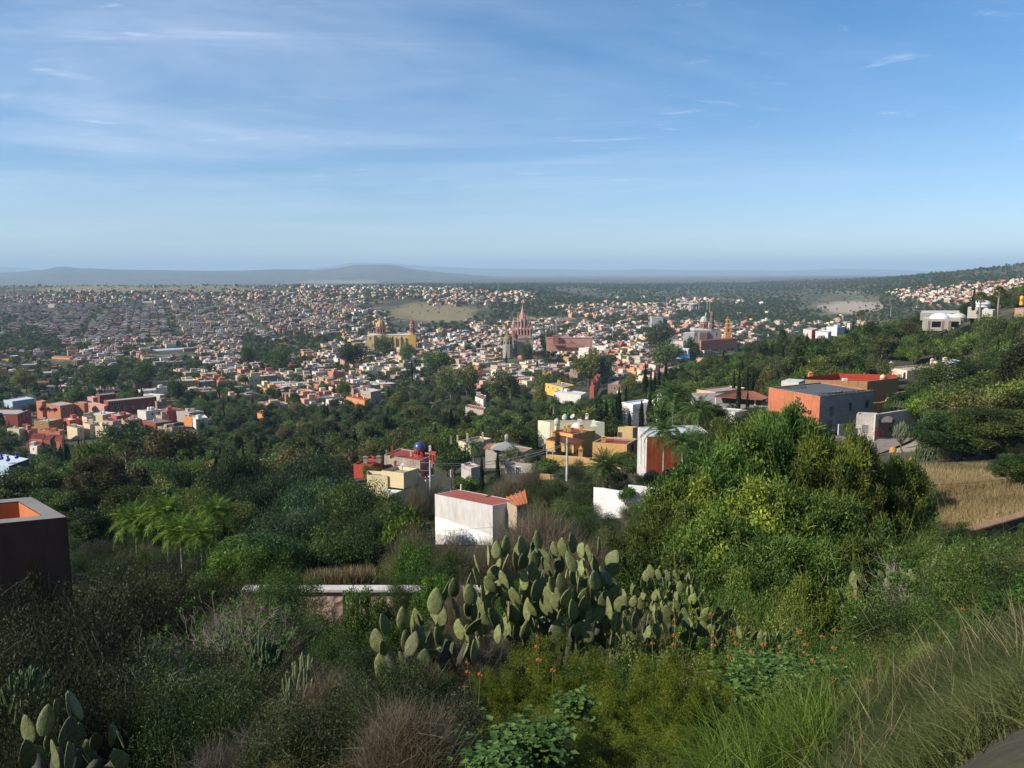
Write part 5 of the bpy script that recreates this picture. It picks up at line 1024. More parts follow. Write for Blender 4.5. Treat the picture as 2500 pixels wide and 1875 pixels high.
# ------------------------------------------------------------------ landmarks of the old town
class At:
    """local builder space for a landmark: metres per photo pixel at its depth"""
    def __init__(s, name, label, cat, u, vb, D, depth_px=None):
        s.p = pt(u, vb, D); s.t = thing(name, label, cat, s.p); s.k = D/F*1.0; s.u = u; s.vb = vb; s.D = D; s.root = s; s.off = Vector(s.p)
    def X(s, u): return (u-s.u)*s.k
    def Z(s, v): return (s.vb-v)*s.k
    def put(s, name, b, mats, smooth=False, parent=None, **k): return link(name, b.build(name, mats, smooth), parent or s.t, **k)
def spire(b, x, y, z0, z1, r, n=8, crock=True):
    b.lathe([(r, z0), (r*1.08, z0+.3), (r*.55, z0+(z1-z0)*.42), (r*.22, z0+(z1-z0)*.78), (.06, z1)], n, (x, y, 0))
PK = plaster((.58, .33, .26), .25); PK2 = plaster((.66, .45, .36), .25); STN = plaster((.36, .31, .24), .5); PKd = plaster((.36, .14, .10), .35)
L1 = At('parish_church', 'pink neo-gothic parish church with tall pointed central spire and flanking pinnacles', 'church', 1275, 845, 870)
x0, x1 = L1.X(1262), L1.X(1296); W_ = (x1-x0); cx_ = (x0+x1)/2; b = B()
b.box((cx_, 0, -6), (W_*1.02, W_*.9, L1.Z(818)+6)); b.box((cx_, 0, L1.Z(818)), (W_*1.1, W_*.95, .5)); L1.put('tower_base', b, plaster((.58, .44, .37), .4))
b = B(); b.box((cx_, 0, L1.Z(818)), (W_*.82, W_*.75, L1.Z(802)-L1.Z(818))); zt = L1.Z(802); b.box((cx_, 0, zt-.5), (W_*1.02, W_*.95, .9)); L1.put('arcade_tier', b, PK)
for k in range(5): b = B(); xx = cx_+W_*(-.44+.22*k); b.lathe([(.65, L1.Z(818)), (.5, L1.Z(817)), (.5, zt-1), (.7, zt)], 6, (xx, -W_*.45, 0)); spire(b, xx, -W_*.45, zt, zt+4.2, .7, 6); L1.put('pinnacle', b, PK)
for k in range(4): b = B(); b.box((cx_+W_*(-.33+.22*k), -W_*.385, L1.Z(816)), (1.1, .2, zt-L1.Z(816)-2)); L1.put('arch_opening', b, dark)
xc = L1.X(1275.5); r2 = L1.X(1287)-xc; z2 = zt; z3 = L1.Z(779); b = B(); b.lathe([(r2*.8, z2), (r2*.78, z3-1), (r2*.95, z3)], 8, (xc, 0, 0), math.pi/8); L1.put('middle_tier', b, PK2)
for k in range(8):
    a_ = k*math.pi/4+math.pi/8; b = B(); xx, yy = xc+r2*math.cos(a_), r2*math.sin(a_); b.lathe([(.6, z2), (.5, z3-3), (.6, z3-2)], 6, (xx, yy, 0)); spire(b, xx, yy, z3-2, z3+6.5, .75, 6); L1.put('pinnacle', b, PK)
    a_ = k*math.pi/4; b = B(); b.box((xc+r2*.74*math.cos(a_), r2*.74*math.sin(a_), z2+1.5), (.3, 1.4, (z3-z2)*.6), a_); L1.put('arch_opening', b, dark)
b = B(); zt2 = L1.Z(744); b.lathe([(r2*.62, z3-1), (r2*.66, z3+3), (r2*.5, z3+4), (r2*.40, z3+(zt2-z3)*.35), (r2*.20, z3+(zt2-z3)*.68), (.1, zt2)], 8, (xc, 0, 0)); L1.put('spire', b, PK)
for k in range(8): b = B(); a_ = k*math.pi/4; spire(b, xc+r2*.62*math.cos(a_), r2*.62*math.sin(a_), z3+2.5, z3+7.5, .5, 5); L1.put('pinnacle', b, PK)
b = B(); b.box((xc, 0, zt2-.2), (.25, .25, 3.4)); b.box((xc, 0, zt2+2), (1.5, .25, .25), bottom=True); L1.put('cross', b, dark)
for ul, ur, tip in ((1248, 1259.5, 775), (1288.5, 1300, 777)):
    xm = L1.X((ul+ur)/2); rr = (L1.X(ur)-L1.X(ul))/2; b = B(); zz = L1.Z(800); b.box((xm, -1, -6), (rr*1.7, rr*1.7, zz+6)); o_ = L1.put('side_tower', b, PK)
    for zq in (L1.Z(814), L1.Z(826)): b = B(); b.box((xm, -1-rr*.86, zq), (rr*.6, .15, 3.0)); L1.put('window', b, dark, parent=o_)
    b = B(); b.lathe([(rr*.7, zz), (rr*.62, zz+3.2), (rr*.75, zz+3.8)], 8, (xm, -1, 0)); spire(b, xm, -1, zz+3.8, L1.Z(tip), rr*.6, 8); L1.put('spire', b, PK, parent=o_)
    for dx in (-1, 1): b = B(); spire(b, xm+dx*rr*.85, -1-rr*.7, zz, zz+5.5, .55, 5); L1.put('pinnacle', b, PK, parent=o_)
b = B(); q = [(L1.X(1262), -2), (L1.X(1302), -4), (L1.X(1300), -22), (L1.X(1258), -20)]; b.box((L1.X(1281), -12, -8), (L1.X(1302)-L1.X(1262), 17, L1.Z(826)+8)); L1.put('nave', b, STN)
b = B(); xa, xb = L1.X(1262), L1.X(1302); v = b.verts([(xa, -20.6, L1.Z(826)), (xb, -20.6, L1.Z(826)), (xb, -3.4, L1.Z(826)), (xa, -3.4, L1.Z(826)), ((xa+xb)/2, -20.6, L1.Z(821)), ((xa+xb)/2, -3.4, L1.Z(821))]); b.face(v, v+1, v+4); b.face(v+1, v+2, v+5, v+4); b.face(v+3, v, v+4, v+5); L1.put('nave_roof', b, plaster((.20, .13, .09), .4))
for uu, rpx, vd, vt, D_, dm in ((1240, 11.5, 824, 813, -26, flat('ochre_green_dome', (.21, .17, .06), .6)), (1255.5, 9, 820, 810, -14, flat('rust_dome', (.20, .075, .04), .6))):
    xx = L1.X(uu); rr = rpx*L1.k; b = B(); b.lathe([(rr*1.12, -10), (rr*1.12, L1.Z(836)), (rr*.98, L1.Z(836)+.2), (rr*.98, L1.Z(vd))], 8, (xx, D_, 0), math.pi/8); o_ = L1.put('apse_drum', b, STN)
    b = B(); zb = L1.Z(vd); hh_ = (vd-vt)*L1.k; b.lathe([(rr*math.cos(t), zb+hh_*math.sin(t)) for t in np.linspace(0, 1.55, 9)], 16, (xx, D_, 0)); b.lathe([(.5, zb+hh_), (.6, zb+hh_+1.6), (.05, zb+hh_+3)], 6, (xx, D_, 0)); L1.put('dome', b, dm, True, parent=o_)
    for k in range(8): a_ = k*math.pi/4; b = B(); b.box((xx+rr*.93*math.cos(a_), D_+rr*.93*math.sin(a_), L1.Z(834)), (.3, 1.3, 2.8), a_); L1.put('window', b, dark, parent=o_)
OCC.append((1228, 1303, 745, 860, 870, 1)); FOOT.append((L1.p.x+3, 862, 30)); FOOT.append((L1.p.x-12, 845, 20))
# yellow domed church
YW = plaster((.60, .44, .22), .3); PKc = plaster((.40, .23, .18), .4)
L2 = At('convent_church', 'yellow church with striped gold dome on a pink drum and slender bell tower', 'church', 960, 842, 1000)
def bx(L, u0, u1, v0, v1, y, d): b = B(); b.box(((L.X(u0)+L.X(u1))/2, y, L.Z(v1)), (L.X(u1)-L.X(u0), d, L.Z(v0)-L.Z(v1))); return b
L2.put('nave', bx(L2, 902, 1004, 817, 855, 0, 18), YW); L2.put('nave_roof', bx(L2, 901.5, 1004, 815.5, 817, 0, 18.6), plaster((.7, .62, .5), .2)); L2.put('buttress', bx(L2, 902, 919, 817, 855, -12, 8), YW)
for uu in (956, 966, 978, 990): L2.put('buttress', bx(L2, uu, uu+4, 822, 855, -11, 4), YW)
for uu in (909, 962, 984): L2.put('window', bx(L2, uu-1, uu+1, 820, 826, -16.2 if uu == 909 else -9.1, .3), dark)
xx = L2.X(930.5); rr = 11.2*L2.k; b = B(); b.lathe([(rr*1.08, L2.Z(816)), (rr*1.08, L2.Z(814)), (rr*.92, L2.Z(814)), (rr*.92, L2.Z(799)), (rr*1.1, L2.Z(797.5)), (rr*1.1, L2.Z(797))], 16, (xx, 0, 0)); o_ = L2.put('drum', b, PKc)
for k in range(12): a_ = k*math.pi/6; b = B(); b.lathe([(.4, L2.Z(814)), (.4, L2.Z(799))], 6, (xx+rr*1.02*math.cos(a_), rr*1.02*math.sin(a_), 0)); L2.put('drum_column', b, PKc, parent=o_); a_ += math.pi/12; b = B(); b.box((xx+rr*.92*math.cos(a_), rr*.92*math.sin(a_), L2.Z(811)), (.3, 1.2, 4.2), a_); L2.put('window', b, dark, parent=o_)
b = B(); zb = L2.Z(797); hh_ = L2.Z(780)-zb; N_ = 24; prof = [(rr*.98*math.cos(t), zb+hh_*math.sin(t)) for t in np.linspace(0, 1.5, 9)]
for i in range(len(prof)-1):
    for k in range(N_):
        b.mat(1 if k % 3 == 0 else 0); q = [(prof[i+j][0]*math.cos(2*math.pi*(k+m)/N_)+xx, prof[i+j][0]*math.sin(2*math.pi*(k+m)/N_), prof[i+j][1]) for j, m in ((0, 0), (0, 1), (1, 1), (1, 0))]; v = b.verts(q); b.face(v, v+1, v+2, v+3)
L2.put('dome', b, [flat('gold_tiles', (.55, .36, .09), .5), flat('rust_rib', (.2, .06, .03), .6)]); b = B(); b.lathe([(rr*.22, L2.Z(780)), (rr*.2, L2.Z(777)), (rr*.26, L2.Z(776.6)), (.1, L2.Z(772)), (.08, L2.Z(769))], 8, (xx, 0, 0)); L2.put('lantern', b, PKd)
xx = L2.X(1009); L2.put('tower_base', bx(L2, 1000, 1018, 815.5, 858, -8, 8), plaster((.62, .36, .08), .25)); b = B(); b.lathe([(4.0, L2.Z(815.5)), (3.2, L2.Z(812)), (3.0, L2.Z(795)), (3.9, L2.Z(793)), (3.6, L2.Z(790))], 8, (xx, -8, 0), math.pi/8); o_ = L2.put('bell_tower', b, PKc)
for k in range(8): a_ = k*math.pi/4; b = B(); b.box((xx+2.85*math.cos(a_), -8+2.85*math.sin(a_), L2.Z(809)), (.3, 1.0, 5.0), a_); L2.put('belfry_opening', b, dark, parent=o_)
b = B(); b.lathe([(3.0, L2.Z(790)), (2.9, L2.Z(787)), (1.6, L2.Z(782)), (.5, L2.Z(779)), (.3, L2.Z(776))], 10, (xx, -8, 0)); L2.put('tower_cap', b, flat('red_dome', (.28, .07, .045), .6), True)
OCC.append((900, 1020, 770, 838, 990, .7)); FOOT.append((L2.p.x-14, 1000, 22)); FOOT.append((L2.p.x+14, 1000, 18))
# grey church with tall stone tower
GR = plaster((.27, .24, .22), .45); RS_ = plaster((.36, .19, .14), .45)
L3 = At('grey_church', 'grey stone church with pale ribbed dome and dark pink bell tower', 'church', 1720, 828, 1000)
L3.put('nave', bx(L3, 1689, 1756, 806, 845, 0, 20), GR); L3.put('nave_roof', bx(L3, 1688, 1732, 803, 806, 0, 20.6), plaster((.6, .58, .54), .3)); L3.put('facade', bx(L3, 1700, 1722, 808, 845, -11, 3), plaster((.36, .30, .25), .5))
for uu in (1703, 1708, 1713, 1718): L3.put('facade_column', bx(L3, uu-.8, uu+.8, 809, 845, -13, .8), RS_)
for uu in (1694, 1728, 1744): L3.put('window', bx(L3, uu-1, uu+1, 812, 818, -10.1, .3), dark)
xx = L3.X(1719.5); rr = 9.8*L3.k; b = B(); b.lathe([(rr, L3.Z(804)), (rr, L3.Z(788)), (rr*1.08, L3.Z(787)), (rr*1.08, L3.Z(786.2))], 8, (xx, 4, 0), math.pi/8); o_ = L3.put('drum', b, RS_)
for k in range(8): a_ = k*math.pi/4; b = B(); b.box((xx+rr*.93*math.cos(a_), 4+rr*.93*math.sin(a_), L3.Z(800)), (.3, 1.6, 4.5), a_); L3.put('window', b, dark, parent=o_)
b = B(); zb = L3.Z(786); b.lathe([(rr*math.cos(t), zb+(L3.Z(772)-zb)*math.sin(t)) for t in np.linspace(0, 1.45, 8)], 8, (xx, 4, 0), math.pi/8); L3.put('dome', b, plaster((.48, .46, .40), .4)); b = B(); b.lathe([(1.1, L3.Z(772)), (1.0, L3.Z(767)), (.9, L3.Z(765)), (.1, L3.Z(763))], 8, (L3.X(1723.5), 4, 0)); L3.put('lantern', b, plaster((.5, .45, .4)))
xx = L3.X(1732.5)
for k, (v0, v1, rpx) in enumerate(((803, 790, 6.6), (790, 778, 5.8), (778, 767, 4.8))):
    b = B(); r_ = rpx*L3.k; b.lathe([(r_, L3.Z(v0)), (r_*.9, L3.Z(v0)+.5), (r_*.9, L3.Z(v1)-.8), (r_*1.08, L3.Z(v1))], 8, (xx, -8, 0), math.pi/8); o_ = L3.put('tower_tier', b, plaster((.30, .17, .13), .5))
    for j in range(8): a_ = j*math.pi/4; b = B(); b.box((xx+r_*.84*math.cos(a_), -8+r_*.84*math.sin(a_), L3.Z(v0)+1), (.3, r_*.32, (v0-v1)*L3.k*.6), a_); L3.put('belfry_opening', b, dark, parent=o_)
b = B(); b.lathe([(2.3, L3.Z(767)), (2.3, L3.Z(764)), (1.5, L3.Z(761)), (.2, L3.Z(759))], 10, (xx, -8, 0)); L3.put('tower_cap', b, flat('red_dome', (.28, .07, .045), .6), True)
OCC.append((1688, 1757, 760, 830, 990, 1)); FOOT.append((L3.p.x, 1000, 24))
ORG = plaster((.62, .24, .06), .25)
L4 = At('orange_bell_tower', 'orange stepped bell tower with white trim and red cap east of the grey church', 'tower', 1776, 820, 985); xx = 0
for k, (v0, v1, hw) in enumerate(((845, 812, 6.6), (812, 799, 6.0), (799, 790, 5.0), (790, 780, 4.0))):
    b = B(); b.box((0, 0, L4.Z(v0)), (hw*2*L4.k, hw*2*L4.k, (v0-v1)*L4.k)); b.mat(1); b.box((0, 0, L4.Z(v1)-.3), (hw*2.25*L4.k, hw*2.25*L4.k, .6), bottom=True); o_ = L4.put('tower_tier', b, [ORG, plaster((.68, .5, .3))])
    if k: b = B(); b.box((0, -hw*L4.k, L4.Z(v0)+.9), (hw*.6*L4.k, .2, (v0-v1)*L4.k*.55)); L4.put('belfry_opening', b, dark, parent=o_); b = B(); b.box((-hw*L4.k, 0, L4.Z(v0)+.9), (.2, hw*.6*L4.k, (v0-v1)*L4.k*.55)); L4.put('belfry_opening', b, dark, parent=o_)
b = B(); b.lathe([(1.9, L4.Z(780)), (1.9, L4.Z(778)), (1.3, L4.Z(774.5)), (.1, L4.Z(772))], 10); L4.put('tower_cap', b, flat('red_dome', (.28, .07, .045), .6), True); OCC.append((1768, 1784, 773, 815, 980, 1)); FOOT.append((L4.p.x, 985, 8))
L5 = At('twin_turret_church', 'dark little stone church front with paired turrets near the plaza', 'church', 1351, 825, 900); L5.put('front', bx(L5, 1343, 1360, 803, 845, 0, 7), GR)
for uu in (1344.5, 1350.5, 1358): b = B(); b.lathe([(.9, L5.Z(803)), (.9, L5.Z(796)), (1.1, L5.Z(795.5)), (.5, L5.Z(793)), (.1, L5.Z(789))], 8, (L5.X(uu), -2, 0)); L5.put('turret', b, GR)
for uu in (1348, 1354): L5.put('belfry_opening', bx(L5, uu-1, uu+1, 806, 813, -3.6, .3), dark)
L5.put('clock_face', bx(L5, 1350.2, 1352.2, 808, 812, -3.7, .3), creamp); OCC.append((1342, 1361, 793, 820, 900, 1)); FOOT.append((L5.p.x, 900, 8))
LL = At('long_pink_hall', 'long pink market hall with zigzag gables below the plaza', 'hall', 1389, 845, 830); SAL = plaster((.50, .27, .21), .3)
LL.put('wall', bx(LL, 1335, 1443, 825, 856, 0, 12), SAL); LL.put('roof', bx(LL, 1334, 1444, 824, 825, 0, 12.6), plaster((.4, .2, .16), .3))
for u0, u1, vt in ((1368, 1386, 828), (1388, 1406, 829)): b = B(); v = b.verts([(LL.X(u0), -6.3, LL.Z(838)), (LL.X(u1), -6.3, LL.Z(838)), ((LL.X(u0)+LL.X(u1))/2-2, -6.3, LL.Z(vt)), (LL.X(u0), -6.0, LL.Z(838)), (LL.X(u1), -6.0, LL.Z(838)), ((LL.X(u0)+LL.X(u1))/2-2, -6.0, LL.Z(vt))]); b.face(v, v+1, v+2); b.face(v+1, v+4, v+5, v+2); b.face(v, v+2, v+5, v+3); LL.put('gable', b, PKd)
LL.put('corner_block', bx(LL, 1349, 1362, 818, 840, -5, 8), plaster((.30, .12, .09), .3)); LL.put('arcade_roof', bx(LL, 1344, 1415, 838, 840, -12, 8), PKd); LL.put('end_block', bx(LL, 1436, 1445, 826, 850, -3, 9), SAL)
OCC.append((1334, 1446, 820, 845, 825, 1)); FOOT.append((LL.p.x-12, 828, 14)); FOOT.append((LL.p.x+12, 828, 14))
LS = At('arched_sports_hall', 'long barrel-vaulted hall with pale blue sheet-metal roof west of the old town', 'hall', 415, 872, 1010); b = B(); n = 12
A_ = (LS.X(366), 0, LS.Z(872)); wdt = 13.0; lng = LS.X(462)-LS.X(385); rows = []
for s_ in (0, 1):
    rows.append([(LS.X(378)+(-wdt)*math.cos(math.pi*k/n)*.9+s_*lng*.8, s_*26+math.cos(math.pi*k/n)*7, LS.Z(872)+3+7.0*math.sin(math.pi*k/n)) for k in range(n+1)])
v = b.verts(rows[0]+rows[1]); [b.face(v+k, v+k+1, v+n+2+k, v+n+1+k) for k in range(n)]; b.face(*[v+n-k for k in range(n+1)]); LS.put('vaulted_roof', b, flat('pale_blue_sheet', (.50, .58, .68), .4)); q = B(); q.prism([(rows[0][0][0], rows[0][0][1]), (rows[1][0][0], rows[1][0][1]), (rows[1][n][0], rows[1][n][1]), (rows[0][n][0], rows[0][n][1])], LS.Z(872)-3, LS.Z(872)+3.0); LS.put('wall', q, plaster((.5, .48, .46), .3)); OCC.append((366, 466, 852, 872, 1000, 1)); FOOT.append((LS.p.x-8, 1010, 20)); FOOT.append((LS.p.x+16, 1025, 20))
LG_ = At('grey_depot', 'grey corrugated windowless depot block beyond the pink market hall', 'building', 1604, 790, 1250); LG_.put('wall', bx(LG_, 1589, 1616, 775, 800, 0, 18), plaster((.36, .35, .34), .3)); LG_.put('side_block', bx(LG_, 1616, 1628, 776, 800, 4, 16), plaster((.13, .15, .18), .2)); LG_.put('roof', bx(LG_, 1588.5, 1616.5, 774.3, 775, 0, 18.5), plaster((.45, .44, .42))); OCC.append((1588, 1628, 774, 790, 1250, 1)); FOOT.append((LG_.p.x, 1250, 20))
LW = At('sports_canopy', 'wide white flat sports canopy on thin masts beyond the rooftops', 'canopy', 1678, 752, 1900); b = bx(LW, 1657, 1698, 740, 741, 0, 30); LW.put('canopy', b, plaster((.66, .68, .70), .1))
for uu in (1658, 1668, 1678, 1688, 1697): b = B(); b.tube([(LW.X(uu), -12, LW.Z(756)), (LW.X(uu), -12, LW.Z(741))], .35, 4); LW.put('post', b, whitep)
for k, (uu, v0, v1, D_) in enumerate(((1628, 729, 750, 1850), (1662, 727, 752, 1850), (1707, 724, 750, 1850), (1727, 735, 750, 1850), (1733, 740, 756, 1700), (1534, 738, 770, 1400), (1296, 738, 742, 1900), (1217, 696, 716, 3200), (1333, 797, 822, 860), (1343, 800, 815, 880), (1496, 790, 812, 900), (273, 730, 752, 1900), (307, 740, 772, 1500), (2102, 728, 740, 2100), (2176, 745, 764, 1300))):
    p = pt(uu, v0, D_); z = pt(uu, v1, D_).z-6; t = thing('lamp_mast', 'thin pale mast %s' % ('over the sports canopy, west', 'behind the sports canopy', 'over the sports canopy, east', 'east of the sports canopy', 'lower, east of the canopy', 'alone above the market trees', 'short, behind the church spire', 'tall, on the far scrub road', 'tall, east of the pink church', 'short, by the twin-turret church', 'with white board, above plaza trees', 'on the far west hillside, upper', 'on the west hillside, lower', 'carrying a white tank by the quarry', 'beside the bare quarry road')[k], 'mast', (p.x, D_, z), group='thin masts over the town'); b = B(); rr = .30*D_/1500; b.tube([(0, 0, 0), (0, 0, p.z-z)], [rr, rr*.7], 5); link('pole', b.build('pole', plaster((.62, .62, .62), .1)), t); b = B(); b.box((0, 0, p.z-z), (rr*5, rr*2, rr*3), bottom=True); link('lamp_head', b.build('lamp_head', metal_g), t)
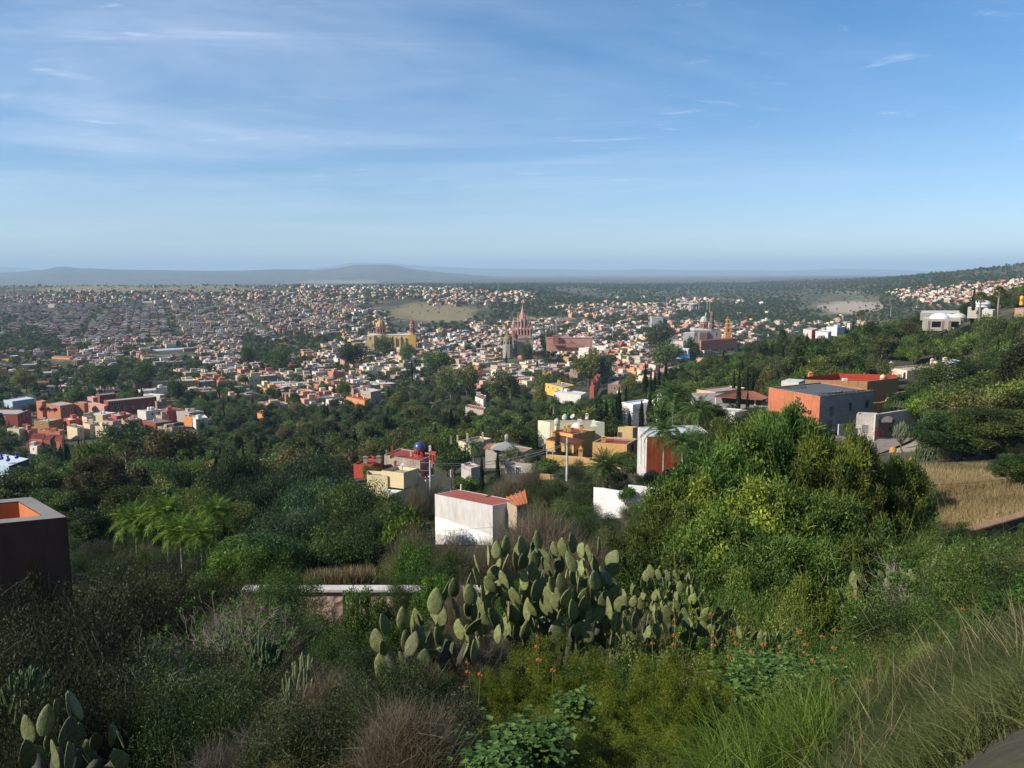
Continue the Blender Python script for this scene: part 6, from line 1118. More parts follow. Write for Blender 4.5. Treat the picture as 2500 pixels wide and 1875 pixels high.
# ---- town blocks with their own look, laid out in table form: corners near, right, left; depth; height; colours
ROOFC = {'g': (.42, .40, .37), 'w': (.62, .60, .57), 't': (.36, .29, .23), 'r': (.32, .09, .05), 'd': (.20, .18, .17)}
COLS = {'maroon': (.27, .065, .045), 'terracotta': (.46, .165, .09), 'pink': (.56, .27, .20), 'cream': (.62, .50, .33), 'pale yellow': (.60, .52, .30), 'ochre': (.56, .31, .10), 'mustard': (.36, .21, .07), 'white': (.64, .585, .51), 'red': (.44, .085, .055), 'orange': (.62, .24, .08), 'brick brown': (.30, .19, .14), 'grey': (.38, .33, .28), 'tan': (.42, .32, .23), 'pale blue': (.40, .50, .60), 'salmon': (.56, .34, .25), 'yellow': (.66, .42, .09), 'lilac': (.46, .42, .50), 'pale green': (.42, .50, .38)}
TB = [
 ('maroon', 'maroon hotel block with flat roof at the west edge', (42.3, 1011), (75, 1000), (-40, 1010), 470, 8.5, 'g', 'hotel', [(0, [.45, .7], 1.5, 1.0, 2.0), (3, [.3, .62], 1.8, .8, 1.2)]),
 ('terracotta', 'terracotta tower block of the hotel, tallest at its west end', (102, 981), (113, 978), (88, 978.5), 505, 9.5, 't', 'hotel', []),
 ('terracotta', 'terracotta hotel wing with two white windows and round trees before it', (146.5, 990.5), (181, 985), (113, 985), 492, 8, 'g', 'hotel', [(0, [.25, .6], 1.8, 1.0, 1.6), (0, [.6], 4.8, 1.0, 1.6), (3, [.3], 2.5, .8, 1.4)]),
 ('terracotta', 'terracotta hotel annexe stepping back beside the white-windowed wing', (205, 985), (215, 981), (181, 983.5), 500, 8.5, 't', 'hotel', [(0, [.5], 2, 1, 1.5)]),
 ('maroon', 'long maroon hotel range with open loggia under a flat roof', (263.7, 980), (382, 968.5), (252.8, 976), 505, 8, 'g', 'hotel', [(0, [.08, .13, .18, .23, .28], 1.2, 1.3, 1.5), (0, [.07, .2, .33, .5, .7, .85], 4.6, 1.0, 1.6)]),
 ('pink', 'pink arcaded wing linking the terracotta and maroon hotel ranges', (254, 992), (262, 989), (203, 980), 500, 6.5, 'g', 'hotel', [(3, [.3, .5, .7, .9], 1.5, .8, 1.4)]),
 ('maroon', 'upper maroon stair block behind the hotel loggia', (243, 965.5), (283, 961), (234, 961), 540, 6, 'd', 'hotel', []),
 ('pink', 'short pink hotel gable west of the stair block', (227, 971), (238, 969), (213, 968), 530, 5, 'g', 'hotel', []),
 ('brick brown', 'low brown service wing at the east end of the hotel', (383, 981), (415, 978), (378, 979), 515, 6, 'd', 'building', [(0, [.3, .7], 1.5, 1, 1.5)]),
 ('mustard', 'mustard-brown house below the hotel, with small arched porch', (118, 1029), (152, 1022), (82, 1027), 455, 6, 'g', 'house', [(0, [.3, .6], 1.5, .8, 1.2), (3, [.5], 1.5, .8, 1.2)]),
 ('red', 'red stepped house with pale grey roof below the white-windowed wing', (170, 1026), (200, 1020), (155, 1021), 460, 5, 'w', 'house', []),
 ('cream', 'cream house with roof chimneys below the hotel stair block', (212, 1019), (233, 1014), (200, 1016), 462, 6, 't', 'house', [(3, [.5], 1.5, .8, 1.2), (0, [.4], 1.5, .8, 1.2)]),
 ('pale yellow', 'pale yellow long house with grey roof below the maroon range', (250, 1013), (284, 1007), (213, 1010), 475, 5, 'w', 'house', [(0, [.3, .6], 1.2, .8, 1.2)]),
 ('red', 'bright red small house with water tanks below the maroon range', (284, 1016), (322, 1011), (270, 1010), 470, 5.5, 'g', 'house', []),
 ('white', 'white house with ochre upper room below the east end of the range', (356, 1004), (395, 1000), (335, 1001), 480, 6, 'g', 'house', [(0, [.4, .8], 1.5, .9, 1.3)]),
 ('salmon', 'low salmon house in front of the white house with ochre room', (317, 1025), (345, 1022), (296, 1022), 455, 4, 't', 'house', [(0, [.3, .7], .8, .9, 1.2)]),
 ('red', 'red house with flat terrace east of the white house', (407, 1003), (450, 999), (378, 998), 485, 5, 'd', 'house', []),
 ('tan', 'tan house with two white water tanks amid the eastern row', (395, 1016), (412, 1013), (380, 1013), 468, 5, 't', 'house', []),
 ('cream', 'cream cube house at the east end of the row', (420, 1005), (440, 1001), (403, 1002), 490, 5, 'g', 'house', []),
 ('grey', 'grey flat-roofed house trailing off towards the woodland', (462, 1008), (498, 1004), (430, 1003), 480, 4.5, 'g', 'house', []),
 ('orange', 'small orange cube house at the edge of the woodland', (468, 1018), (480, 1015), (448, 1015), 470, 4, 't', 'house', []),
 ('white', 'white terraced house tucked against the woodland edge', (478, 1024), (507, 1019), (470, 1017), 460, 4, 'w', 'house', [(0, [.3, .6], .8, .9, 1.2)]),
 ('tan', 'flat tan house half behind the woodland edge', (420, 1043), (440, 1040), (384, 1041), 440, 3.5, 'w', 'house', []),
 ('maroon', 'dark maroon low house under the tan house', (380, 1033), (420, 1028), (345, 1026), 450, 4, 'd', 'house', []),
 ('pale yellow', 'pale yellow cube house with maroon neighbour at the lower west', (46, 1048), (60, 1044), (17, 1046), 425, 6, 't', 'house', [(3, [.25], 2.5, 1, 1.5)]),
 ('terracotta', 'terracotta house leaning against the pale yellow cube', (70, 1052), (91, 1045), (47, 1044.5), 427, 6, 'd', 'house', [(0, [.6], 1.5, .9, 1.4)]),
 ('terracotta', 'terracotta house with grey roof above the red tiled roofs', (146, 1053), (157, 1048), (94, 1050), 425, 5, 'g', 'house', [(3, [.75], 2.5, 1, 1.4)]),
 ('cream', 'cream stepped house with deep shaded terrace right of a small cypress', (188, 1046), (204, 1040), (163, 1040), 432, 7, 't', 'house', [(0, [.5], 1.5, .9, 1.4)]),
 ('cream', 'tall cream house with bright flank above the dark round tree', (219, 1037), (241, 1031), (202, 1032), 440, 7, 't', 'house', []),
 ('salmon', 'salmon house at the crown of the dark round tree', (275, 1029), (296, 1025), (249, 1026), 448, 4.5, 'g', 'house', [(0, [.4], 1, .9, 1.2)]),
 ('cream', 'low cream wall house beside the dark round tree', (262, 1043), (280, 1039), (232, 1040), 432, 4, 't', 'house', []),
 ('white', 'small white house under the red tiled roofs', (90, 1090), (94, 1086), (72, 1086), 375, 5, 'w', 'house', [(3, [.5], 1.2, .9, 1.2)]),
 ('yellow', 'bright yellow arcaded building amid garden trees in mid town', (1374, 946), (1402, 940), (1331, 935), 560, 6, 't', 'building', [(3, [.2, .45, .7], 1.5, 1.0, 1.6), (0, [.4, .8], 1.5, 1, 1.6)]),
 ('white', 'white roof terraces with two stub towers before the yellow arcade', (1418, 965), (1432, 958), (1352, 957), 500, 5, 'w', 'building', []),
 ('maroon', 'dark red street-side terrace receding towards the churches', (1450, 945), (1466, 915), (1440, 941), 560, 8, 'r', 'building', [(0, [.1, .25, .4, .55, .7], 2, .8, 1.5)]),
 ('brick brown', 'brown brick block beside the golden-green tree', (1410, 903), (1424, 898), (1391, 901), 700, 8, 'g', 'building', [(0, [.4], 2, 1, 1.4)]),
 ('brick brown', 'brown brick house above the cypress row', (1516, 939), (1530, 932), (1484, 938), 560, 6, 't', 'building', [(3, [.5], 2, 1, 1.4)]),
 ('tan', 'long tan crenellated building at the edge of the woodland', (905, 957), (930, 952), (863, 950), 560, 7, 'w', 'building', [(3, [.1, .25, .4, .55, .7, .85], 2, .8, 1.4)]),
 ('orange', 'orange-red house with many chimneys at the woodland edge', (890, 978), (905, 972), (845, 968), 515, 5, 'r', 'house', [(3, [.3, .6], 1.2, .8, 1.2)]),
 ('white', 'white house with pink roof and grey garage amid central trees', (1180, 975), (1187, 966), (1160, 968), 500, 7, 'r', 'house', [(3, [.5], 1.5, .9, 1.2)]),
 ('grey', 'grey shed with wide red roof edge amid central trees', (1180, 1002), (1186, 995), (1136, 993), 450, 6, 'r', 'shed', []),
 ('orange', 'single orange gable peeping out of the woodland', (44+600, 1013), (649, 1010), (628, 1008), 455, 3, 'r', 'house', []),
 ('white', 'large white cube by the pink church and market', (1437, 851), (1440, 848), (1413, 849), 800, 8, 'w', 'building', []),
 ('white', 'white two-storey house with bright blue awning near the ridge trees', (1680, 853), (1684, 851), (1662, 851.5), 720, 7, 'w', 'house', [(3, [.3, .7], 1.2, 1.6, 1.8)]),
 ('white', 'big white convent block with dark window slits below the grey church', (1695, 813), (1697, 811), (1668, 813), 940, 12, 'w', 'building', [(3, [.6], 3, .9, 6), (3, [.2], 8, 1.2, 3)]),
 ('white', 'low white convent wing with faded red roof below the grey church', (1668, 833), (1672, 830), (1618, 831), 900, 8, 'r', 'building', []),
 ('terracotta', 'long terracotta-roofed market under the orange bell tower', (1712, 832), (1800, 826), (1708, 830), 900, 9, 'r', 'building', []),
 ('orange', 'orange block in the west quarter beyond the garden trees', (170, 874), (175, 871), (126, 871), 900, 9, 'd', 'building', []),
 ('red', 'long red and yellow warehouse row in the west middle town', (363, 933), (375, 928), (330, 937), 640, 6, 'w', 'building', []),
 ('ochre', 'long shaded ochre wall building east of the red warehouse', (372, 934), (482, 928), (364, 930), 640, 6, 'w', 'building', [(0, [.2, .4, .6, .8], 2, .9, 1.2)]),
 ('white', 'white gabled marquee roof behind the hotel', (390, 965), (404, 963), (350, 962), 560, 4, 'w', 'marquee', []),
 ('white', 'white house with slanted wall west of the red warehouse', (405, 945), (410, 942), (380, 947), 600, 5, 'w', 'house', []),
 ('pale blue', 'pale blue-roofed shed west of the hotel tower', (30, 980), (84, 972), (8, 976), 560, 4, 'w', 'shed', []),
 ('yellow', 'bright yellow cube house in the far west', (20, 878), (22, 876), (3, 878), 880, 6, 't', 'house', []),
 ('white', 'bright white stepped villa on the far hilltop of the west quarter', (372, 737), (376, 736), (346, 737), 2050, 14, 'w', 'house', []),
 ('tan', 'tan tower-like block on the west hillside', (132, 744), (139, 742), (114, 743.5), 1900, 16, 'g', 'building', []),
]
rt = random.Random(3)
for col, lab, n_, r__, l__, D_, hh_, rf, cat, wins in TB:
    c_ = COLS[col]; h = House({'hotel': 'hotel_wing', 'house': 'town_house', 'building': 'town_building', 'shed': 'shed', 'marquee': 'marquee'}[cat], lab, cat, [n_, r__, l__], D_, hh_+2, [plaster(c_, .25), plaster(tuple(min(1, x*1.1+.05) for x in c_), .2), plaster(ROOFC[rf], .4)], par=.35, rim=.3, keep=.6)
    for (e_, ts, dr, w_, q_) in wins: h.win(e_, ts, dr, w_, q_, creamp if rt.random() < .5 else whitep, dark, 'window', .14, 0)
    if cat in ('house', 'building') and D_ < 700:
        for k in range(rt.randint(1, 3)):
            p = (h.cl[0].lerp(h.cl[2], rt.uniform(.25, .75))).lerp(h.cl[1], rt.uniform(-.3, .3)); b = B(); p.z = h.zt-.35; kind = rt.random()
            if kind < .45: b.lathe([(.55, 0), (.55, 1.0), (.35, 1.25)], 8, p); link('water_tank', b.build('water_tank', flat('tank_pale', (.55, .54, .52), .5)), h.t)
            else: b.box(p, (rt.uniform(1.5, 3), rt.uniform(1.5, 3), rt.uniform(1.6, 2.4)), rt.uniform(0, 1)); link('roof_room', b.build('roof_room', h.mats[0]), h.t)
# blue awning, red tiled roofs of the lower west, crest of marquee gables
t = thing('blue_awning', 'bright blue sloping awning under the white two-storey house', 'awning', pt(1671, 868, 715)); b = B(); v = b.verts([(-4.5, 0, -2), (4.5, -1, -2), (5, 3, .8), (-5, 4, .8)]+[(-4.5, 0, -2.2), (4.5, -1, -2.2), (5, 3, .6), (-5, 4, .6)]); b.face(v, v+1, v+2, v+3); [b.face(v+i, v+4+i, v+4+(i+1) % 4, v+(i+1) % 4) for i in range(4)]; link('sheet', b.build('sheet', flat('blue_sheet', (.05, .28, .62), .4)), t)
for k, (q, lab) in enumerate(((((75, 1071, 398), (103, 1072, 396), (112, 1059, 412), (82, 1057, 414)), 'red tiled roof house, upper west slope of three'), (((105, 1073, 396), (122, 1073, 396), (135, 1061, 410), (118, 1061, 410)), 'red tiled roof house, narrow middle slope of three'), (((60, 1092, 385), (96, 1090, 386), (108, 1073, 402), (75, 1071, 402)), 'red tiled roof house, large lower slope beside the small white house'), (((122, 1076, 398), (150, 1078, 396), (154, 1063, 408), (138, 1062, 410)), 'red tiled roof house, east slope next to a cypress'))):
    t = thing('tiled_house', lab, 'house', pt(q[0][0], q[0][1]+12, q[0][2]), group='red tiled roofs of the lower west'); o = Vector(t.location); hh = R_(); hh.off = o; hh.root = hh; hh.t = t; Q_ = [pt(*x) for x in q]; tile_roof(hh, Q_, tile_mat((.40, .10, .06)), .8, .2, rw=.15); b = B(); c0 = [p-o for p in Q_]; v = b.verts([(p.x, p.y, p.z-.15) for p in c0]+[(p.x, p.y, -4) for p in c0]); [b.face(v+i, v+4+i, v+4+(i+1) % 4, v+(i+1) % 4) for i in range(4)]; link('wall', b.build('wall', plaster((.42, .15, .09), .3)), t)
OCC.append((60, 155, 1057, 1092, 395, 1)); FOOT.append((pt(100, 1075, 400).x, 400, 14))

# ---- single trees of the old town that the photo shows large
TT = [('yellow_a', 1438, 858, 905, 64, 650, 'big golden-green'), ('broad_c', 1478, 868, 900, 40, 655, 'dark green companion'), ('yellow_a', 1140, 892, 934, 44, 590, 'yellow-crowned'), ('yellow_a', 1085, 893, 920, 40, 620, 'pale yellow-crowned'), ('broad_a', 1100, 896, 945, 60, 570, 'dark spreading'), ('yellow_a', 840, 922, 948, 30, 570, 'small yellow'), ('yellow_a', 966, 957, 984, 30, 500, 'yellow-leaved courtyard'), ('yellow_a', 999, 992, 1030, 34, 440, 'bright yellow belt'), ('broad_c', 1064, 850, 896, 62, 700, 'huge dense dark round'), ('broad_b', 862, 838, 878, 68, 780, 'wide dark'), ('broad_c', 682, 843, 888, 50, 760, 'dark rounded'), ('broad_c', 937, 818, 848, 44, 900, 'dark round churchyard'), ('broad_a', 990, 836, 866, 36, 830, 'dark green'), ('broad_b', 1610, 790, 836, 66, 860, 'broad dark plaza'), ('broad_c', 1626, 832, 872, 64, 720, 'large dense green'), ('broad_d', 1690, 826, 860, 34, 740, 'tall grey-green'), ('yellow_a', 1317, 942, 970, 28, 510, 'golden garden'), ('yellow_a', 1540, 915, 948, 36, 500, 'yellow-green slope'), ('broad_a', 1230, 905, 960, 74, 560, 'tall dark green'), ('broad_c', 1330, 905, 945, 44, 590, 'round green'), ('broad_a', 605, 838, 870, 36, 800, 'dark street'), ('broad_c', 1285, 832, 852, 26, 790, 'small dark churchyard'), ('broad_b', 250, 890, 935, 70, 620, 'wide dark park'), ('broad_a', 345, 880, 930, 60, 640, 'dark grouped park'), ('yellow_a', 60, 902, 932, 44, 640, 'olive-gold park'), ('broad_c', 180, 945, 985, 44, 520, 'dense dark hotel'), ('broad_a', 430, 920, 965, 44, 560, 'yellow-green lane'), ('broad_b', 1340, 808, 838, 40, 870, 'dark palm-like plaza')]
HEROTOWN = []
for key, u, v0, v1, wpx, D, adj in TT:
    p = pt(u, v1, D); HEROTOWN.append((key, u, v0, v1, wpx, D, adj)); OCC.append((u-wpx/2, u+wpx/2, v0, v1, D, .6)); FOOT.append((p.x, D, wpx*D/F*.42))
# ------------------------------------------------------------------ what covers the land, seen as a coarse map of the photo
VE = [688, 700, 712, 725, 740, 755, 770, 785, 800, 820, 840, 860, 880, 900, 920, 945, 970, 1000, 1030, 1070, 1110, 1160, 1400]
MAP = [
"tttttttttttttt"+"wwwwwwwwwss"+"sssssssssssssssssss"+"ssshhH",
"tttttttttttttt"+"twtwwwwwwss"+"ssggsssswwwssssssss"+"shhHHH",
"tthhhhhhhhhhhh"+"hhhhhhhwhhhh"+"ssggsswwwwhwwtggts"+"HHHHHH",
"HHHHHHhhHHHHHH"+"HHhhggghHhhhs"+"sssssshhwwssgggg"+"ssHHHHs",
"HHHHHHHHHHHHHh"+"HHHhgggggg"+"ssshhhhhhHsssssgggg"+"sssssss",
"HHHHHHHHHHHHHH"+"HHHhhggggg"+"ssssHHHHHsssssssggs"+"sssssss",
"hhHHHHHHHHHHHH"+"HHHhhtgggssg"+"gggssshsssssssss"+"ssssssss",
"HHHHHHHHHHHHHH"+"HHHHhttsshhhh"+"hhhmmhhhhmmmmm"+"mmTTTTTTT",
"hTHHHHHHHHHHHH"+"hhhmhmmmhHHH"+"HmHHhhhhHhmmmww"+"TTTTTTTTT",
"TTThHHHHHHHHmm"+"TTTHHHHHHHHHH"+"HHmmHHHHmmTTT"+"TTTTTTTTTT",
"TTThhhhHHHHHTT"+"TTHHHHHHHHHH"+"HHHHHHhHHmTTTT"+"TTTTTTTTTT",
"mhhHHhhHHhHmTT"+"HHHHTHHHHHHH"+"mHHHHHHhhTTTTT"+"TTTTTTTTTT",
"hhhHHmTTmhHHmT"+"mHTHHHTTHHHH"+"HHTTHHhTTTTTTT"+"TTTTTTTTTT",
"mhhmTTTTTmHHHH"+"HHHHHHTHHHHH"+"HHTTHHHTTTTTTT"+"TTTTTTTTTT",
"TTmmTTTTTmhHHH"+"HhHHHmmTTHHH"+"TTTTHHHhTTTTTT"+"TTTTTTTTTT",
"TTmhhHTHHhmhHH"+"HHHHmTTTTTTmT"+"ThmHhTTTTTTTT"+"TTTTTTTTTT",
"TTTTTTTTTTmTTh"+"HHHHTTTmTTTTT"+"TThhTTTTTTTTT"+"TTTTTTTTTT",
"T........TmTTT"+"TTTTTTTTTTTTT"+"TTTTTTTTTTTTT"+"TTTTTTTTTT",
"T.........TTTT"+"TTTTTTTTTTTTT"+"TTTTTTTTTTTTT"+"TTTTTTTTTT",
"TTT...TTTTTTTT"+"TTTTTTTTTTTTT"+"TTTTTTTTTTTTT"+"TTTTTTTTTT",
"TTTTTTTTTTTTTT"+"TTTTTTTTTTTTT"+"TTTTTTTTTTTTT"+"TTTTTTTTTT",
"TTTTTTTTTTTTTT"+"TTTTTTTTTTTTT"+"TTTTTTTTTTTTT"+"TTTTTTTTTT"]
MAP = [(r+r[-1]*50)[:50] for r in MAP]
PH = {'H': .88, 'h': .5, 'm': .34, 'w': .20, 's': .008, 't': .012, 'g': .0, 'T': 0, '.': 0}
PT = {'H': .5, 'h': .7, 'm': .92, 'w': .45, 's': .95, 't': .28, 'g': .07, 'T': 1.0, '.': 0}
def cover(u, v):
    r = np.clip(np.searchsorted(VE, v, side='right')-1, 0, len(MAP)-1); c = np.clip((u/50).astype(int), 0, 49)
    A = np.array([list(x) for x in MAP]); return A[r, c]
def hidden(x, y, z, steps=70):
    """does the land itself hide the point from the camera"""
    hid = np.zeros(len(x), bool)
    for t in np.geomspace(.03, .985, steps): hid |= H(x*t, y*t) > CZ+(z-CZ)*t+.3
    return hid
def taken(x, y, r=0):
    m = np.zeros(len(x), bool)
    for fx, fy, fr in FOOT: m |= (x-fx)**2+(y-fy)**2 < (fr+r)**2
    return m
def blocks_view(x, y, z, r, h, need=1.0):
    """would a tree here cover a building that the photo shows"""
    u0, v1 = pix(x-r, y, z); u1, _ = pix(x+r, y, z); _, v0 = pix(x, y, z+h); m = np.zeros(len(x), bool)
    for a, b, c, d, D, k in OCC:
        if k <= 0: continue
        c2 = c-4; d2 = c+(d-c)*(.80 if k >= 1 else .5)
        m |= (y < D) & (u1 > a+2) & (u0 < b-2) & (v1 > c2) & (v0 < d2)
    return m
# ---- house plots on a turned street grid
def grid(cell, ang, D0, D1, jit):
    X = np.arange(-2200, 2200, cell[0]); Y = np.arange(-1500, 4600, cell[1]); gx, gy = np.meshgrid(X, Y)
    ix, iy = np.meshgrid(np.arange(len(X)), np.arange(len(Y))); st = (ix % 9 == 0) | (iy % 6 == 0)
    gx = gx+RNG.uniform(-jit, jit, gx.shape); gy = gy+RNG.uniform(-jit, jit, gy.shape); c, s = math.cos(ang), math.sin(ang)
    x = (gx*c-gy*s).ravel(); y = (gx*s+gy*c).ravel(); st = st.ravel(); m = (y > D0) & (y < D1) & (np.abs(x/y) < .70); return x[m], y[m], st[m]
hx, hy, hs, hang = [], [], [], []
for D0, D1, cell, ang in ((440, 1150, (12.5, 13.5), R(32)), (1150, 2000, (15.5, 16), R(24)), (2000, 4600, (20, 24), R(40))):
    x, y, st = grid(cell, ang, D0, D1, 1.6); k = ~st; hx.append(x[k]); hy.append(y[k]); hang.append(np.full(k.sum(), ang))
hx = np.concatenate(hx); hy = np.concatenate(hy); hang = np.concatenate(hang)+RNG.normal(0, .03, len(hx))
hz = H(hx, hy); u, v = pix(hx, hy, hz+3.0); cv = cover(u+RNG.normal(0, 14, len(u)), v+RNG.normal(0, 3, len(v)))
p = np.vectorize(PH.get)(cv); dens = .72+.6*vnoise(hx/70, hy/70, 33); keep = (RNG.random(len(p)) < p*np.clip(dens, 0, 1.05)) & (u > -60) & (u < 2560) & ~taken(hx, hy, 4)
keep &= ~((u > 1880) & (hy < 1100)); keep &= ~blocks_view(hx, hy, hz, 6, 6)
hx, hy, hz, hang = hx[keep], hy[keep], hz[keep], hang[keep]; hid = hidden(hx, hy, hz+6); hx, hy, hz, hang = hx[~hid], hy[~hid], hz[~hid], hang[~hid]; nH = len(hx)
hw = RNG.uniform(9, 13.2, nH); hd = RNG.uniform(9, 14, nH); hh_ = RNG.choice([3.4, 4.2, 5.6, 6.6, 7.6], nH, p=[.22, .28, .25, .17, .08]); hh_ *= np.where(hy > 2000, 1.15, 1); hw *= np.where(hy > 1150, 1.1, 1); hd *= np.where(hy > 1150, 1.1, 1)
PALN = ['white', 'cream', 'ochre', 'terracotta', 'pink', 'brick brown', 'red', 'tan', 'grey', 'salmon', 'orange', 'pale yellow', 'yellow', 'maroon', 'pale blue', 'lilac', 'pale green']
PALC = np.array([COLS[c] for c in PALN]); U0, V0 = pix(hx, hy, hz)
wC = np.array([.22, .17, .08, .075, .09, .11, .035, .12, .04, .11, .035, .07, .015, .018, .012, .01, .01]); wW = np.array([.10, .15, .05, .07, .07, .22, .02, .20, .08, .07, .025, .03, .01, .01, .012, .01, .01]); wF = np.array([.5, .12, .03, .06, .06, .05, .03, .06, .02, .04, .01, .02, .01, 0, 0, 0, 0])
def pick(wt, n): wt = wt/wt.sum(); return RNG.choice(len(wt), n, p=wt)
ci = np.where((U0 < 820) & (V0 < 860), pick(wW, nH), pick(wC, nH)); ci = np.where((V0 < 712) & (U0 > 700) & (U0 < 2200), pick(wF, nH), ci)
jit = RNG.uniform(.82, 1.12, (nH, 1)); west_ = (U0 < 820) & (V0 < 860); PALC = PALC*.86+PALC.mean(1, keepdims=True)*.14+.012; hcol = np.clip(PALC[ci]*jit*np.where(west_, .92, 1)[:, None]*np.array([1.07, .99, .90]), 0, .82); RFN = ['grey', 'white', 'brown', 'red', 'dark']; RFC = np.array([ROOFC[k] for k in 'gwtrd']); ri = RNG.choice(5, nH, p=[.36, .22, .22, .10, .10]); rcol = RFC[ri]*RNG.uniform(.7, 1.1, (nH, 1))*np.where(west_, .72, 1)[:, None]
# ---- trees
tx, ty = [], []
for D0, D1, c in ((118, 300, 6.4), (300, 520, 7.8), (520, 1200, 9.5), (1200, 2400, 13), (2400, 5600, 26)):
    X = np.arange(-.72*D1, .72*D1, c); Y = np.arange(D0, D1, c); gx, gy = np.meshgrid(X, Y); gx = gx+RNG.uniform(-.5, .5, gx.shape)*c; gy = gy+RNG.uniform(-.5, .5, gy.shape)*c; m = np.abs(gx/gy) < .70; tx.append(gx[m]); ty.append(gy[m])
tx = np.concatenate(tx); ty = np.concatenate(ty); tz = H(tx, ty); u, v = pix(tx, ty, tz+5)
cv = cover(u+RNG.normal(0, 12, len(u)), v+RNG.normal(0, 3, len(v))); p = np.vectorize(PT.get)(cv)
cl_ = vnoise(tx/45, ty/45, 51); p = np.where(ty > 520, p*np.clip(.25+1.5*cl_, 0, 1.2), p*np.clip(.8+.6*cl_, 0, 1)); p = np.where((u > 1900) & (ty < 640), 1.0, p); p = np.where((ty < 440) & (cv != '.'), .9, p)
ts = np.where(ty < 520, RNG.uniform(.62, 1.15, len(tx)), RNG.uniform(.5, 1.1, len(tx))); ts = np.where(ty > 2400, ts*1.3, ts); small = (np.abs(cv == 'g')); ts = np.where((cv == 'g') | (cv == 't'), ts*.55, ts)
keep = (RNG.random(len(p)) < p) & (u > -80) & (u < 2580) & ~taken(tx, ty, 1.5) & ~blocks_view(tx, ty, tz, 3.6*ts, 8.5*ts)
keep &= ~((ty < 240) & (np.abs(u-2400) < 200) & (v > 1120)); keep &= ~((ty < 175) & (u > 2080) & (u < 2300) & (v > 1040)); keep &= ~((ty < 200) & (u > 1120) & (u < 1700) & (v > 1080))
tx, ty, tz, ts, cvt = tx[keep], ty[keep], tz[keep], ts[keep], cv[keep]; hid = hidden(tx, ty, tz+8); tx, ty, tz, ts, cvt = tx[~hid], ty[~hid], tz[~hid], ts[~hid], cvt[~hid]
if len(hx):   # no tree inside a house
    cell = {}
    for i in range(len(hx)): cell.setdefault((int(hx[i]//10), int(hy[i]//10)), []).append(i)
    ok = np.ones(len(tx), bool)
    for i in np.nonzero(ty < 1400)[0]:
        a, b_ = int(tx[i]//10), int(ty[i]//10)
        for da in (-1, 0, 1):
            for db in (-1, 0, 1):
                for j in cell.get((a+da, b_+db), ()):
                    if (hx[j]-tx[i])**2+(hy[j]-ty[i])**2 < 42: ok[i] = False
    tx, ty, tz, ts, cvt = tx[ok], ty[ok], tz[ok], ts[ok], cvt[ok]
TU, TV = pix(tx, ty, tz+5)
# ---- which ones show largest: paint rectangles near to far
def visible_px():
    buf = np.zeros((950, 1260), bool); recs = []
    for k, (a, b_, c, d, D, kk) in enumerate(OCC): recs.append((D, 2, k, a, b_, c, d))
    u0, v1 = pix(hx-hw*.6, hy, hz); u1, _ = pix(hx+hw*.6, hy, hz); _, v0 = pix(hx, hy, hz+hh_)
    for i in range(len(hx)): recs.append((hy[i], 0, i, u0[i], u1[i], v0[i], v1[i]))
    a0, c1 = pix(tx-3.6*ts, ty, tz+1.5); a1, _ = pix(tx+3.6*ts, ty, tz); _, c0 = pix(tx, ty, tz+8.5*ts)
    for i in range(len(tx)): recs.append((ty[i], 1, i, a0[i], a1[i], c0[i], c1[i]))
    recs.sort(key=lambda r: r[0]); vh = np.zeros(len(hx)); vt = np.zeros(len(tx))
    for D, k, i, a, b_, c, d in recs:
        x0, x1, y0, y1 = int(max(0, a/2)), int(min(1250, b_/2+1)), int(max(0, c/2)), int(min(938, d/2+1))
        if x1 <= x0 or y1 <= y0: continue
        s = buf[y0:y1, x0:x1]; n = (~s).sum(); s[:] = True
        if k == 0: vh[i] = n
        elif k == 1: vt[i] = n
    return vh, vt
vh, vt_ = visible_px()
# ---- names for places: nearest landmark and bearing
LMK = [('pink spired church', 1275, 800), ('yellow domed church', 955, 815), ('grey domed church', 1725, 800), ('maroon hotel', 320, 985), ('blue-domed red house', 1000, 1105), ('white box building', 1130, 1255), ('terracotta block house', 1990, 990), ('stone gatehouse', 2150, 1040), ('white-domed hillside house', 2300, 785), ('pale green house', 1400, 1030), ('barrel-roofed hall', 415, 862), ('yellow arcaded building', 1370, 940), ('cypress row', 1590, 920), ('white villa', 1560, 1000), ('tan crenellated building', 895, 952), ('golden dry hillside', 1060, 760), ('hotel tower', 100, 990), ('red warehouse row', 370, 935), ('pastel blue house', 40, 1140), ('garden pavilion', 155, 1155), ('grey depot', 1604, 782), ('pink market hall', 1389, 835), ('tiled pavilion', 1815, 965), ('mustard house', 2090, 935), ('dry grass field', 2380, 1200), ('orange house', 1640, 1110), ('bare quarry', 2085, 750), ('ridge-top white villa', 360, 740), ('far east suburb', 2350, 710), ('golf green', 1512, 717), ('white convent block', 1680, 820), ('brown brick block', 1405, 905), ('red-flanked ridge house', 1975, 810), ('cream hillside house', 2230, 895)]
ORD = ['first', 'second', 'third', 'fourth', 'fifth', 'sixth', 'seventh', 'eighth', 'ninth', 'tenth', 'eleventh', 'twelfth', 'thirteenth', 'fourteenth', 'fifteenth', 'sixteenth', 'seventeenth', 'eighteenth', 'nineteenth', 'twentieth']
def ordw(k):
    if k < 20: return ORD[k]
    return ['twenty', 'thirty', 'forty', 'fifty', 'sixty', 'seventy'][k//10-2]+'-'+(ORD[k % 10])
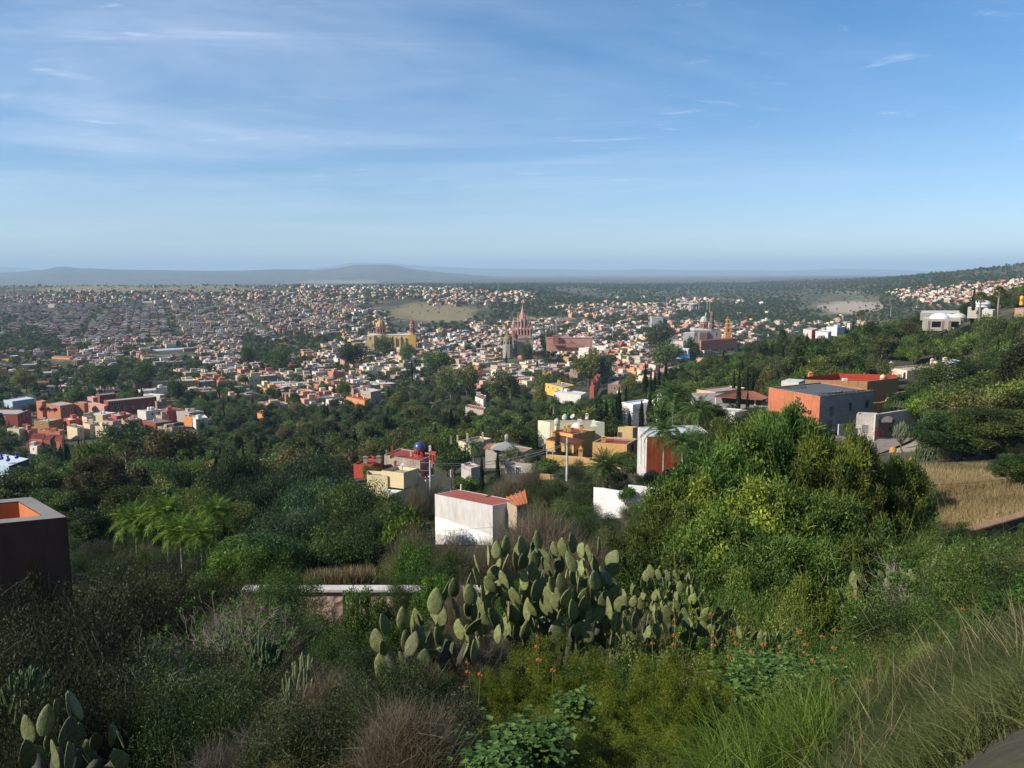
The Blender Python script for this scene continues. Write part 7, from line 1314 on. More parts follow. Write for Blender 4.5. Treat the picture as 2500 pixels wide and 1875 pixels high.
def where(u, v):
    n, a, b_ = min(LMK, key=lambda l: (l[1]-u)**2+((l[2]-v)*2.2)**2); dx, dy = u-a, v-b_; w_ = []
    d = math.hypot(dx, dy*2.2); hv = 'left of' if dx < 0 else 'right of'
    if abs(dy)*2.2 > abs(dx)*1.6: s = ('above ' if dy < 0 else 'below ')+'the '+n
    elif abs(dy)*2.2 > abs(dx)*.5: s = ('upper ' if dy < 0 else 'lower ')+('left' if dx < 0 else 'right')+' of the '+n
    else: s = hv+' the '+n
    return ('close ' if d < 90 else 'far ' if d > 230 else '')+s
def unique_labels(base, us, vs):
    """base: descriptions; adds the place and, where needed, the order from the left"""
    L0 = ['%s %s' % (b_, where(u_, v_)) for b_, u_, v_ in zip(base, us, vs)]; by = {}
    for i, l in enumerate(L0): by.setdefault(l, []).append(i)
    for l, ix in by.items():
        if len(ix) > 1:
            ix.sort(key=lambda i: us[i])
            for k, i in enumerate(ix): L0[i] = l+', '+ordw(k)+' from left'
    return L0
# ---- 300 houses as things of their own, the rest as one mass
NH = 290; top = np.argsort(-vh*(hy < 2300))[:NH]; sel = np.zeros(nH, bool); sel[top] = True
OBW = objcol_mat('painted_wall', .25); OBR = objcol_mat('flat_roof', .35)
def unit_box(name, m):
    b = B(); b.box((0, 0, 0), (1, 1, 1)); return b.build(name, m)
UBW = unit_box('wall', OBW); UBR = unit_box('roof', OBR); UBD = unit_box('opening', dark)
def parapet_mesh(par=.06):
    b = B(); r = .03; P_ = [(-.5, -.5), (.5, -.5), (.5, .5), (-.5, .5)]; I_ = [(x*(1-2*r), y*(1-2*r)) for x, y in P_]; v = b.verts([(x, y, 0) for x, y in P_]+[(x, y, 1) for x, y in P_]+[(x, y, 1) for x, y in I_]+[(x, y, 1-par) for x, y in I_])
    for i in range(4): j = (i+1) % 4; b.face(v+i, v+j, v+4+j, v+4+i); b.face(v+4+i, v+4+j, v+8+j, v+8+i); b.face(v+8+j, v+8+i, v+12+i, v+12+j)
    return b.build('wall', OBW)
PWM = parapet_mesh(); b = B(); b.lathe([(.5, 0), (.5, .75), (.3, 1)], 8); TANK = b.build('water_tank', OBW)
b = B(); b.box((0, 0, 0), (1, 1, 1)); b.mat(1); b.box((0, -.5, .12), (.78, .35, .76), bottom=True); WINM = b.build('window', [OBW, dark])
rr_ = random.Random(11); sizes = ['small', 'mid-sized', 'large']; desc = []
for i in top:
    s_ = hw[i]*hd[i]*(hh_[i] > 5 and 1.25 or 1); sz = sizes[0 if s_ < 95 else 1 if s_ < 150 else 2]; desc.append('%s %s house, %s roof' % (sz, PALN[ci[i]], RFN[ri[i]]))
labs = unique_labels(desc, U0[top], V0[top])
for i, lab in zip(top, labs):
    t = thing('town_house', lab, 'house', (hx[i], hy[i], hz[i]-.3), hang[i], 'flat-roofed houses of the town'); w_, d_, h_ = hw[i], hd[i], hh_[i]+.3
    o = link('wall', PWM, t, None, hcol[i]); o.scale = (w_, d_, h_); o = link('roof', UBR, t, (0, 0, h_-.06*h_-.25), rcol[i]); o.scale = (w_*.93, d_*.93, .24)
    small_ = vh[i] < 12
    for (ex, ey, ln, rz) in ((0, -d_/2, w_, 0), (-w_/2, 0, d_, -math.pi/2), (w_/2, 0, d_, math.pi/2)):
        nW = 0 if (small_ and rr_.random() < .5) else rr_.choice((1, 2, 2, 3))
        for k in range(nW):
            f = (k+.5)/nW-.5+rr_.uniform(-.06, .06); fl = rr_.choice((0, 1)) if h_ > 5 else 0; dz = .9+fl*2.8; isd = rr_.random() < .25 and fl == 0
            px_, py_ = (ex+f*ln, ey) if ey else (ex, f*ln); o = link('door' if isd else 'window', WINM, t, (px_, py_, .3 if isd else dz), (.6, .55, .45) if rr_.random() < .5 else tuple(c*.5 for c in hcol[i])); o.scale = (1.1, .16, 2.2 if isd else 1.35); o.rotation_euler[2] = rz
    for k in range(rr_.choice((0, 1, 1, 2))):
        o = link('water_tank', TANK, t, (rr_.uniform(-.3, .3)*w_, rr_.uniform(-.3, .3)*d_, h_-.1), rr_.choice(((.6, .6, .6), (.05, .05, .06), (.5, .25, .15), (.66, .66, .68)))); o.scale = (1.1, 1.1, 1.3)
    if rr_.random() < .55:
        o = link('roof_room', UBW, t, (rr_.uniform(-.2, .2)*w_, rr_.uniform(-.2, .2)*d_, h_-.3), tuple(min(.8, c*rr_.uniform(.8, 1.3)) for c in hcol[i])); o.scale = (w_*rr_.uniform(.25, .5), d_*rr_.uniform(.25, .5), rr_.uniform(2.2, 3.2))
def mass_houses(idx):
    """one sheet of boxes: main block, upper rooms, tanks, openings"""
    BX = []; rg = np.random.default_rng(77)
    def add(cx, cy, z, w_, d_, h_, a, wc, rc): BX.append((cx, cy, z, w_, d_, h_, a, wc, rc))
    I = np.array(idx); x, y, z, w_, d_, h_, a = hx[I], hy[I], hz[I]-.5, hw[I], hd[I], hh_[I]+.5, hang[I]; n = len(I); parts = []
    def pack(x, y, z, w_, d_, h_, a, wc, rc): parts.append((x, y, z, w_, d_, h_, a, wc, rc))
    c, s = np.cos(a), np.sin(a); wc = hcol[I]; rc = rcol[I]
    pack(x, y, z, w_, d_, h_, a, wc, wc*.9); pack(x, y, z+h_-.4, w_*.93, d_*.93, np.full(n, .43), a, rc, rc)
    for q in range(2):
        m = rg.random(n) < (.6 if q == 0 else .35); ox, oy = rg.uniform(-.28, .28, n)*w_, rg.uniform(-.28, .28, n)*d_; col2 = np.clip(wc*rg.uniform(.7, 1.35, (n, 1)), 0, .8); alt = PALC[pick(wC, n)]; use = rg.random((n, 1)) < .35; col2 = np.where(use, alt, col2)
        pack(*[k[m] for k in (x+ox*c-oy*s, y+ox*s+oy*c, z+h_, w_*rg.uniform(.25, .55, n), d_*rg.uniform(.25, .55, n), rg.uniform(1.0, 3.0, n), a, col2, rc)])
    m = rg.random(n) < .5; ox, oy = rg.uniform(-.35, .35, n)*w_, rg.uniform(-.35, .35, n)*d_; tc_ = np.where(rg.random((n, 1)) < .5, np.full((n, 3), .6), np.full((n, 3), .05)); pack(*[k[m] for k in (x+ox*c-oy*s, y+ox*s+oy*c, z+h_, np.full(n, 1.2), np.full(n, 1.2), np.full(n, 1.6), a, tc_, tc_)])
    near = y < 1500
    for side, k in ((0, -.34), (0, 0.), (0, .34), (1, -.3), (1, .25), (2, -.25), (2, .3)):
        m = near & (rg.random(n) < .62); ox = {0: k*w_, 1: -w_/2, 2: w_/2}[side]; oy = {0: -d_/2, 1: k*d_, 2: k*d_}[side]; dk = np.full((n, 3), .02); zz = z+1.3+np.where(h_ > 5.5, rg.integers(0, 2, n)*2.6, 0)
        pack(*[q[m] for q in (x+ox*c-oy*s, y+ox*s+oy*c, zz, np.full(n, 1.1 if side == 0 else .2), np.full(n, .2 if side == 0 else 1.1), rg.uniform(1.1, 2.0, n), a, dk, dk)])
    X = [np.concatenate([p[k] for p in parts]) for k in range(9)]; x, y, z, w_, d_, h_, a, wc, rc = X; n = len(x); c, s = np.cos(a), np.sin(a); V = np.zeros((n, 8, 3))
    for k, (sx_, sy_) in enumerate(((-1, -1), (1, -1), (1, 1), (-1, 1))):
        px_, py_ = sx_*w_/2, sy_*d_/2
        for q in (0, 4): V[:, k+q, 0] = x+px_*c-py_*s; V[:, k+q, 1] = y+px_*s+py_*c; V[:, k+q, 2] = z+(h_ if q else 0)
    o = np.arange(n)[:, None]*8; Q = np.stack([o+np.array([[0, 1, 5, 4]]), o+np.array([[1, 2, 6, 5]]), o+np.array([[2, 3, 7, 6]]), o+np.array([[3, 0, 4, 7]]), o+np.array([[4, 5, 6, 7]])], 1).reshape(-1, 4); col = np.stack([wc, wc, wc, wc, rc], 1).reshape(-1, 3)
    return raw_mesh('distant_town', V.reshape(-1, 3), [Q], [attr_mat('town_paint', .25)], col=col)
link('distant_town', mass_houses(np.nonzero(~sel)[0]), kind='stuff', label='the mass of smaller flat-roofed houses spread over plain and hillside')
# ---- trees: the 290 that show largest are things, the others one woodland
kinds_near = ['broad_a', 'broad_b', 'broad_c', 'broad_d', 'olive_a', 'bright_a', 'brown_a', 'yellow_a', 'cedar_a', 'cypress_a', 'cypress_b']; pw_ = np.array([.17, .15, .13, .12, .15, .12, .012, .012, .05, .05, .028]); pw_ /= pw_.sum()
kn = RNG.choice(len(kinds_near), len(tx), p=pw_); kn = np.where((kn == 6) & (TU > 900), 0, kn); rz = RNG.uniform(0, 6.28, len(tx)); tdesc = {'broad_a': 'rounded mid-green', 'broad_b': 'flat-topped dark green', 'broad_c': 'low rounded green', 'broad_d': 'tall dark green', 'olive_a': 'olive-green drooping', 'bright_a': 'bright green', 'brown_a': 'brown-leaved', 'yellow_a': 'yellow-leaved', 'cedar_a': 'dark conical', 'cypress_a': 'slim tall cypress', 'cypress_b': 'short cypress'}
nt_ = 235; topt = np.argsort(-vt_*(ty < 900))[:nt_]; selt = np.zeros(len(tx), bool); selt[topt] = True
ds = [tdesc[kinds_near[kn[i]]]+('' if 'cypress' in kinds_near[kn[i]] else ' tree') for i in topt]; ls_ = unique_labels(ds, TU[topt], TV[topt]); SH = [(.85, .85, .8), (1.05, 1, .9), (1.35, 1.2, .95), (1.65, 1.45, 1.1), (1.15, 1.15, 1.0)]
for i, lab in zip(topt, ls_):
    k = kinds_near[kn[i]]; ph, pw2 = PROTO[k][2:4]; plant(k, 'cypress' if 'cypress' in k else 'tree', lab, 'cypress' if 'cypress' in k else 'tree', tx[i], ty[i], tz[i]-.3, ph*ts[i]*.95, pw2*ts[i]*1.02, rz[i], SH[i % 5], 'cypresses among the trees' if 'cypress' in k else 'trees of the wooded belt')
def gn_mass(name, label, P_, sc_, rot, kind, keys):
    me = bpy.data.meshes.new(name); n = len(P_); me.vertices.add(n); me.vertices.foreach_set('co', np.asarray(P_, np.float32).ravel())
    for nm, arr, ty_ in (('sc', sc_, 'FLOAT'), ('rz', rot, 'FLOAT'), ('kd', kind, 'INT')): a = me.attributes.new(nm, ty_, 'POINT'); a.data.foreach_set('value', np.asarray(arr, np.int32 if ty_ == 'INT' else np.float32))
    o = link(name, me, kind='stuff', label=label); ng = bpy.data.node_groups.new(name, 'GeometryNodeTree'); ng.interface.new_socket('Geometry', in_out='INPUT', socket_type='NodeSocketGeometry'); ng.interface.new_socket('Geometry', in_out='OUTPUT', socket_type='NodeSocketGeometry')
    n_, l_ = ng.nodes, ng.links; gi = n_.new('NodeGroupInput'); go = n_.new('NodeGroupOutput'); jn = n_.new('GeometryNodeJoinGeometry')
    def att(nm, ty_): a = n_.new('GeometryNodeInputNamedAttribute'); a.data_type = ty_; a.inputs['Name'].default_value = nm; return a.outputs['Attribute']
    sc__ = att('sc', 'FLOAT'); rz__ = att('rz', 'FLOAT'); kd__ = att('kd', 'INT'); cx3 = n_.new('ShaderNodeCombineXYZ'); l_.new(rz__, cx3.inputs[2]); rt_ = n_.new('FunctionNodeEulerToRotation'); l_.new(cx3.outputs[0], rt_.inputs[0])
    for k, key in enumerate(keys):
        src = bpy.data.objects.new('source_tree', joined(key)); oi = n_.new('GeometryNodeObjectInfo'); oi.inputs['Object'].default_value = src; oi.inputs['As Instance'].default_value = True
        cmp_ = n_.new('FunctionNodeCompare'); cmp_.data_type = 'INT'; cmp_.operation = 'EQUAL'; l_.new(kd__, cmp_.inputs[2]); cmp_.inputs[3].default_value = k
        ip = n_.new('GeometryNodeInstanceOnPoints'); l_.new(gi.outputs[0], ip.inputs['Points']); l_.new(cmp_.outputs[0], ip.inputs['Selection']); l_.new(oi.outputs['Geometry'], ip.inputs['Instance']); l_.new(rt_.outputs[0], ip.inputs['Rotation']); l_.new(sc__, ip.inputs['Scale']); l_.new(ip.outputs[0], jn.inputs[0])
    l_.new(jn.outputs[0], go.inputs[0]); md = o.modifiers.new('grow', 'NODES'); md.node_group = ng; return o
r_ = ~selt & (ty < 620); gn_mass('woodland', 'the mass of lesser trees filling the wooded belt', np.stack([tx, ty, tz-.3], 1)[r_], ts[r_]*.97, rz[r_], kn[r_], kinds_near)
r_ = ~selt & (ty >= 620); kf = RNG.choice(4, r_.sum(), p=[.34, .28, .16, .22]); gn_mass('distant_woods', 'far trees and scrub thickets scattered over town and plain', np.stack([tx, ty, tz-.4], 1)[r_], ts[r_], rz[r_], kf, ['far_0', 'far_1', 'far_2', 'far_3'])
print('HOUSES', nH, 'TREES', len(tx), (ty < 620).sum())
# ------------------------------------------------------------------ near slope: heroes first
SLM = [('large prickly pear', 1330, 1450), ('pink rubble wall', 930, 1460), ('white box building', 1130, 1290), ('red-brown terrace house', 80, 1350), ('leafless pale shrub', 460, 1480), ('small prickly pear cluster', 1640, 1500), ('low left prickly pear', 1010, 1600), ('dark corner prickly pear', 190, 1790), ('tall upright prickly pear', 2090, 1480), ('white garden wall', 1540, 1230), ('date palm', 1478, 1170), ('dry grass field', 2380, 1230), ('candelabra cacti', 2270, 1060), ('tile-topped boundary wall', 2430, 1290), ('long bright grass', 2000, 1800), ('asphalt road edge', 2450, 1840), ('grey bush', 800, 1690), ('lime-green palms', 420, 1280), ('yellow house', 970, 1200), ('stone gatehouse', 2130, 1070), ('feathery shrub', 1500, 1700), ('leafy plant patch', 1300, 1820)]
HT = [  # key, kind word, u, vtop, D, width px, adjective
 ('brown_big', 'tree', 238, 1118, 108, 135, 'large brown-leaved'), ('brown_a', 'tree', 395, 1050, 195, 75, 'tall thin brown-leaved'), ('brown_a', 'tree', 450, 1052, 200, 80, 'twin-topped brown-leaved'), ('brown_a', 'tree', 330, 1140, 120, 60, 'short brown-leaved'),
 ('pepper_b', 'tree', 400, 1128, 135, 190, 'pale drooping pepper'), ('pepper_b', 'tree', 480, 1120, 140, 130, 'narrow drooping pepper'), ('green_big', 'tree', 60, 1152, 128, 190, 'broad mid-green'), ('green_big', 'tree', 130, 1200, 100, 130, 'rounded dark'), ('green_big', 'tree', 180, 1250, 85, 150, 'low spreading green'), ('green_big', 'tree', 330, 1190, 95, 150, 'dull green'), ('bright_a', 'tree', 235, 1085, 165, 80, 'lime-topped'),
 ('yellow_a', 'tree', 205, 1083, 215, 50, 'yellow-green'), ('broad_c', 'tree', 260, 1075, 225, 110, 'dense domed'), ('broad_b', 'tree', 300, 1030, 300, 110, 'wide flat-crowned'), ('broad_d', 'tree', 365, 1045, 270, 70, 'grey-green pointed'),
 ('pepper_a', 'tree', 590, 1120, 110, 170, 'soft drooping pepper'), ('pepper_a', 'tree', 640, 1180, 88, 210, 'wide weeping pepper'), ('pepper_a', 'tree', 740, 1130, 100, 210, 'tall weeping pepper'), ('pepper_a', 'tree', 800, 1175, 84, 240, 'big weeping pepper'), ('pepper_b', 'tree', 870, 1195, 76, 210, 'dark weeping pepper'), ('pepper_a', 'tree', 930, 1245, 66, 170, 'right-hand weeping pepper'), ('pepper_a', 'tree', 710, 1250, 66, 230, 'nearer weeping pepper'), ('pepper_b', 'tree', 830, 1290, 56, 250, 'dark shaggy pepper'), ('green_big', 'tree', 560, 1230, 74, 170, 'leafy green'), ('green_big', 'tree', 620, 1310, 50, 210, 'rounded leafy'), ('pepper_b', 'tree', 500, 1200, 92, 140, 'grey weeping pepper'), ('bright_a', 'tree', 990, 1235, 62, 110, 'grey-green bushy'),
 ('broad_c', 'tree', 1108, 1088, 172, 78, 'dense dark round garden'), ('broad_b', 'tree', 1205, 1130, 140, 0, ''), ('bright_a', 'tree', 925, 1110, 0, 0, ''),
 ('big_mesq', 'tree', 1940, 1008, 60, 240, 'farthest bright mesquite'), ('big_mesq2', 'tree', 2160, 1128, 60, 190, 'round blue-green mesquite'), ('big_mesq', 'tree', 1940, 1004, 41, 190, 'tallest mesquite'), ('big_mesq2', 'tree', 2085, 1058, 40, 120, 'narrow upright mesquite'), ('big_mesq', 'tree', 1775, 1058, 39, 120, 'small upright mesquite'), ('big_mesq2', 'tree', 2200, 1120, 41, 130, 'eastern mesquite'), ('big_mesq', 'tree', 1870, 1030, 42, 120, 'pointed mesquite'), ('big_mesq2', 'tree', 1825, 1055, 38, 260, 'broad sunny mesquite'), ('big_mesq', 'tree', 2000, 1075, 37, 240, 'dense mesquite'), ('big_mesq2', 'tree', 1755, 1105, 35, 250, 'leaning mesquite'), ('big_mesq', 'tree', 2085, 1130, 36, 230, 'shaded mesquite'), ('big_mesq2', 'tree', 1690, 1175, 33, 230, 'tangled mesquite'), ('big_mesq', 'tree', 2160, 1165, 42, 200, 'spreading mesquite'), ('big_mesq2', 'tree', 1655, 1235, 31, 190, 'fine-leaved mesquite'), ('big_mesq', 'tree', 1560, 1290, 30, 160, 'bushy mesquite'), ('big_mesq2', 'tree', 1865, 1180, 29, 300, 'wide sunny mesquite'), ('big_mesq', 'tree', 2030, 1220, 28, 280, 'glossy mesquite'), ('big_mesq2', 'tree', 1740, 1262, 26, 280, 'open-crowned mesquite'), ('big_mesq', 'tree', 1905, 1315, 22, 300, 'low mesquite'), ('big_mesq2', 'tree', 1620, 1350, 21, 260, 'near bushy mesquite'), ('big_mesq', 'tree', 2110, 1315, 25, 260, 'rounded low mesquite'), ('big_mesq2', 'tree', 1785, 1395, 18, 270, 'nearest mesquite'), ('big_mesq', 'tree', 1985, 1420, 17, 240, 'cactus-side mesquite'), ('pepper_b', 'tree', 1720, 1050, 122, 110, 'dark garden pepper'), ('green_big', 'tree', 1790, 1020, 118, 130, 'leafy garden'), ('green_big', 'tree', 1860, 1000, 128, 120, 'dense garden'), ('green_big', 'tree', 1720, 985, 165, 110, 'green garden'), ('bright_a', 'tree', 1640, 960, 185, 90, 'bright tall garden'),
 ('broad_c', 'tree', 1545, 1125, 140, 50, 'dark leafy courtyard'), ('broad_b', 'tree', 1520, 1105, 150, 70, 'shadowy courtyard'), ('olive_a', 'tree', 1362, 1046, 178, 17, 'slim pale olive'), ('olive_a', 'tree', 1245, 1090, 172, 50, 'silvery olive'), ('olive_a', 'tree', 1300, 1098, 170, 46, 'pale terrace olive'), ('bright_a', 'tree', 1345, 1120, 150, 50, 'glossy leaved'), ('broad_c', 'tree', 1325, 1125, 155, 50, 'dark glossy'),
 ('green_big', 'tree', 2490, 1110, 62, 110, 'leafy hillside'), ('green_big', 'tree', 2350, 1010, 105, 200, 'olive hillside'), ('green_big', 'tree', 2450, 1000, 100, 200, 'dark hillside'), ('pepper_b', 'tree', 2420, 880, 190, 300, 'huge drooping hillside'), ('green_big', 'tree', 2230, 960, 175, 110, 'rounded hillside'),
]
HT = [r for r in HT if r[5] > 0]
TD_ = []
lab = unique_labels([(r[6]+' '+r[1]) for r in HT], [r[2] for r in HT], [r[3]+40 for r in HT]) if False else None
def where_s(u, v):
    n, a, b_ = min(SLM+[l for l in LMK if l[2] > 950], key=lambda l: (l[1]-u)**2+((l[2]-v)*1.3)**2); dx, dy = u-a, v-b_; d = math.hypot(dx, dy)
    s = ('above' if dy < 0 else 'below') if abs(dy) > abs(dx)*1.4 else ('left of' if dx < 0 else 'right of') if abs(dx) > abs(dy)*1.4 else (('upper ' if dy < 0 else 'lower ')+('left' if dx < 0 else 'right')+' of'); return ('just ' if d < 110 else '')+s+' the '+n
USED = {}
def nlabel(base, u, v):
    l = base+' '+where_s(u, v); k = USED.get(l, 0); USED[l] = k+1
    return l if k == 0 else l+', the '+ordw(k)+' such'
def slim(*a): pass
for key, u, v0, v1, wpx, D, adj in HEROTOWN:
    l0 = adj+' tree'; w0 = where(u, v0+15); hero(key, 'tree', (l0+' '+w0) if (l0+w0) not in USED else l0+' '+w0+', further one', 'tree', u, v0, D, wpx, v1); USED[l0+w0] = 1
for key, kd, u, vt, D, wpx, adj in HT: hero(key, kd, nlabel(adj+' '+kd, u, vt+60), kd, u, vt, D, wpx, seed=3, color=[(.62, .66, .62), (1, 1, 1), (.8, .78, .7), (1.25, 1.12, .9), (.7, .82, .85), (1.0, .9, .8)][(u*7+vt) % 6])
# palms
palm('tall date palm with thick patterned trunk above the white garden wall', 1478, 1143, 110, 1.28, 'date', 56, tr=.42)
palm('slender queen palm in front of the orange house, left one', 1622, 1055, 112, 1.15, 'queen', 30, tr=.16, seed=2); palm('queen palm with leaning skirt in front of the orange house, right one', 1667, 1085, 110, 1.05, 'queen', 30, tr=.18, seed=3)
palm('tall feathery palm above the orange house roof', 1645, 968, 140, 1.5, 'queen', 34, tr=.16, seed=4); palm('feathery palm right of the orange house roof', 1705, 1005, 136, 1.35, 'queen', 30, tr=.16, seed=5); palm('feathery garden palm behind the pale green house', 1352, 985, 250, 1.0, 'queen', 26, seed=7); palm('queen palm over the pink planter terrace', 1156, 1093, 165, .85, 'queen', 30, tr=.16, seed=8); palm('small grey palm by the coil cable', 1222, 1125, 158, .6, 'queen', 24, tr=.14, seed=9)
for k, (u, v, D, s) in enumerate(((330, 1258, 64, 1.0), (405, 1240, 63, 1.05), (440, 1285, 60, 1.0), (525, 1235, 68, .95), (490, 1290, 59, .85))): palm('lime-green feathery palm below the drooping pepper trees, %s from left' % ORD[k], u, v+18, D, s*1.08, 'lime', 40, tr=.10, group='lime-green palms on the slope', seed=10+k)
for k, (u, v, D, s, w_) in enumerate(((307, 1097, 190, 1.6, 'with pale trunk in the west garden'), (853, 1095, 205, 1.5, 'left of the red house'), (2395, 726, 330, 1.6, 'before the ridge-top white dome'), (2102, 768, 430, 1.6, 'on the wooded ridge by the quarry view'), (2440, 712, 370, 1.7, 'tall beside the ridge cypress'), (1246, 955, 520, 1.5, 'in the central garden trees'))): fanpalm('fan palm %s' % w_, u, v, D, s, 'fan palms of the town', k)
# cypresses that the photo shows one by one
CYP = [(1576, 886, 978, 10, 300), (1590, 897, 974, 8, 305), (1599, 899, 970, 8, 308), (1610, 893, 965, 8, 310), (1626, 886, 985, 13, 295), (1512, 945, 1043, 13, 236), (1505, 965, 1043, 9, 236), (1529, 943, 982, 8, 290), (1567, 976, 1041, 11, 232), (1587, 958, 1034, 13, 236), (1496, 986, 1041, 9, 233), (1480, 976, 1060, 12, 228), (1537, 1003, 1040, 8, 232), (1806, 899, 1021, 10, 186), (1825, 897, 955, 9, 250), (1793, 902, 952, 8, 255), (1839, 899, 950, 7, 258), (1826, 955, 1021, 9, 186), (1869, 905, 945, 7, 270), (1176, 1113, 1196, 10, 124), (1215, 1098, 1196, 11, 122), (1101, 1000, 1078, 20, 240), (1063, 1035, 1090, 9, 240), (971, 1068, 1102, 8, 238), (537, 1085, 1160, 7, 205), (592, 1070, 1160, 7, 210), (628, 1085, 1160, 8, 205), (147, 1082, 1146, 8, 245), (158, 1075, 1146, 10, 245), (190, 1060, 1120, 6, 260), (2380, 700, 745, 9, 365), (2066, 790, 822, 6, 420), (2083, 785, 812, 6, 425), (2099, 788, 815, 6, 425), (1990, 880, 908, 6, 300), (2108, 880, 915, 6, 300), (2122, 885, 915, 6, 300), (1236, 860, 890, 5, 800), (1312, 875, 905, 5, 760), (1005, 882, 922, 5, 720), (1030, 895, 925, 4, 700)]
for k, (u, v0, v1, wpx, D) in enumerate(CYP):
    hero('cypress_a' if k % 3 else 'cypress_b', 'cypress', nlabel(('tall thin ' if v1-v0 > 80 else 'short ' if v1-v0 < 45 else 'slim ')+'cypress', u, (v0+v1)/2), 'cypress', u, v0, D, wpx*1.15, v1, group='slim cypresses')
# hedges and flowering bushes by the houses
BOUG = LM('bougainvillea', [(0, (.02, .035, .012)), (.55, (.05, .06, .02)), (.6, (.22, .02, .09)), (1, (.42, .05, .19))], vari=.1)
def bush(label, u, v, D, wpx, hpx, mat, n=2600, ls=.22, seed=1, cat='bush', name='bush', lumps=8):
    rg = np.random.default_rng(seed); p = pt(u, v+hpx, D); W_, H_ = wpx*D/F, hpx*D/F; t = thing(name, label, cat, (p.x, D, p.z-.3)); C = [(rg.uniform(-.38, .38)*W_, rg.uniform(-.3, .3)*min(W_, 4), H_*rg.uniform(.35, .8)) for _ in range(lumps)]
    V, Q, tt = cloud_leaves(rg, C, [max(W_*.17, H_*.3)]*lumps, n, ls, .5, .3); link('crown', raw_mesh('crown', V, [Q], [mat], tint=tt), t); b = B(); [b.tube([(0, 0, -.3), c], [.08, .02], 4, cap=False) for c in C[:4]]; link('stem', b.build('stem', bark), t); return t
bush('magenta bougainvillea behind the bracket pole', 1046, 1138, 126, 48, 22, BOUG, 2600, .2, 2); bush('magenta bougainvillea under the date palm crown', 1508, 1150, 112, 46, 20, BOUG, 2200, .18, 3); bush('dark bougainvillea with magenta flowers above the white wall', 1598, 1148, 104, 70, 46, LM('boug2', [(0, (.012, .02, .01)), (.6, (.03, .045, .018)), (.86, (.06, .05, .03)), (.88, (.30, .03, .14)), (1, (.42, .05, .2))], vari=.1), 5200, .2, 4); bush('red-flowered climber by the stone gate', 2144, 1040, 155, 12, 30, LM('redc', [(0, (.03, .03, .02)), (1, (.22, .02, .04))]), 700, .2, 5)
bush('yellow-green clipped bush left of the yellow house', 912, 1134, 150, 54, 32, LM('lemon', [(0, (.05, .09, .01)), (.6, (.14, .19, .02)), (1, (.28, .30, .03))]), 5200, .2, 6); bush('clipped bright hedge below the pink planter terrace', 1142, 1160, 128, 66, 40, G3, 6500, .18, 7, 'hedge', 'hedge', 14); bush('dark clipped hedge right of the grey house', 1328, 1118, 158, 62, 42, G2, 5200, .2, 8, 'hedge', 'hedge', 12); bush('climbing rose on the ochre wall by the veranda pole', 1400, 1118, 150, 60, 52, G4, 4200, .18, 9, lumps=10); bush('leafy vine spilling over the white wall step', 1528, 1182, 93, 34, 40, G3, 3200, .15, 10); bush('trailing green fringe on the low white retaining wall', 2072, 1030, 149, 40, 16, G3, 1500, .15, 11); bush('round topiary ball above the clipped hedge', 1114, 1158, 132, 11, 16, G1, 900, .1, 12, lumps=3)
for k, u in enumerate((61, 70, 101, 121, 133)): bush('round dark tree ball on the hotel terrace, %s from left' % ORD[k], u, 990+k*2-(k > 1)*4, 470, 13, 13, LM('ball', [(0, (.03, .035, .02)), (1, (.10, .08, .05))]), 500, .5, 20+k, 'tree', 'clipped_tree', 5)
# cacti
nopal('largest prickly pear, many grey-green pads on thick dark stems', [(1165, 1360), (1185, 1345), (1208, 1328), (1240, 1312), (1262, 1316), (1285, 1312), (1310, 1284), (1330, 1340), (1375, 1320), (1400, 1312), (1430, 1330), (1460, 1318), (1490, 1352), (1512, 1400)], 11.2, .29, 1, 99, 1600)
nopal('second layer of the large prickly pear, shaded pads behind it', [(1130, 1440), (1200, 1420), (1260, 1400), (1320, 1385), (1400, 1385), (1480, 1410), (1520, 1450)], 11.6, .31, 2, 95, 1610)
nopal('low prickly pear sprawling left of the large one', [(915, 1560), (940, 1510), (985, 1490), (1010, 1500), (1050, 1470), (1075, 1430), (1100, 1410), (1130, 1400), (1170, 1440)], 9.8, .31, 3, 44, 1650)
nopal('pale prickly pear pads lowest on the left of the sprawl', [(918, 1625), (945, 1630), (990, 1660)], 9.2, .24, 4, 9, 1720)
nopal('small-padded prickly pear cluster right of the large one', [(1470, 1470), (1500, 1440), (1560, 1430), (1582, 1388), (1620, 1390), (1660, 1395), (1690, 1405), (1712, 1450), (1760, 1480), (1800, 1505)], 13.2, .21, 5, 99, 1600)
nopal('shaded lower pads under the small-padded cluster', [(1470, 1530), (1560, 1490), (1640, 1480), (1700, 1510), (1760, 1530)], 12.6, .30, 6, 40, 1625)
nopal('dark prickly pear in the lower left corner', [(60, 1770), (110, 1745), (150, 1690), (200, 1700), (235, 1770), (300, 1760), (320, 1820)], 6.6, .25, 7, 34, 1900)
nopal('tall upright prickly pear with tiny side buds', [(2055, 1450), (2070, 1410), (2092, 1390), (2110, 1420), (2140, 1470)], 15, .30, 8, 22, 1590)
nopal('sunlit prickly pear at the east edge', [(2385, 1350), (2420, 1335), (2460, 1340), (2510, 1345)], 20, .30, 9, 26, 1440); nopal('sunlit prickly pear amid scrub above the tall upright one', [(2150, 1395), (2190, 1375), (2230, 1400)], 19, .26, 10, 16, 1450); nopal('prickly pear half hidden among red blossoms', [(1800, 1530), (1850, 1545), (1930, 1540)], 11.5, .20, 12, 14, 1600)
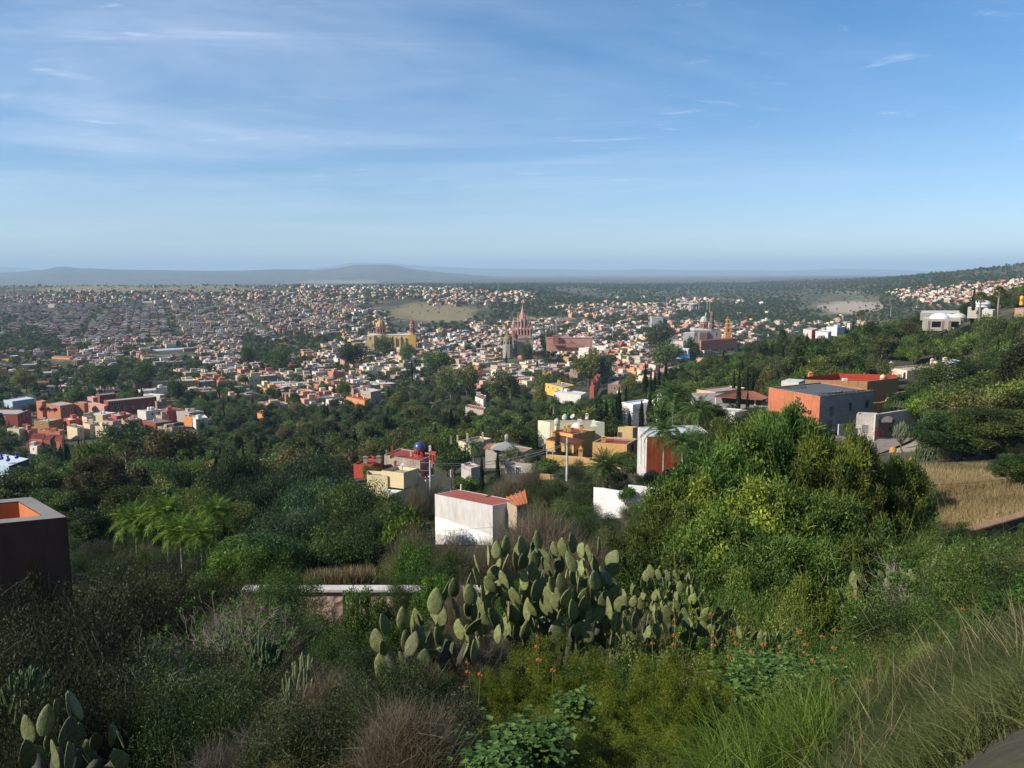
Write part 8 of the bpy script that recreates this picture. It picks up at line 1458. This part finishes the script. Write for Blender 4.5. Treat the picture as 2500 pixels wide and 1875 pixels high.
candelabra('pale slender candelabra cactus in shade left of the sprawl', 735, 1588, 9.5, 130, 3, 34, .30, 'p', 1760, 'shaded candelabra cacti', .22); candelabra('shaded candelabra cactus upper left of the grey bush', 635, 1545, 12.5, 110, 4, 30, .35, 'n', 1650, 'shaded candelabra cacti', .28); candelabra('dark candelabra cactus at the lower west edge', 60, 1618, 9, 150, 5, 40, .25, 'n', 1760, 'shaded candelabra cacti', .3)
candelabra('largest candelabra cactus right of the cobbled drive', 2280, 995, 132, 82, 6, 90, 1.7, 'n', 1075, 'candelabra cacti on the hillside'); candelabra('candelabra cactus nearest the dry grass field', 2268, 1066, 113, 88, 7, 90, 1.6, 'n', 1158, 'candelabra cacti on the hillside'); candelabra('candelabra cactus highest up the slope', 2308, 926, 165, 58, 8, 70, 1.8, 'n', 1000, 'candelabra cacti on the hillside'); candelabra('middle candelabra cactus between the highest and largest', 2290, 965, 150, 66, 9, 60, 1.6, 'n', 1030, 'candelabra cacti on the hillside'); candelabra('round candelabra cactus below the dark stone garden wall', 2056, 1080, 122, 62, 10, 70, 1.0, 'p', 1132, 'candelabra cacti on the hillside', .7); candelabra('small candelabra cactus at the edge of the cobbled drive', 2122, 1072, 130, 30, 11, 30, .9, 'p', 1115, 'candelabra cacti on the hillside', .6); candelabra('tree-like cactus on a trunk beside the cobbled drive', 2204, 1022, 142, 54, 12, 60, .9, 'p', 1096, 'candelabra cacti on the hillside', .7)
candelabra('low candelabra cactus under the curved mustard wall', 2195, 975, 165, 50, 13, 40, .9, 'n', 1000, 'candelabra cacti on the hillside', .8); candelabra('stubby cactus clump at the foot of the dry grass field', 2245, 1140, 100, 50, 14, 30, .9, 'n', 1172, 'candelabra cacti on the hillside', .6)
# boulders
def rock(label, u, v, D, wpx, hpx, col, seed):
    rg = np.random.default_rng(seed); p = pt(u, v+hpx, D); t = B(); W_, H_ = wpx*D/F/2, hpx*D/F; n = 14; V0 = t.verts([((W_*math.cos(2*math.pi*k/n)*math.cos(e)*(1+.25*rg.normal()*.6)), (W_*math.sin(2*math.pi*k/n)*math.cos(e)*(1+.2*rg.normal()*.6)), H_*math.sin(e)*(1+.1*rg.normal())-.1) for e in np.linspace(-.1, 1.45, 6) for k in range(n)])
    for i in range(5):
        for k in range(n): k2 = (k+1) % n; t.face(V0+i*n+k, V0+i*n+k2, V0+(i+1)*n+k2, V0+(i+1)*n+k)
    t.face(*[V0+5*n+k for k in range(n)]); o = link('boulder', t.build('boulder', plaster(col, .6)), None, p, None, label=label, category='rock'); return o
rock('orange lichen-covered boulder below the tree-like cactus', 2180, 1088, 136, 18, 16, (.50, .25, .08), 1); rock('orange boulder left of the nearest candelabra cactus', 2226, 1115, 118, 20, 26, (.52, .27, .08), 2); rock('grey boulder beside the orange boulder by the drive', 2196, 1092, 134, 14, 10, (.3, .26, .22), 3); rock('tan bare outcrop under the domed hillside house', 2342, 818, 320, 40, 22, (.45, .31, .18), 4); rock('big grey boulder in hillside trees behind the mustard house', 2100, 868, 330, 42, 18, (.40, .36, .30), 5)
# bare and twiggy shrubs
bare_shrub('leafless pale-branched shrub before the pink wall', 465, 1590, 16, 2.35, 3.4, 3, None, .3, (-.15, 0), 16); bare_shrub('second leafless shrub reaching right over dry twigs', 560, 1575, 17, 2.2, 2.6, 5, None, .35, (.3, 0), 10); bare_shrub('bare grey branches low left of the leafless shrub', 370, 1620, 15.5, 1.2, 2.4, 9, None, .1, (-.3, 0), 10)
bare_shrub('fine bare branching shrub right of the tall upright prickly pear', 2330, 1540, 14, 1.9, 2.6, 12, None, .5, (0, 0), 10); bare_shrub('low bare branches behind the prickly pear skyline', 1370, 1330, 42, 3.0, 4, 14, None, .3, (0, 0), 10)
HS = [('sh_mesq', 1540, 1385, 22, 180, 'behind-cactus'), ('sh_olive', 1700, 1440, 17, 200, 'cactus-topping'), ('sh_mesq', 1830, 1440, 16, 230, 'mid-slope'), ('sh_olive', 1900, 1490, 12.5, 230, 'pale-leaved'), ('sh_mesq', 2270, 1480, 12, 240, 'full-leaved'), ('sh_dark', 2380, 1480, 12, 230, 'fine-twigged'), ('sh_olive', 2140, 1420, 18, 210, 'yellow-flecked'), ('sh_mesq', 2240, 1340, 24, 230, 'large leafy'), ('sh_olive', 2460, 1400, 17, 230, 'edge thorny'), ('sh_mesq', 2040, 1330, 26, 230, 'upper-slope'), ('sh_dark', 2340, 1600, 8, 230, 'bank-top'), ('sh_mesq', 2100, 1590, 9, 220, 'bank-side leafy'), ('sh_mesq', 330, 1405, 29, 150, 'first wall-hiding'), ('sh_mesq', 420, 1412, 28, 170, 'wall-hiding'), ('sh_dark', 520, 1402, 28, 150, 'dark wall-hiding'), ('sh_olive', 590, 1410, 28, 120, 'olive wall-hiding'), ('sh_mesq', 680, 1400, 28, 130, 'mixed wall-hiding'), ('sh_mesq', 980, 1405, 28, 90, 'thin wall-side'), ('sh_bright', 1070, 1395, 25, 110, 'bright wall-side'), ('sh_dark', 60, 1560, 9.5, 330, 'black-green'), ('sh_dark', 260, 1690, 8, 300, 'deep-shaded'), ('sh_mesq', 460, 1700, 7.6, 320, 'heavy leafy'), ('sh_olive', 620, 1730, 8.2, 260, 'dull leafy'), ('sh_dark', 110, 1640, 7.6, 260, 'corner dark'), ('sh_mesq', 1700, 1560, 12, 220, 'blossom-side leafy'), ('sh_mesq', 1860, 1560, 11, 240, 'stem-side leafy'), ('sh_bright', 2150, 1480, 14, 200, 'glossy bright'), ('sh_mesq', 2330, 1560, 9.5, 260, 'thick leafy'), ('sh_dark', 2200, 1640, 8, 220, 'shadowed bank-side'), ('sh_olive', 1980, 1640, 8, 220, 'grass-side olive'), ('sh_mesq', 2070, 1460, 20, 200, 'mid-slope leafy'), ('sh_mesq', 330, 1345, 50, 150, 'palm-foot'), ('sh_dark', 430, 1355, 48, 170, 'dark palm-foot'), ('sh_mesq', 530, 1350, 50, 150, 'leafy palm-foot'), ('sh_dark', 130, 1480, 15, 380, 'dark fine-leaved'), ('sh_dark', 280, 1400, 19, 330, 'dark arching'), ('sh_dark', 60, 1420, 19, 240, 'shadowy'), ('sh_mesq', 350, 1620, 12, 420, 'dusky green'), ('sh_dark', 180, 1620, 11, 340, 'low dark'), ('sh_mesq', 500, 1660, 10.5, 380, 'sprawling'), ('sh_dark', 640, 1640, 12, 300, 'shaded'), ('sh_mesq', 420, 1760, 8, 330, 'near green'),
 ('sh_mesq', 700, 1400, 27, 170, 'yellow-green leafy'), ('sh_mesq', 760, 1480, 22, 200, 'tangled leafy'), ('sh_dark', 680, 1520, 19, 260, 'dim tangled'), ('sh_twig', 600, 1480, 26, 200, 'dry twiggy'), ('sh_bright', 560, 1330, 44, 150, 'bright leafy'), ('sh_bright', 660, 1340, 40, 130, 'light leafy'), ('sh_olive', 940, 1370, 37, 130, 'olive rounded'), ('sh_bright', 1010, 1335, 34, 120, 'bright spreading'), ('sh_mesq', 1080, 1350, 30, 150, 'fresh green'), ('sh_twig', 1110, 1325, 42, 130, 'dry reddish twiggy'), ('sh_twig', 1010, 1300, 50, 140, 'pale twiggy'), ('sh_twig', 1215, 1315, 46, 150, 'wide twiggy'), ('sh_twig', 1330, 1262, 52, 200, 'high twiggy'), ('sh_twig', 1300, 1262, 58, 120, 'far twiggy'), ('sh_twig', 1420, 1330, 36, 180, 'brown twiggy'), ('sh_bright', 900, 1440, 22, 110, 'bright thin'), ('sh_bright', 975, 1500, 17, 110, 'sunlit small'), ('sh_mesq', 850, 1540, 16, 180, 'shade-dappled'), ('sh_twig', 1130, 1430, 20, 130, 'thin dry'),
 ('sh_grey', 800, 1665, 10.5, 250, 'rounded grey twiggy'), ('sh_grey', 690, 1790, 7, 320, 'brownish grey'), ('sh_olive', 900, 1800, 6.4, 300, 'dull low'), ('sh_grey', 560, 1815, 6.2, 300, 'dry grey'), ('sh_olive', 860, 1740, 8.5, 240, 'dark olive'), ('sh_twig', 1010, 1600, 9.6, 190, 'wiry'), ('sh_olive', 1060, 1700, 8, 210, 'small-leaved'), ('sh_grey', 1160, 1560, 10.0, 170, 'dead grey'), ('sh_olive', 980, 1820, 5.8, 260, 'lowest olive'),
 ('sh_feather', 1360, 1560, 9.2, 260, 'tall feathery'), ('sh_feather', 1690, 1600, 9.0, 230, 'far feathery'), ('sh_feather', 1800, 1620, 8.6, 220, 'eastern feathery'), ('sh_feather', 1350, 1740, 5.9, 260, 'low feathery'), ('sh_feather', 1500, 1790, 5.5, 300, 'lowest feathery'), ('sh_feather', 1680, 1780, 5.6, 260, 'last feathery'), ('sh_olive', 1560, 1550, 11, 200, 'cactus-foot'), ('sh_olive', 1700, 1570, 10.5, 200, 'gap-filling'), ('sh_feather', 1300, 1600, 8.6, 240, 'feathery gold-green'), ('sh_feather', 1215, 1620, 8.8, 150, 'narrow feathery'), ('sh_feather', 1520, 1600, 8.2, 270, 'large feathery gold-green'), ('sh_feather', 1640, 1640, 7.6, 230, 'right feathery'), ('sh_feather', 1450, 1690, 6.9, 300, 'near feathery'), ('sh_feather', 1590, 1740, 6.4, 260, 'lower feathery'), ('sh_feather', 1740, 1670, 7.6, 220, 'grass-edge feathery'), ('sh_feather', 1270, 1720, 6.6, 220, 'dim feathery'),
 ('sh_mesq', 1850, 1480, 15, 230, 'leafy low'), ('sh_bright', 1960, 1500, 13, 200, 'green leafy'), ('sh_mesq', 2000, 1560, 11, 230, 'nettle-green'), ('sh_olive', 2110, 1560, 12, 190, 'tangled pale'), ('sh_mesq', 2250, 1440, 16, 260, 'broad leafy'), ('sh_olive', 2300, 1360, 24, 260, 'yellowish thorny'), ('sh_mesq', 2390, 1420, 17, 220, 'reddish twiggy'), ('sh_mesq', 2460, 1440, 15, 220, 'edge leafy'), ('sh_olive', 2200, 1370, 26, 220, 'thorny olive'), ('sh_mesq', 2400, 1530, 11, 230, 'lush'), ('sh_bright', 2440, 1560, 10, 190, 'bright lush'), ('sh_olive', 2200, 1560, 11, 260, 'mottled'), ('sh_olive', 2160, 1310, 30, 200, 'grey-green thorny'), ('sh_mesq', 2470, 1340, 26, 160, 'hillside leafy'), ('sh_olive', 2300, 1290, 34, 200, 'slope-edge'), ('sh_olive', 2230, 1220, 50, 160, 'field-edge'), ('sh_mesq', 1760, 1510, 14, 220, 'cactus-side leafy'),
 ('sh_dark', 1310, 1180, 100, 90, 'dark rounded'), ('sh_mesq', 1370, 1170, 104, 100, 'grey-green rounded'), ('sh_dark', 1420, 1190, 98, 90, 'dark dense'), ('sh_olive', 1340, 1215, 88, 110, 'olive dense'), ('sh_mesq', 1410, 1230, 80, 120, 'dense spreading'), ('sh_olive', 1280, 1200, 96, 70, 'thin olive'), ('sh_twig', 1300, 1150, 110, 90, 'bare brown'), ('sh_twig', 1240, 1170, 112, 80, 'bare grey'), ('sh_olive', 1215, 1180, 115, 70, 'spiky grey'), ('sh_grey', 1060, 1180, 112, 60, 'silvery'), ('sh_twig', 1010, 1195, 105, 60, 'leafless garden')]
for key, u, vt, D, wpx, adj in HS:
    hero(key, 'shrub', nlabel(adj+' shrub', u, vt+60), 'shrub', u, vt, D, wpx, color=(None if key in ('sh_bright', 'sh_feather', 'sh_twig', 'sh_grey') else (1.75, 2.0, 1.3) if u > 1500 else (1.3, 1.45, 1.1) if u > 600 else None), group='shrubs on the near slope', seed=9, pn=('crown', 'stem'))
# orange-flowered lion's-ear stems
ORANGE = flat('orange_petals', (.62, .10, .015), .6); STEM = flat('green_stem', (.10, .14, .04), .6)
def whorl_mesh(seed):
    rg = np.random.default_rng(seed); n = 30; a = rg.uniform(0, 6.28, n); d = np.stack([np.cos(a), np.sin(a), rg.uniform(-.5, .35, n)], 1); V, Q, t = strands(rg, d*.010, unit(d), .030, .011, .7, 3, .5); return raw_mesh('flower', V, [Q], [ORANGE], tint=t)
def calyx_mesh(seed):
    b = B(); b.lathe([(.004, -.014), (.017, -.008), (.021, .004), (.014, .014), (.003, .02)], 9); return b.build('seed_ball', flat('seed_ball', (.10, .10, .035), .8))
WH = [whorl_mesh(k) for k in range(3)]; CAL = calyx_mesh(1); rgL = np.random.default_rng(8)
LEAFS = []
for k in range(3):
    n = 16; P_ = np.zeros((n, 3)); P_[:, 2] = -rgL.uniform(.25, .9, n); a = rgL.uniform(0, 6.28, n); V, Q, t = strands(rgL, P_, unit(np.stack([np.cos(a), np.sin(a), .3+0*a], 1)), .09, .035, .8, 3, .3); LEAFS.append(raw_mesh('leaf', V, [Q], [G3], tint=t))
HEADS = [(1140, 1617, 9), (1173, 1645, 8.5), (1135, 1677, 8.2), (1100, 1722, 7.6), (1087, 1742, 7.4), (1040, 1733, 7.6), (1065, 1770, 7), (1055, 1800, 6.8), (1130, 1765, 7), (1221, 1766, 6.8), (994, 1842, 6), (1127, 1860, 5.8), (1312, 1554, 9), (1316, 1610, 8.4), (1350, 1635, 8), (1649, 1495, 12), (1694, 1500, 12), (1737, 1498, 10), (1646, 1551, 10), (1592, 1570, 10), (1786, 1540, 10), (1742, 1553, 9.8), (1797, 1569, 9.6), (1780, 1603, 9), (1860, 1612, 9), (1835, 1590, 9.2), (1951, 1543, 10), (2088, 1437, 12), (2038, 1537, 11), (2007, 1553, 10), (1967, 1572, 9.6), (2036, 1581, 9.5), (2061, 1610, 9.2), (1922, 1613, 9), (1863, 1572, 9.6), (2035, 1655, 8.2), (2400, 1480, 11), (2352, 1487, 11.5), (2350, 1538, 10), (2457, 1503, 10), (2295, 1552, 10), (1985, 1612, 8.8), (1905, 1580, 9.8), (2120, 1660, 8)]
for k, (u, v, D) in enumerate(HEADS):
    p = pt(u, v, D); t = thing('flowering_plant', nlabel('orange whorled flower stem', u, v), 'flower', p, rr_.uniform(0, 6), 'orange-flowered stems'); L_ = rr_.uniform(.5, .95); lx, ly = rr_.gauss(0, .1), rr_.gauss(0, .1); b = B(); b.tube([(lx, ly, -L_), (lx*.3, ly*.3, -L_*.5), (0, 0, 0), (0, 0, .06)], [.006, .006, .005, .003], 5); link('stem', b.build('stem', STEM), t)
    for j in range(1 if k % 3 else 2): o = link('flower', WH[(k+j) % 3], t, (lx*.1*j, 0, -.12*j)); o.scale = (.85,)*3; o = link('seed_ball', CAL, t, (lx*.1*j, 0, -.12*j)); o.scale = (.9,)*3
    link('leaf', LEAFS[k % 3], t)
# broad-leaved plants and nettles
def leafy_plant(label, u, v, D, wpx, hpx, mat, n, ls, seed):
    rg = np.random.default_rng(seed); p = pt(u, v+hpx, D); W_, H_ = wpx*D/F, hpx*D/F; t = thing('leafy_plant', label, 'plant', (p.x, D, p.z)); P_ = np.stack([rg.normal(0, .24, n)*W_, rg.normal(0, .2, n)*W_, H_*rg.random(n)**.7], 1); a = rg.uniform(0, 6.28, n); d = np.stack([np.cos(a), np.sin(a), rg.uniform(-.3, .4, n)], 1)
    s = ls*(.6+.8*rg.random(n)); side = unit(np.cross(d, [0, 0, 1.])); up = np.cross(side, unit(d)); q = [P_, P_+d*(s*.35)[:, None]+side*(s*.42)[:, None], P_+d*s[:, None]-up*(s*.1)[:, None]*0-np.array([0, 0, 1])*(s*.25)[:, None], P_+d*(s*.35)[:, None]-side*(s*.42)[:, None]]; V = np.stack(q, 1).reshape(-1, 3); link('foliage', raw_mesh('foliage', V, [np.arange(n*4).reshape(n, 4)], [mat], tint=rg.random(n)), t); b = B()
    for k in range(9): x = rg.normal(0, .22)*W_; b.tube([(x, 0, -.3), (x*1.1, rg.normal(0, .1)*W_, H_*rg.uniform(.6, 1.05))], [.008, .004], 4)
    link('stem', b.build('stem', STEM), t)
NET = LM('nettle', [(0, (.035, .08, .015)), (.6, (.09, .17, .035)), (1, (.18, .27, .07))], vari=.1)
leafy_plant('broad-leaved bright plant at the bottom edge', 1300, 1755, 5.4, 170, 150, NET, 1500, .055, 1); leafy_plant('broad-leaved plant under the orange flower stems', 1110, 1790, 6, 160, 110, NET, 1100, .05, 2); leafy_plant('thin leafy stems right of the bright plant', 1400, 1680, 6.6, 90, 120, NET, 500, .05, 3); leafy_plant('leafy nettles between the feathery and flowering plants', 1900, 1620, 8.6, 330, 100, NET, 2600, .06, 4); leafy_plant('tall leafy nettles near the east edge', 2400, 1560, 9, 180, 150, NET, 2400, .06, 5); leafy_plant('leafy plant in deep shade by the cactus foot', 1420, 1620, 9, 90, 70, NET, 400, .05, 6); leafy_plant('heart-leaved plant in the bottom centre', 1210, 1830, 5.0, 150, 70, NET, 500, .05, 7)
# ---- filling scrub on the slope
x, y = [], []
for D0, D1, c in ((5.5, 12, .85), (12, 30, 1.5), (30, 62, 2.7), (62, 150, 4.2)):
    X = np.arange(-.75*D1, .75*D1, c); Y = np.arange(D0, D1, c); gx, gy = np.meshgrid(X, Y); gx = gx+RNG.uniform(-.5, .5, gx.shape)*c; gy = gy+RNG.uniform(-.5, .5, gy.shape)*c; m = np.abs(gx/gy) < .72; x.append(gx[m]); y.append(gy[m])
x = np.concatenate(x); y = np.concatenate(y); z = H(x, y); s = RNG.uniform(.45, .9, len(x)); s = np.where(y < 12, s*.5, np.where(y < 30, s*.9, np.where(y > 62, s*1.7, s))); u, v = pix(x, y, z)
OCC += [(1160, 1515, 1290, 1560, 10.8, 1), (915, 1160, 1440, 1640, 9.4, 1), (1470, 1800, 1400, 1590, 12.4, 1), (740, 900, 1435, 1500, 30, 1), (960, 1190, 1440, 1480, 30, .5), (270, 680, 1330, 1600, 20, 1), (2235, 2500, 1155, 1290, 50, 1), (1160, 1320, 1700, 1875, 5.2, 1), (230, 560, 1230, 1330, 56, 1), (2200, 2340, 930, 1160, 108, 1), (2020, 2140, 1075, 1130, 118, 1), (1400, 1560, 1080, 1200, 106, .5), (1560, 1720, 1060, 1160, 108, .5), (60, 320, 1700, 1850, 6.3, 1), (2090, 2250, 1050, 1100, 135, 1), (1195, 1260, 1235, 1290, 79, .6)]
keep = (u > -250) & (u < 2750) & (v < 2300) & ~taken(x, y, .5) & ~blocks_view(x, y, z, 1.3*s, 2.0*s); fld = (u > 2215) & (v > 1130) & (v < 1320) & (y > 44) & (y < 112); keep &= ~fld; keep &= ~((u > 1950) & (y < 5.2)) & ~((u > 2080) & (y < 9) & (v > 1640)); keep &= ~((y < 9) & (u > 1750) & (v > 1600)); keep &= ~((u > 2080) & (u < 2300) & (y > 118)); keep &= ~((y < 9.5) & (u > 1130) & (u < 1880) & (v > 1480))
x, y, z, s, u, v = x[keep], y[keep], z[keep], s[keep], u[keep], v[keep]; sk = ['sh_mesq', 'sh_dark', 'sh_olive', 'sh_bright', 'sh_grey', 'sh_twig']; kk = RNG.choice(6, len(x), p=[.33, .21, .26, .14, .03, .03]); rz2 = RNG.uniform(0, 6.28, len(x)); sz = s*F/y; order = np.argsort(-sz); nI = 130
sd_ = {'sh_mesq': 'green', 'sh_dark': 'dark green', 'sh_olive': 'olive', 'sh_bright': 'bright green', 'sh_grey': 'grey twiggy', 'sh_twig': 'dry twiggy'}
for i in [j for j in order if 0 < u[j] < 2500 and v[j] < 1950][:nI]:
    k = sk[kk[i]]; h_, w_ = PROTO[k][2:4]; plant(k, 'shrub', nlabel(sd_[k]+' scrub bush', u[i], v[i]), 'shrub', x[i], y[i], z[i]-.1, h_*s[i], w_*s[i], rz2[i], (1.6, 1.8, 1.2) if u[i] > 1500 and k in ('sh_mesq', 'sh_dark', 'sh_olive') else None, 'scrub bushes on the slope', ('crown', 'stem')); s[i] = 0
m = s > 0; gn_mass('undergrowth', 'the mass of low scrub covering the slope', np.stack([x, y, z-.1], 1)[m], s[m], rz2[m], kk[m], sk)
# ---- grasses
def grass(name, label, n, region, hgt, wdt, mat, bend=.6, spread=.45, seed=1, seg=4, clump=0):
    rg = np.random.default_rng(seed); u0, u1, D0, D1 = region; D = np.sqrt(rg.uniform(D0**2, D1**2, n)); uu = rg.uniform(u0, u1, n)
    if clump: cu = rg.uniform(u0, u1, clump); cd = np.sqrt(rg.uniform(D0**2, D1**2, clump)); k = rg.integers(0, clump, n); D = cd[k]+rg.normal(0, .12, n); uu = cu[k]+rg.normal(0, .1, n)*F/D
    xx = (uu-CX)/F*D*1.03; zz = H(xx, D); P_ = np.stack([xx, D, zz-.03], 1); return rg, P_, D
def put_grass(name, label, rg, P_, hgt, wdt, mat, bend, spread, seg=4, wind=(.0, .0)):
    n = len(P_); d = unit(np.stack([rg.normal(wind[0], spread, n), rg.normal(wind[1], spread, n), np.ones(n)], 1)); tn = np.clip(fbm(P_[:, 0]/(hgt*12), P_[:, 1]/(hgt*12), 4, 4)*1.3+.15+.55*rg.random(n), 0, 1); V, Q, t = strands(rg, P_, d, hgt*(.5+rg.random(n)*.8), wdt*(.6+.8*rg.random(n)), bend*(.4+rg.random(n)), seg, .12, tn); link(name, raw_mesh(name, V, [Q], [mat], tint=t), kind='stuff', label=label)
rg, P_, D = grass('', '', 110000, (2190, 2640, 44, 112), 0, 0, None, seed=3); U, V_ = pix(P_[:, 0], P_[:, 1], P_[:, 2]); m = (V_ > 1140) & (V_ < 1320) & (((U-2420)/240)**2+((V_-1225)/98)**2 < 1.15+.3*vnoise(U/30, V_/12, 5)); P_ = P_[m]; put_grass('dry_grass', 'tan dry grass covering the sloping field', rg, P_, .55, .035, LM('dryg', [(0, (.15, .115, .045)), (.5, (.34, .25, .115)), (1, (.52, .40, .21))], vari=0), .5, .35, 3)
rg, P_, D = grass('', '', 3500, (745, 900, 33.6, 36), 0, 0, None, seed=4); put_grass('dry_grass_strip', 'strip of tan dry grass behind the pink wall', rg, P_+np.array([0, 0, 1.6]), .9, .05, LM('dry', DRYG), .4, .25, 3)
rg, P_, D = grass('', '', 2600, (1760, 2200, 3.9, 5.6), 0, 0, None, seed=5, clump=24); put_grass('long_grass', 'long bright yellow-green grass blades in the lower right', rg, P_, .50, .0055, LM('longg', GRASS, vari=0), 1.5, .55, 7)
rg, P_, D = grass('', '', 70000, (2120, 2720, 2.5, 5.6), 0, 0, None, seed=6, clump=1300); put_grass('grass_bank', 'dense wind-combed grass bank beside the road', rg, P_, .19, .0042, LM('bank', GRASSO, vari=0), 1.5, .7, 4, (-.3, .2))
rg, P_, D = grass('', '', 34000, (1000, 2300, 4.2, 9), 0, 0, None, seed=7, clump=420); put_grass('weedy_grass', 'thin mixed weeds and grass under the shrubs', rg, P_, .20, .0045, LM('weedy', GRASSO, vari=0), .9, .45, 4)
rg, P_, D = grass('', '', 30000, (-300, 1250, 6, 24), 0, 0, None, seed=8, clump=900); put_grass('dry_weeds', 'dry brownish weeds under the western shrubs', rg, P_, .24, .007, LM('dweeds', [(0, (.03, .03, .012)), (.6, (.08, .068, .038)), (1, (.17, .135, .085))], vari=0), .7, .5, 4)
rg, P_, D = grass('', '', 2600, (2080, 2650, 2.9, 7), 0, 0, None, seed=16, clump=160); put_grass('dry_stalks', 'scattered taller dry stalks standing out of the grass bank', rg, P_, .36, .004, LM('stalk', [(0, (.12, .09, .04)), (.5, (.24, .19, .09)), (1, (.38, .32, .18))], vari=0), .7, .5, 4)
# ---- the asphalt road edge at the lower right corner
zr = CZ-1.42; A_, B_ = on_z(2560, 1755, zr), on_z(2350, 1895, zr); e = (B_-A_).normalized(); n_ = Vector((-e.y, e.x, 0)); n_ = n_ if n_.x*A_.x+n_.y*A_.y < 0 else -n_; p0, p1 = A_-e*9, B_+e*9; q = [p0, p1, p1+n_*8, p0+n_*8]; b = B(); b.prism([(p.x, p.y) for p in q], zr-.5, zr); link('road', b.build('road', flat('asphalt', (.012, .012, .016), 1.0, 0.0, .02)), kind='structure')
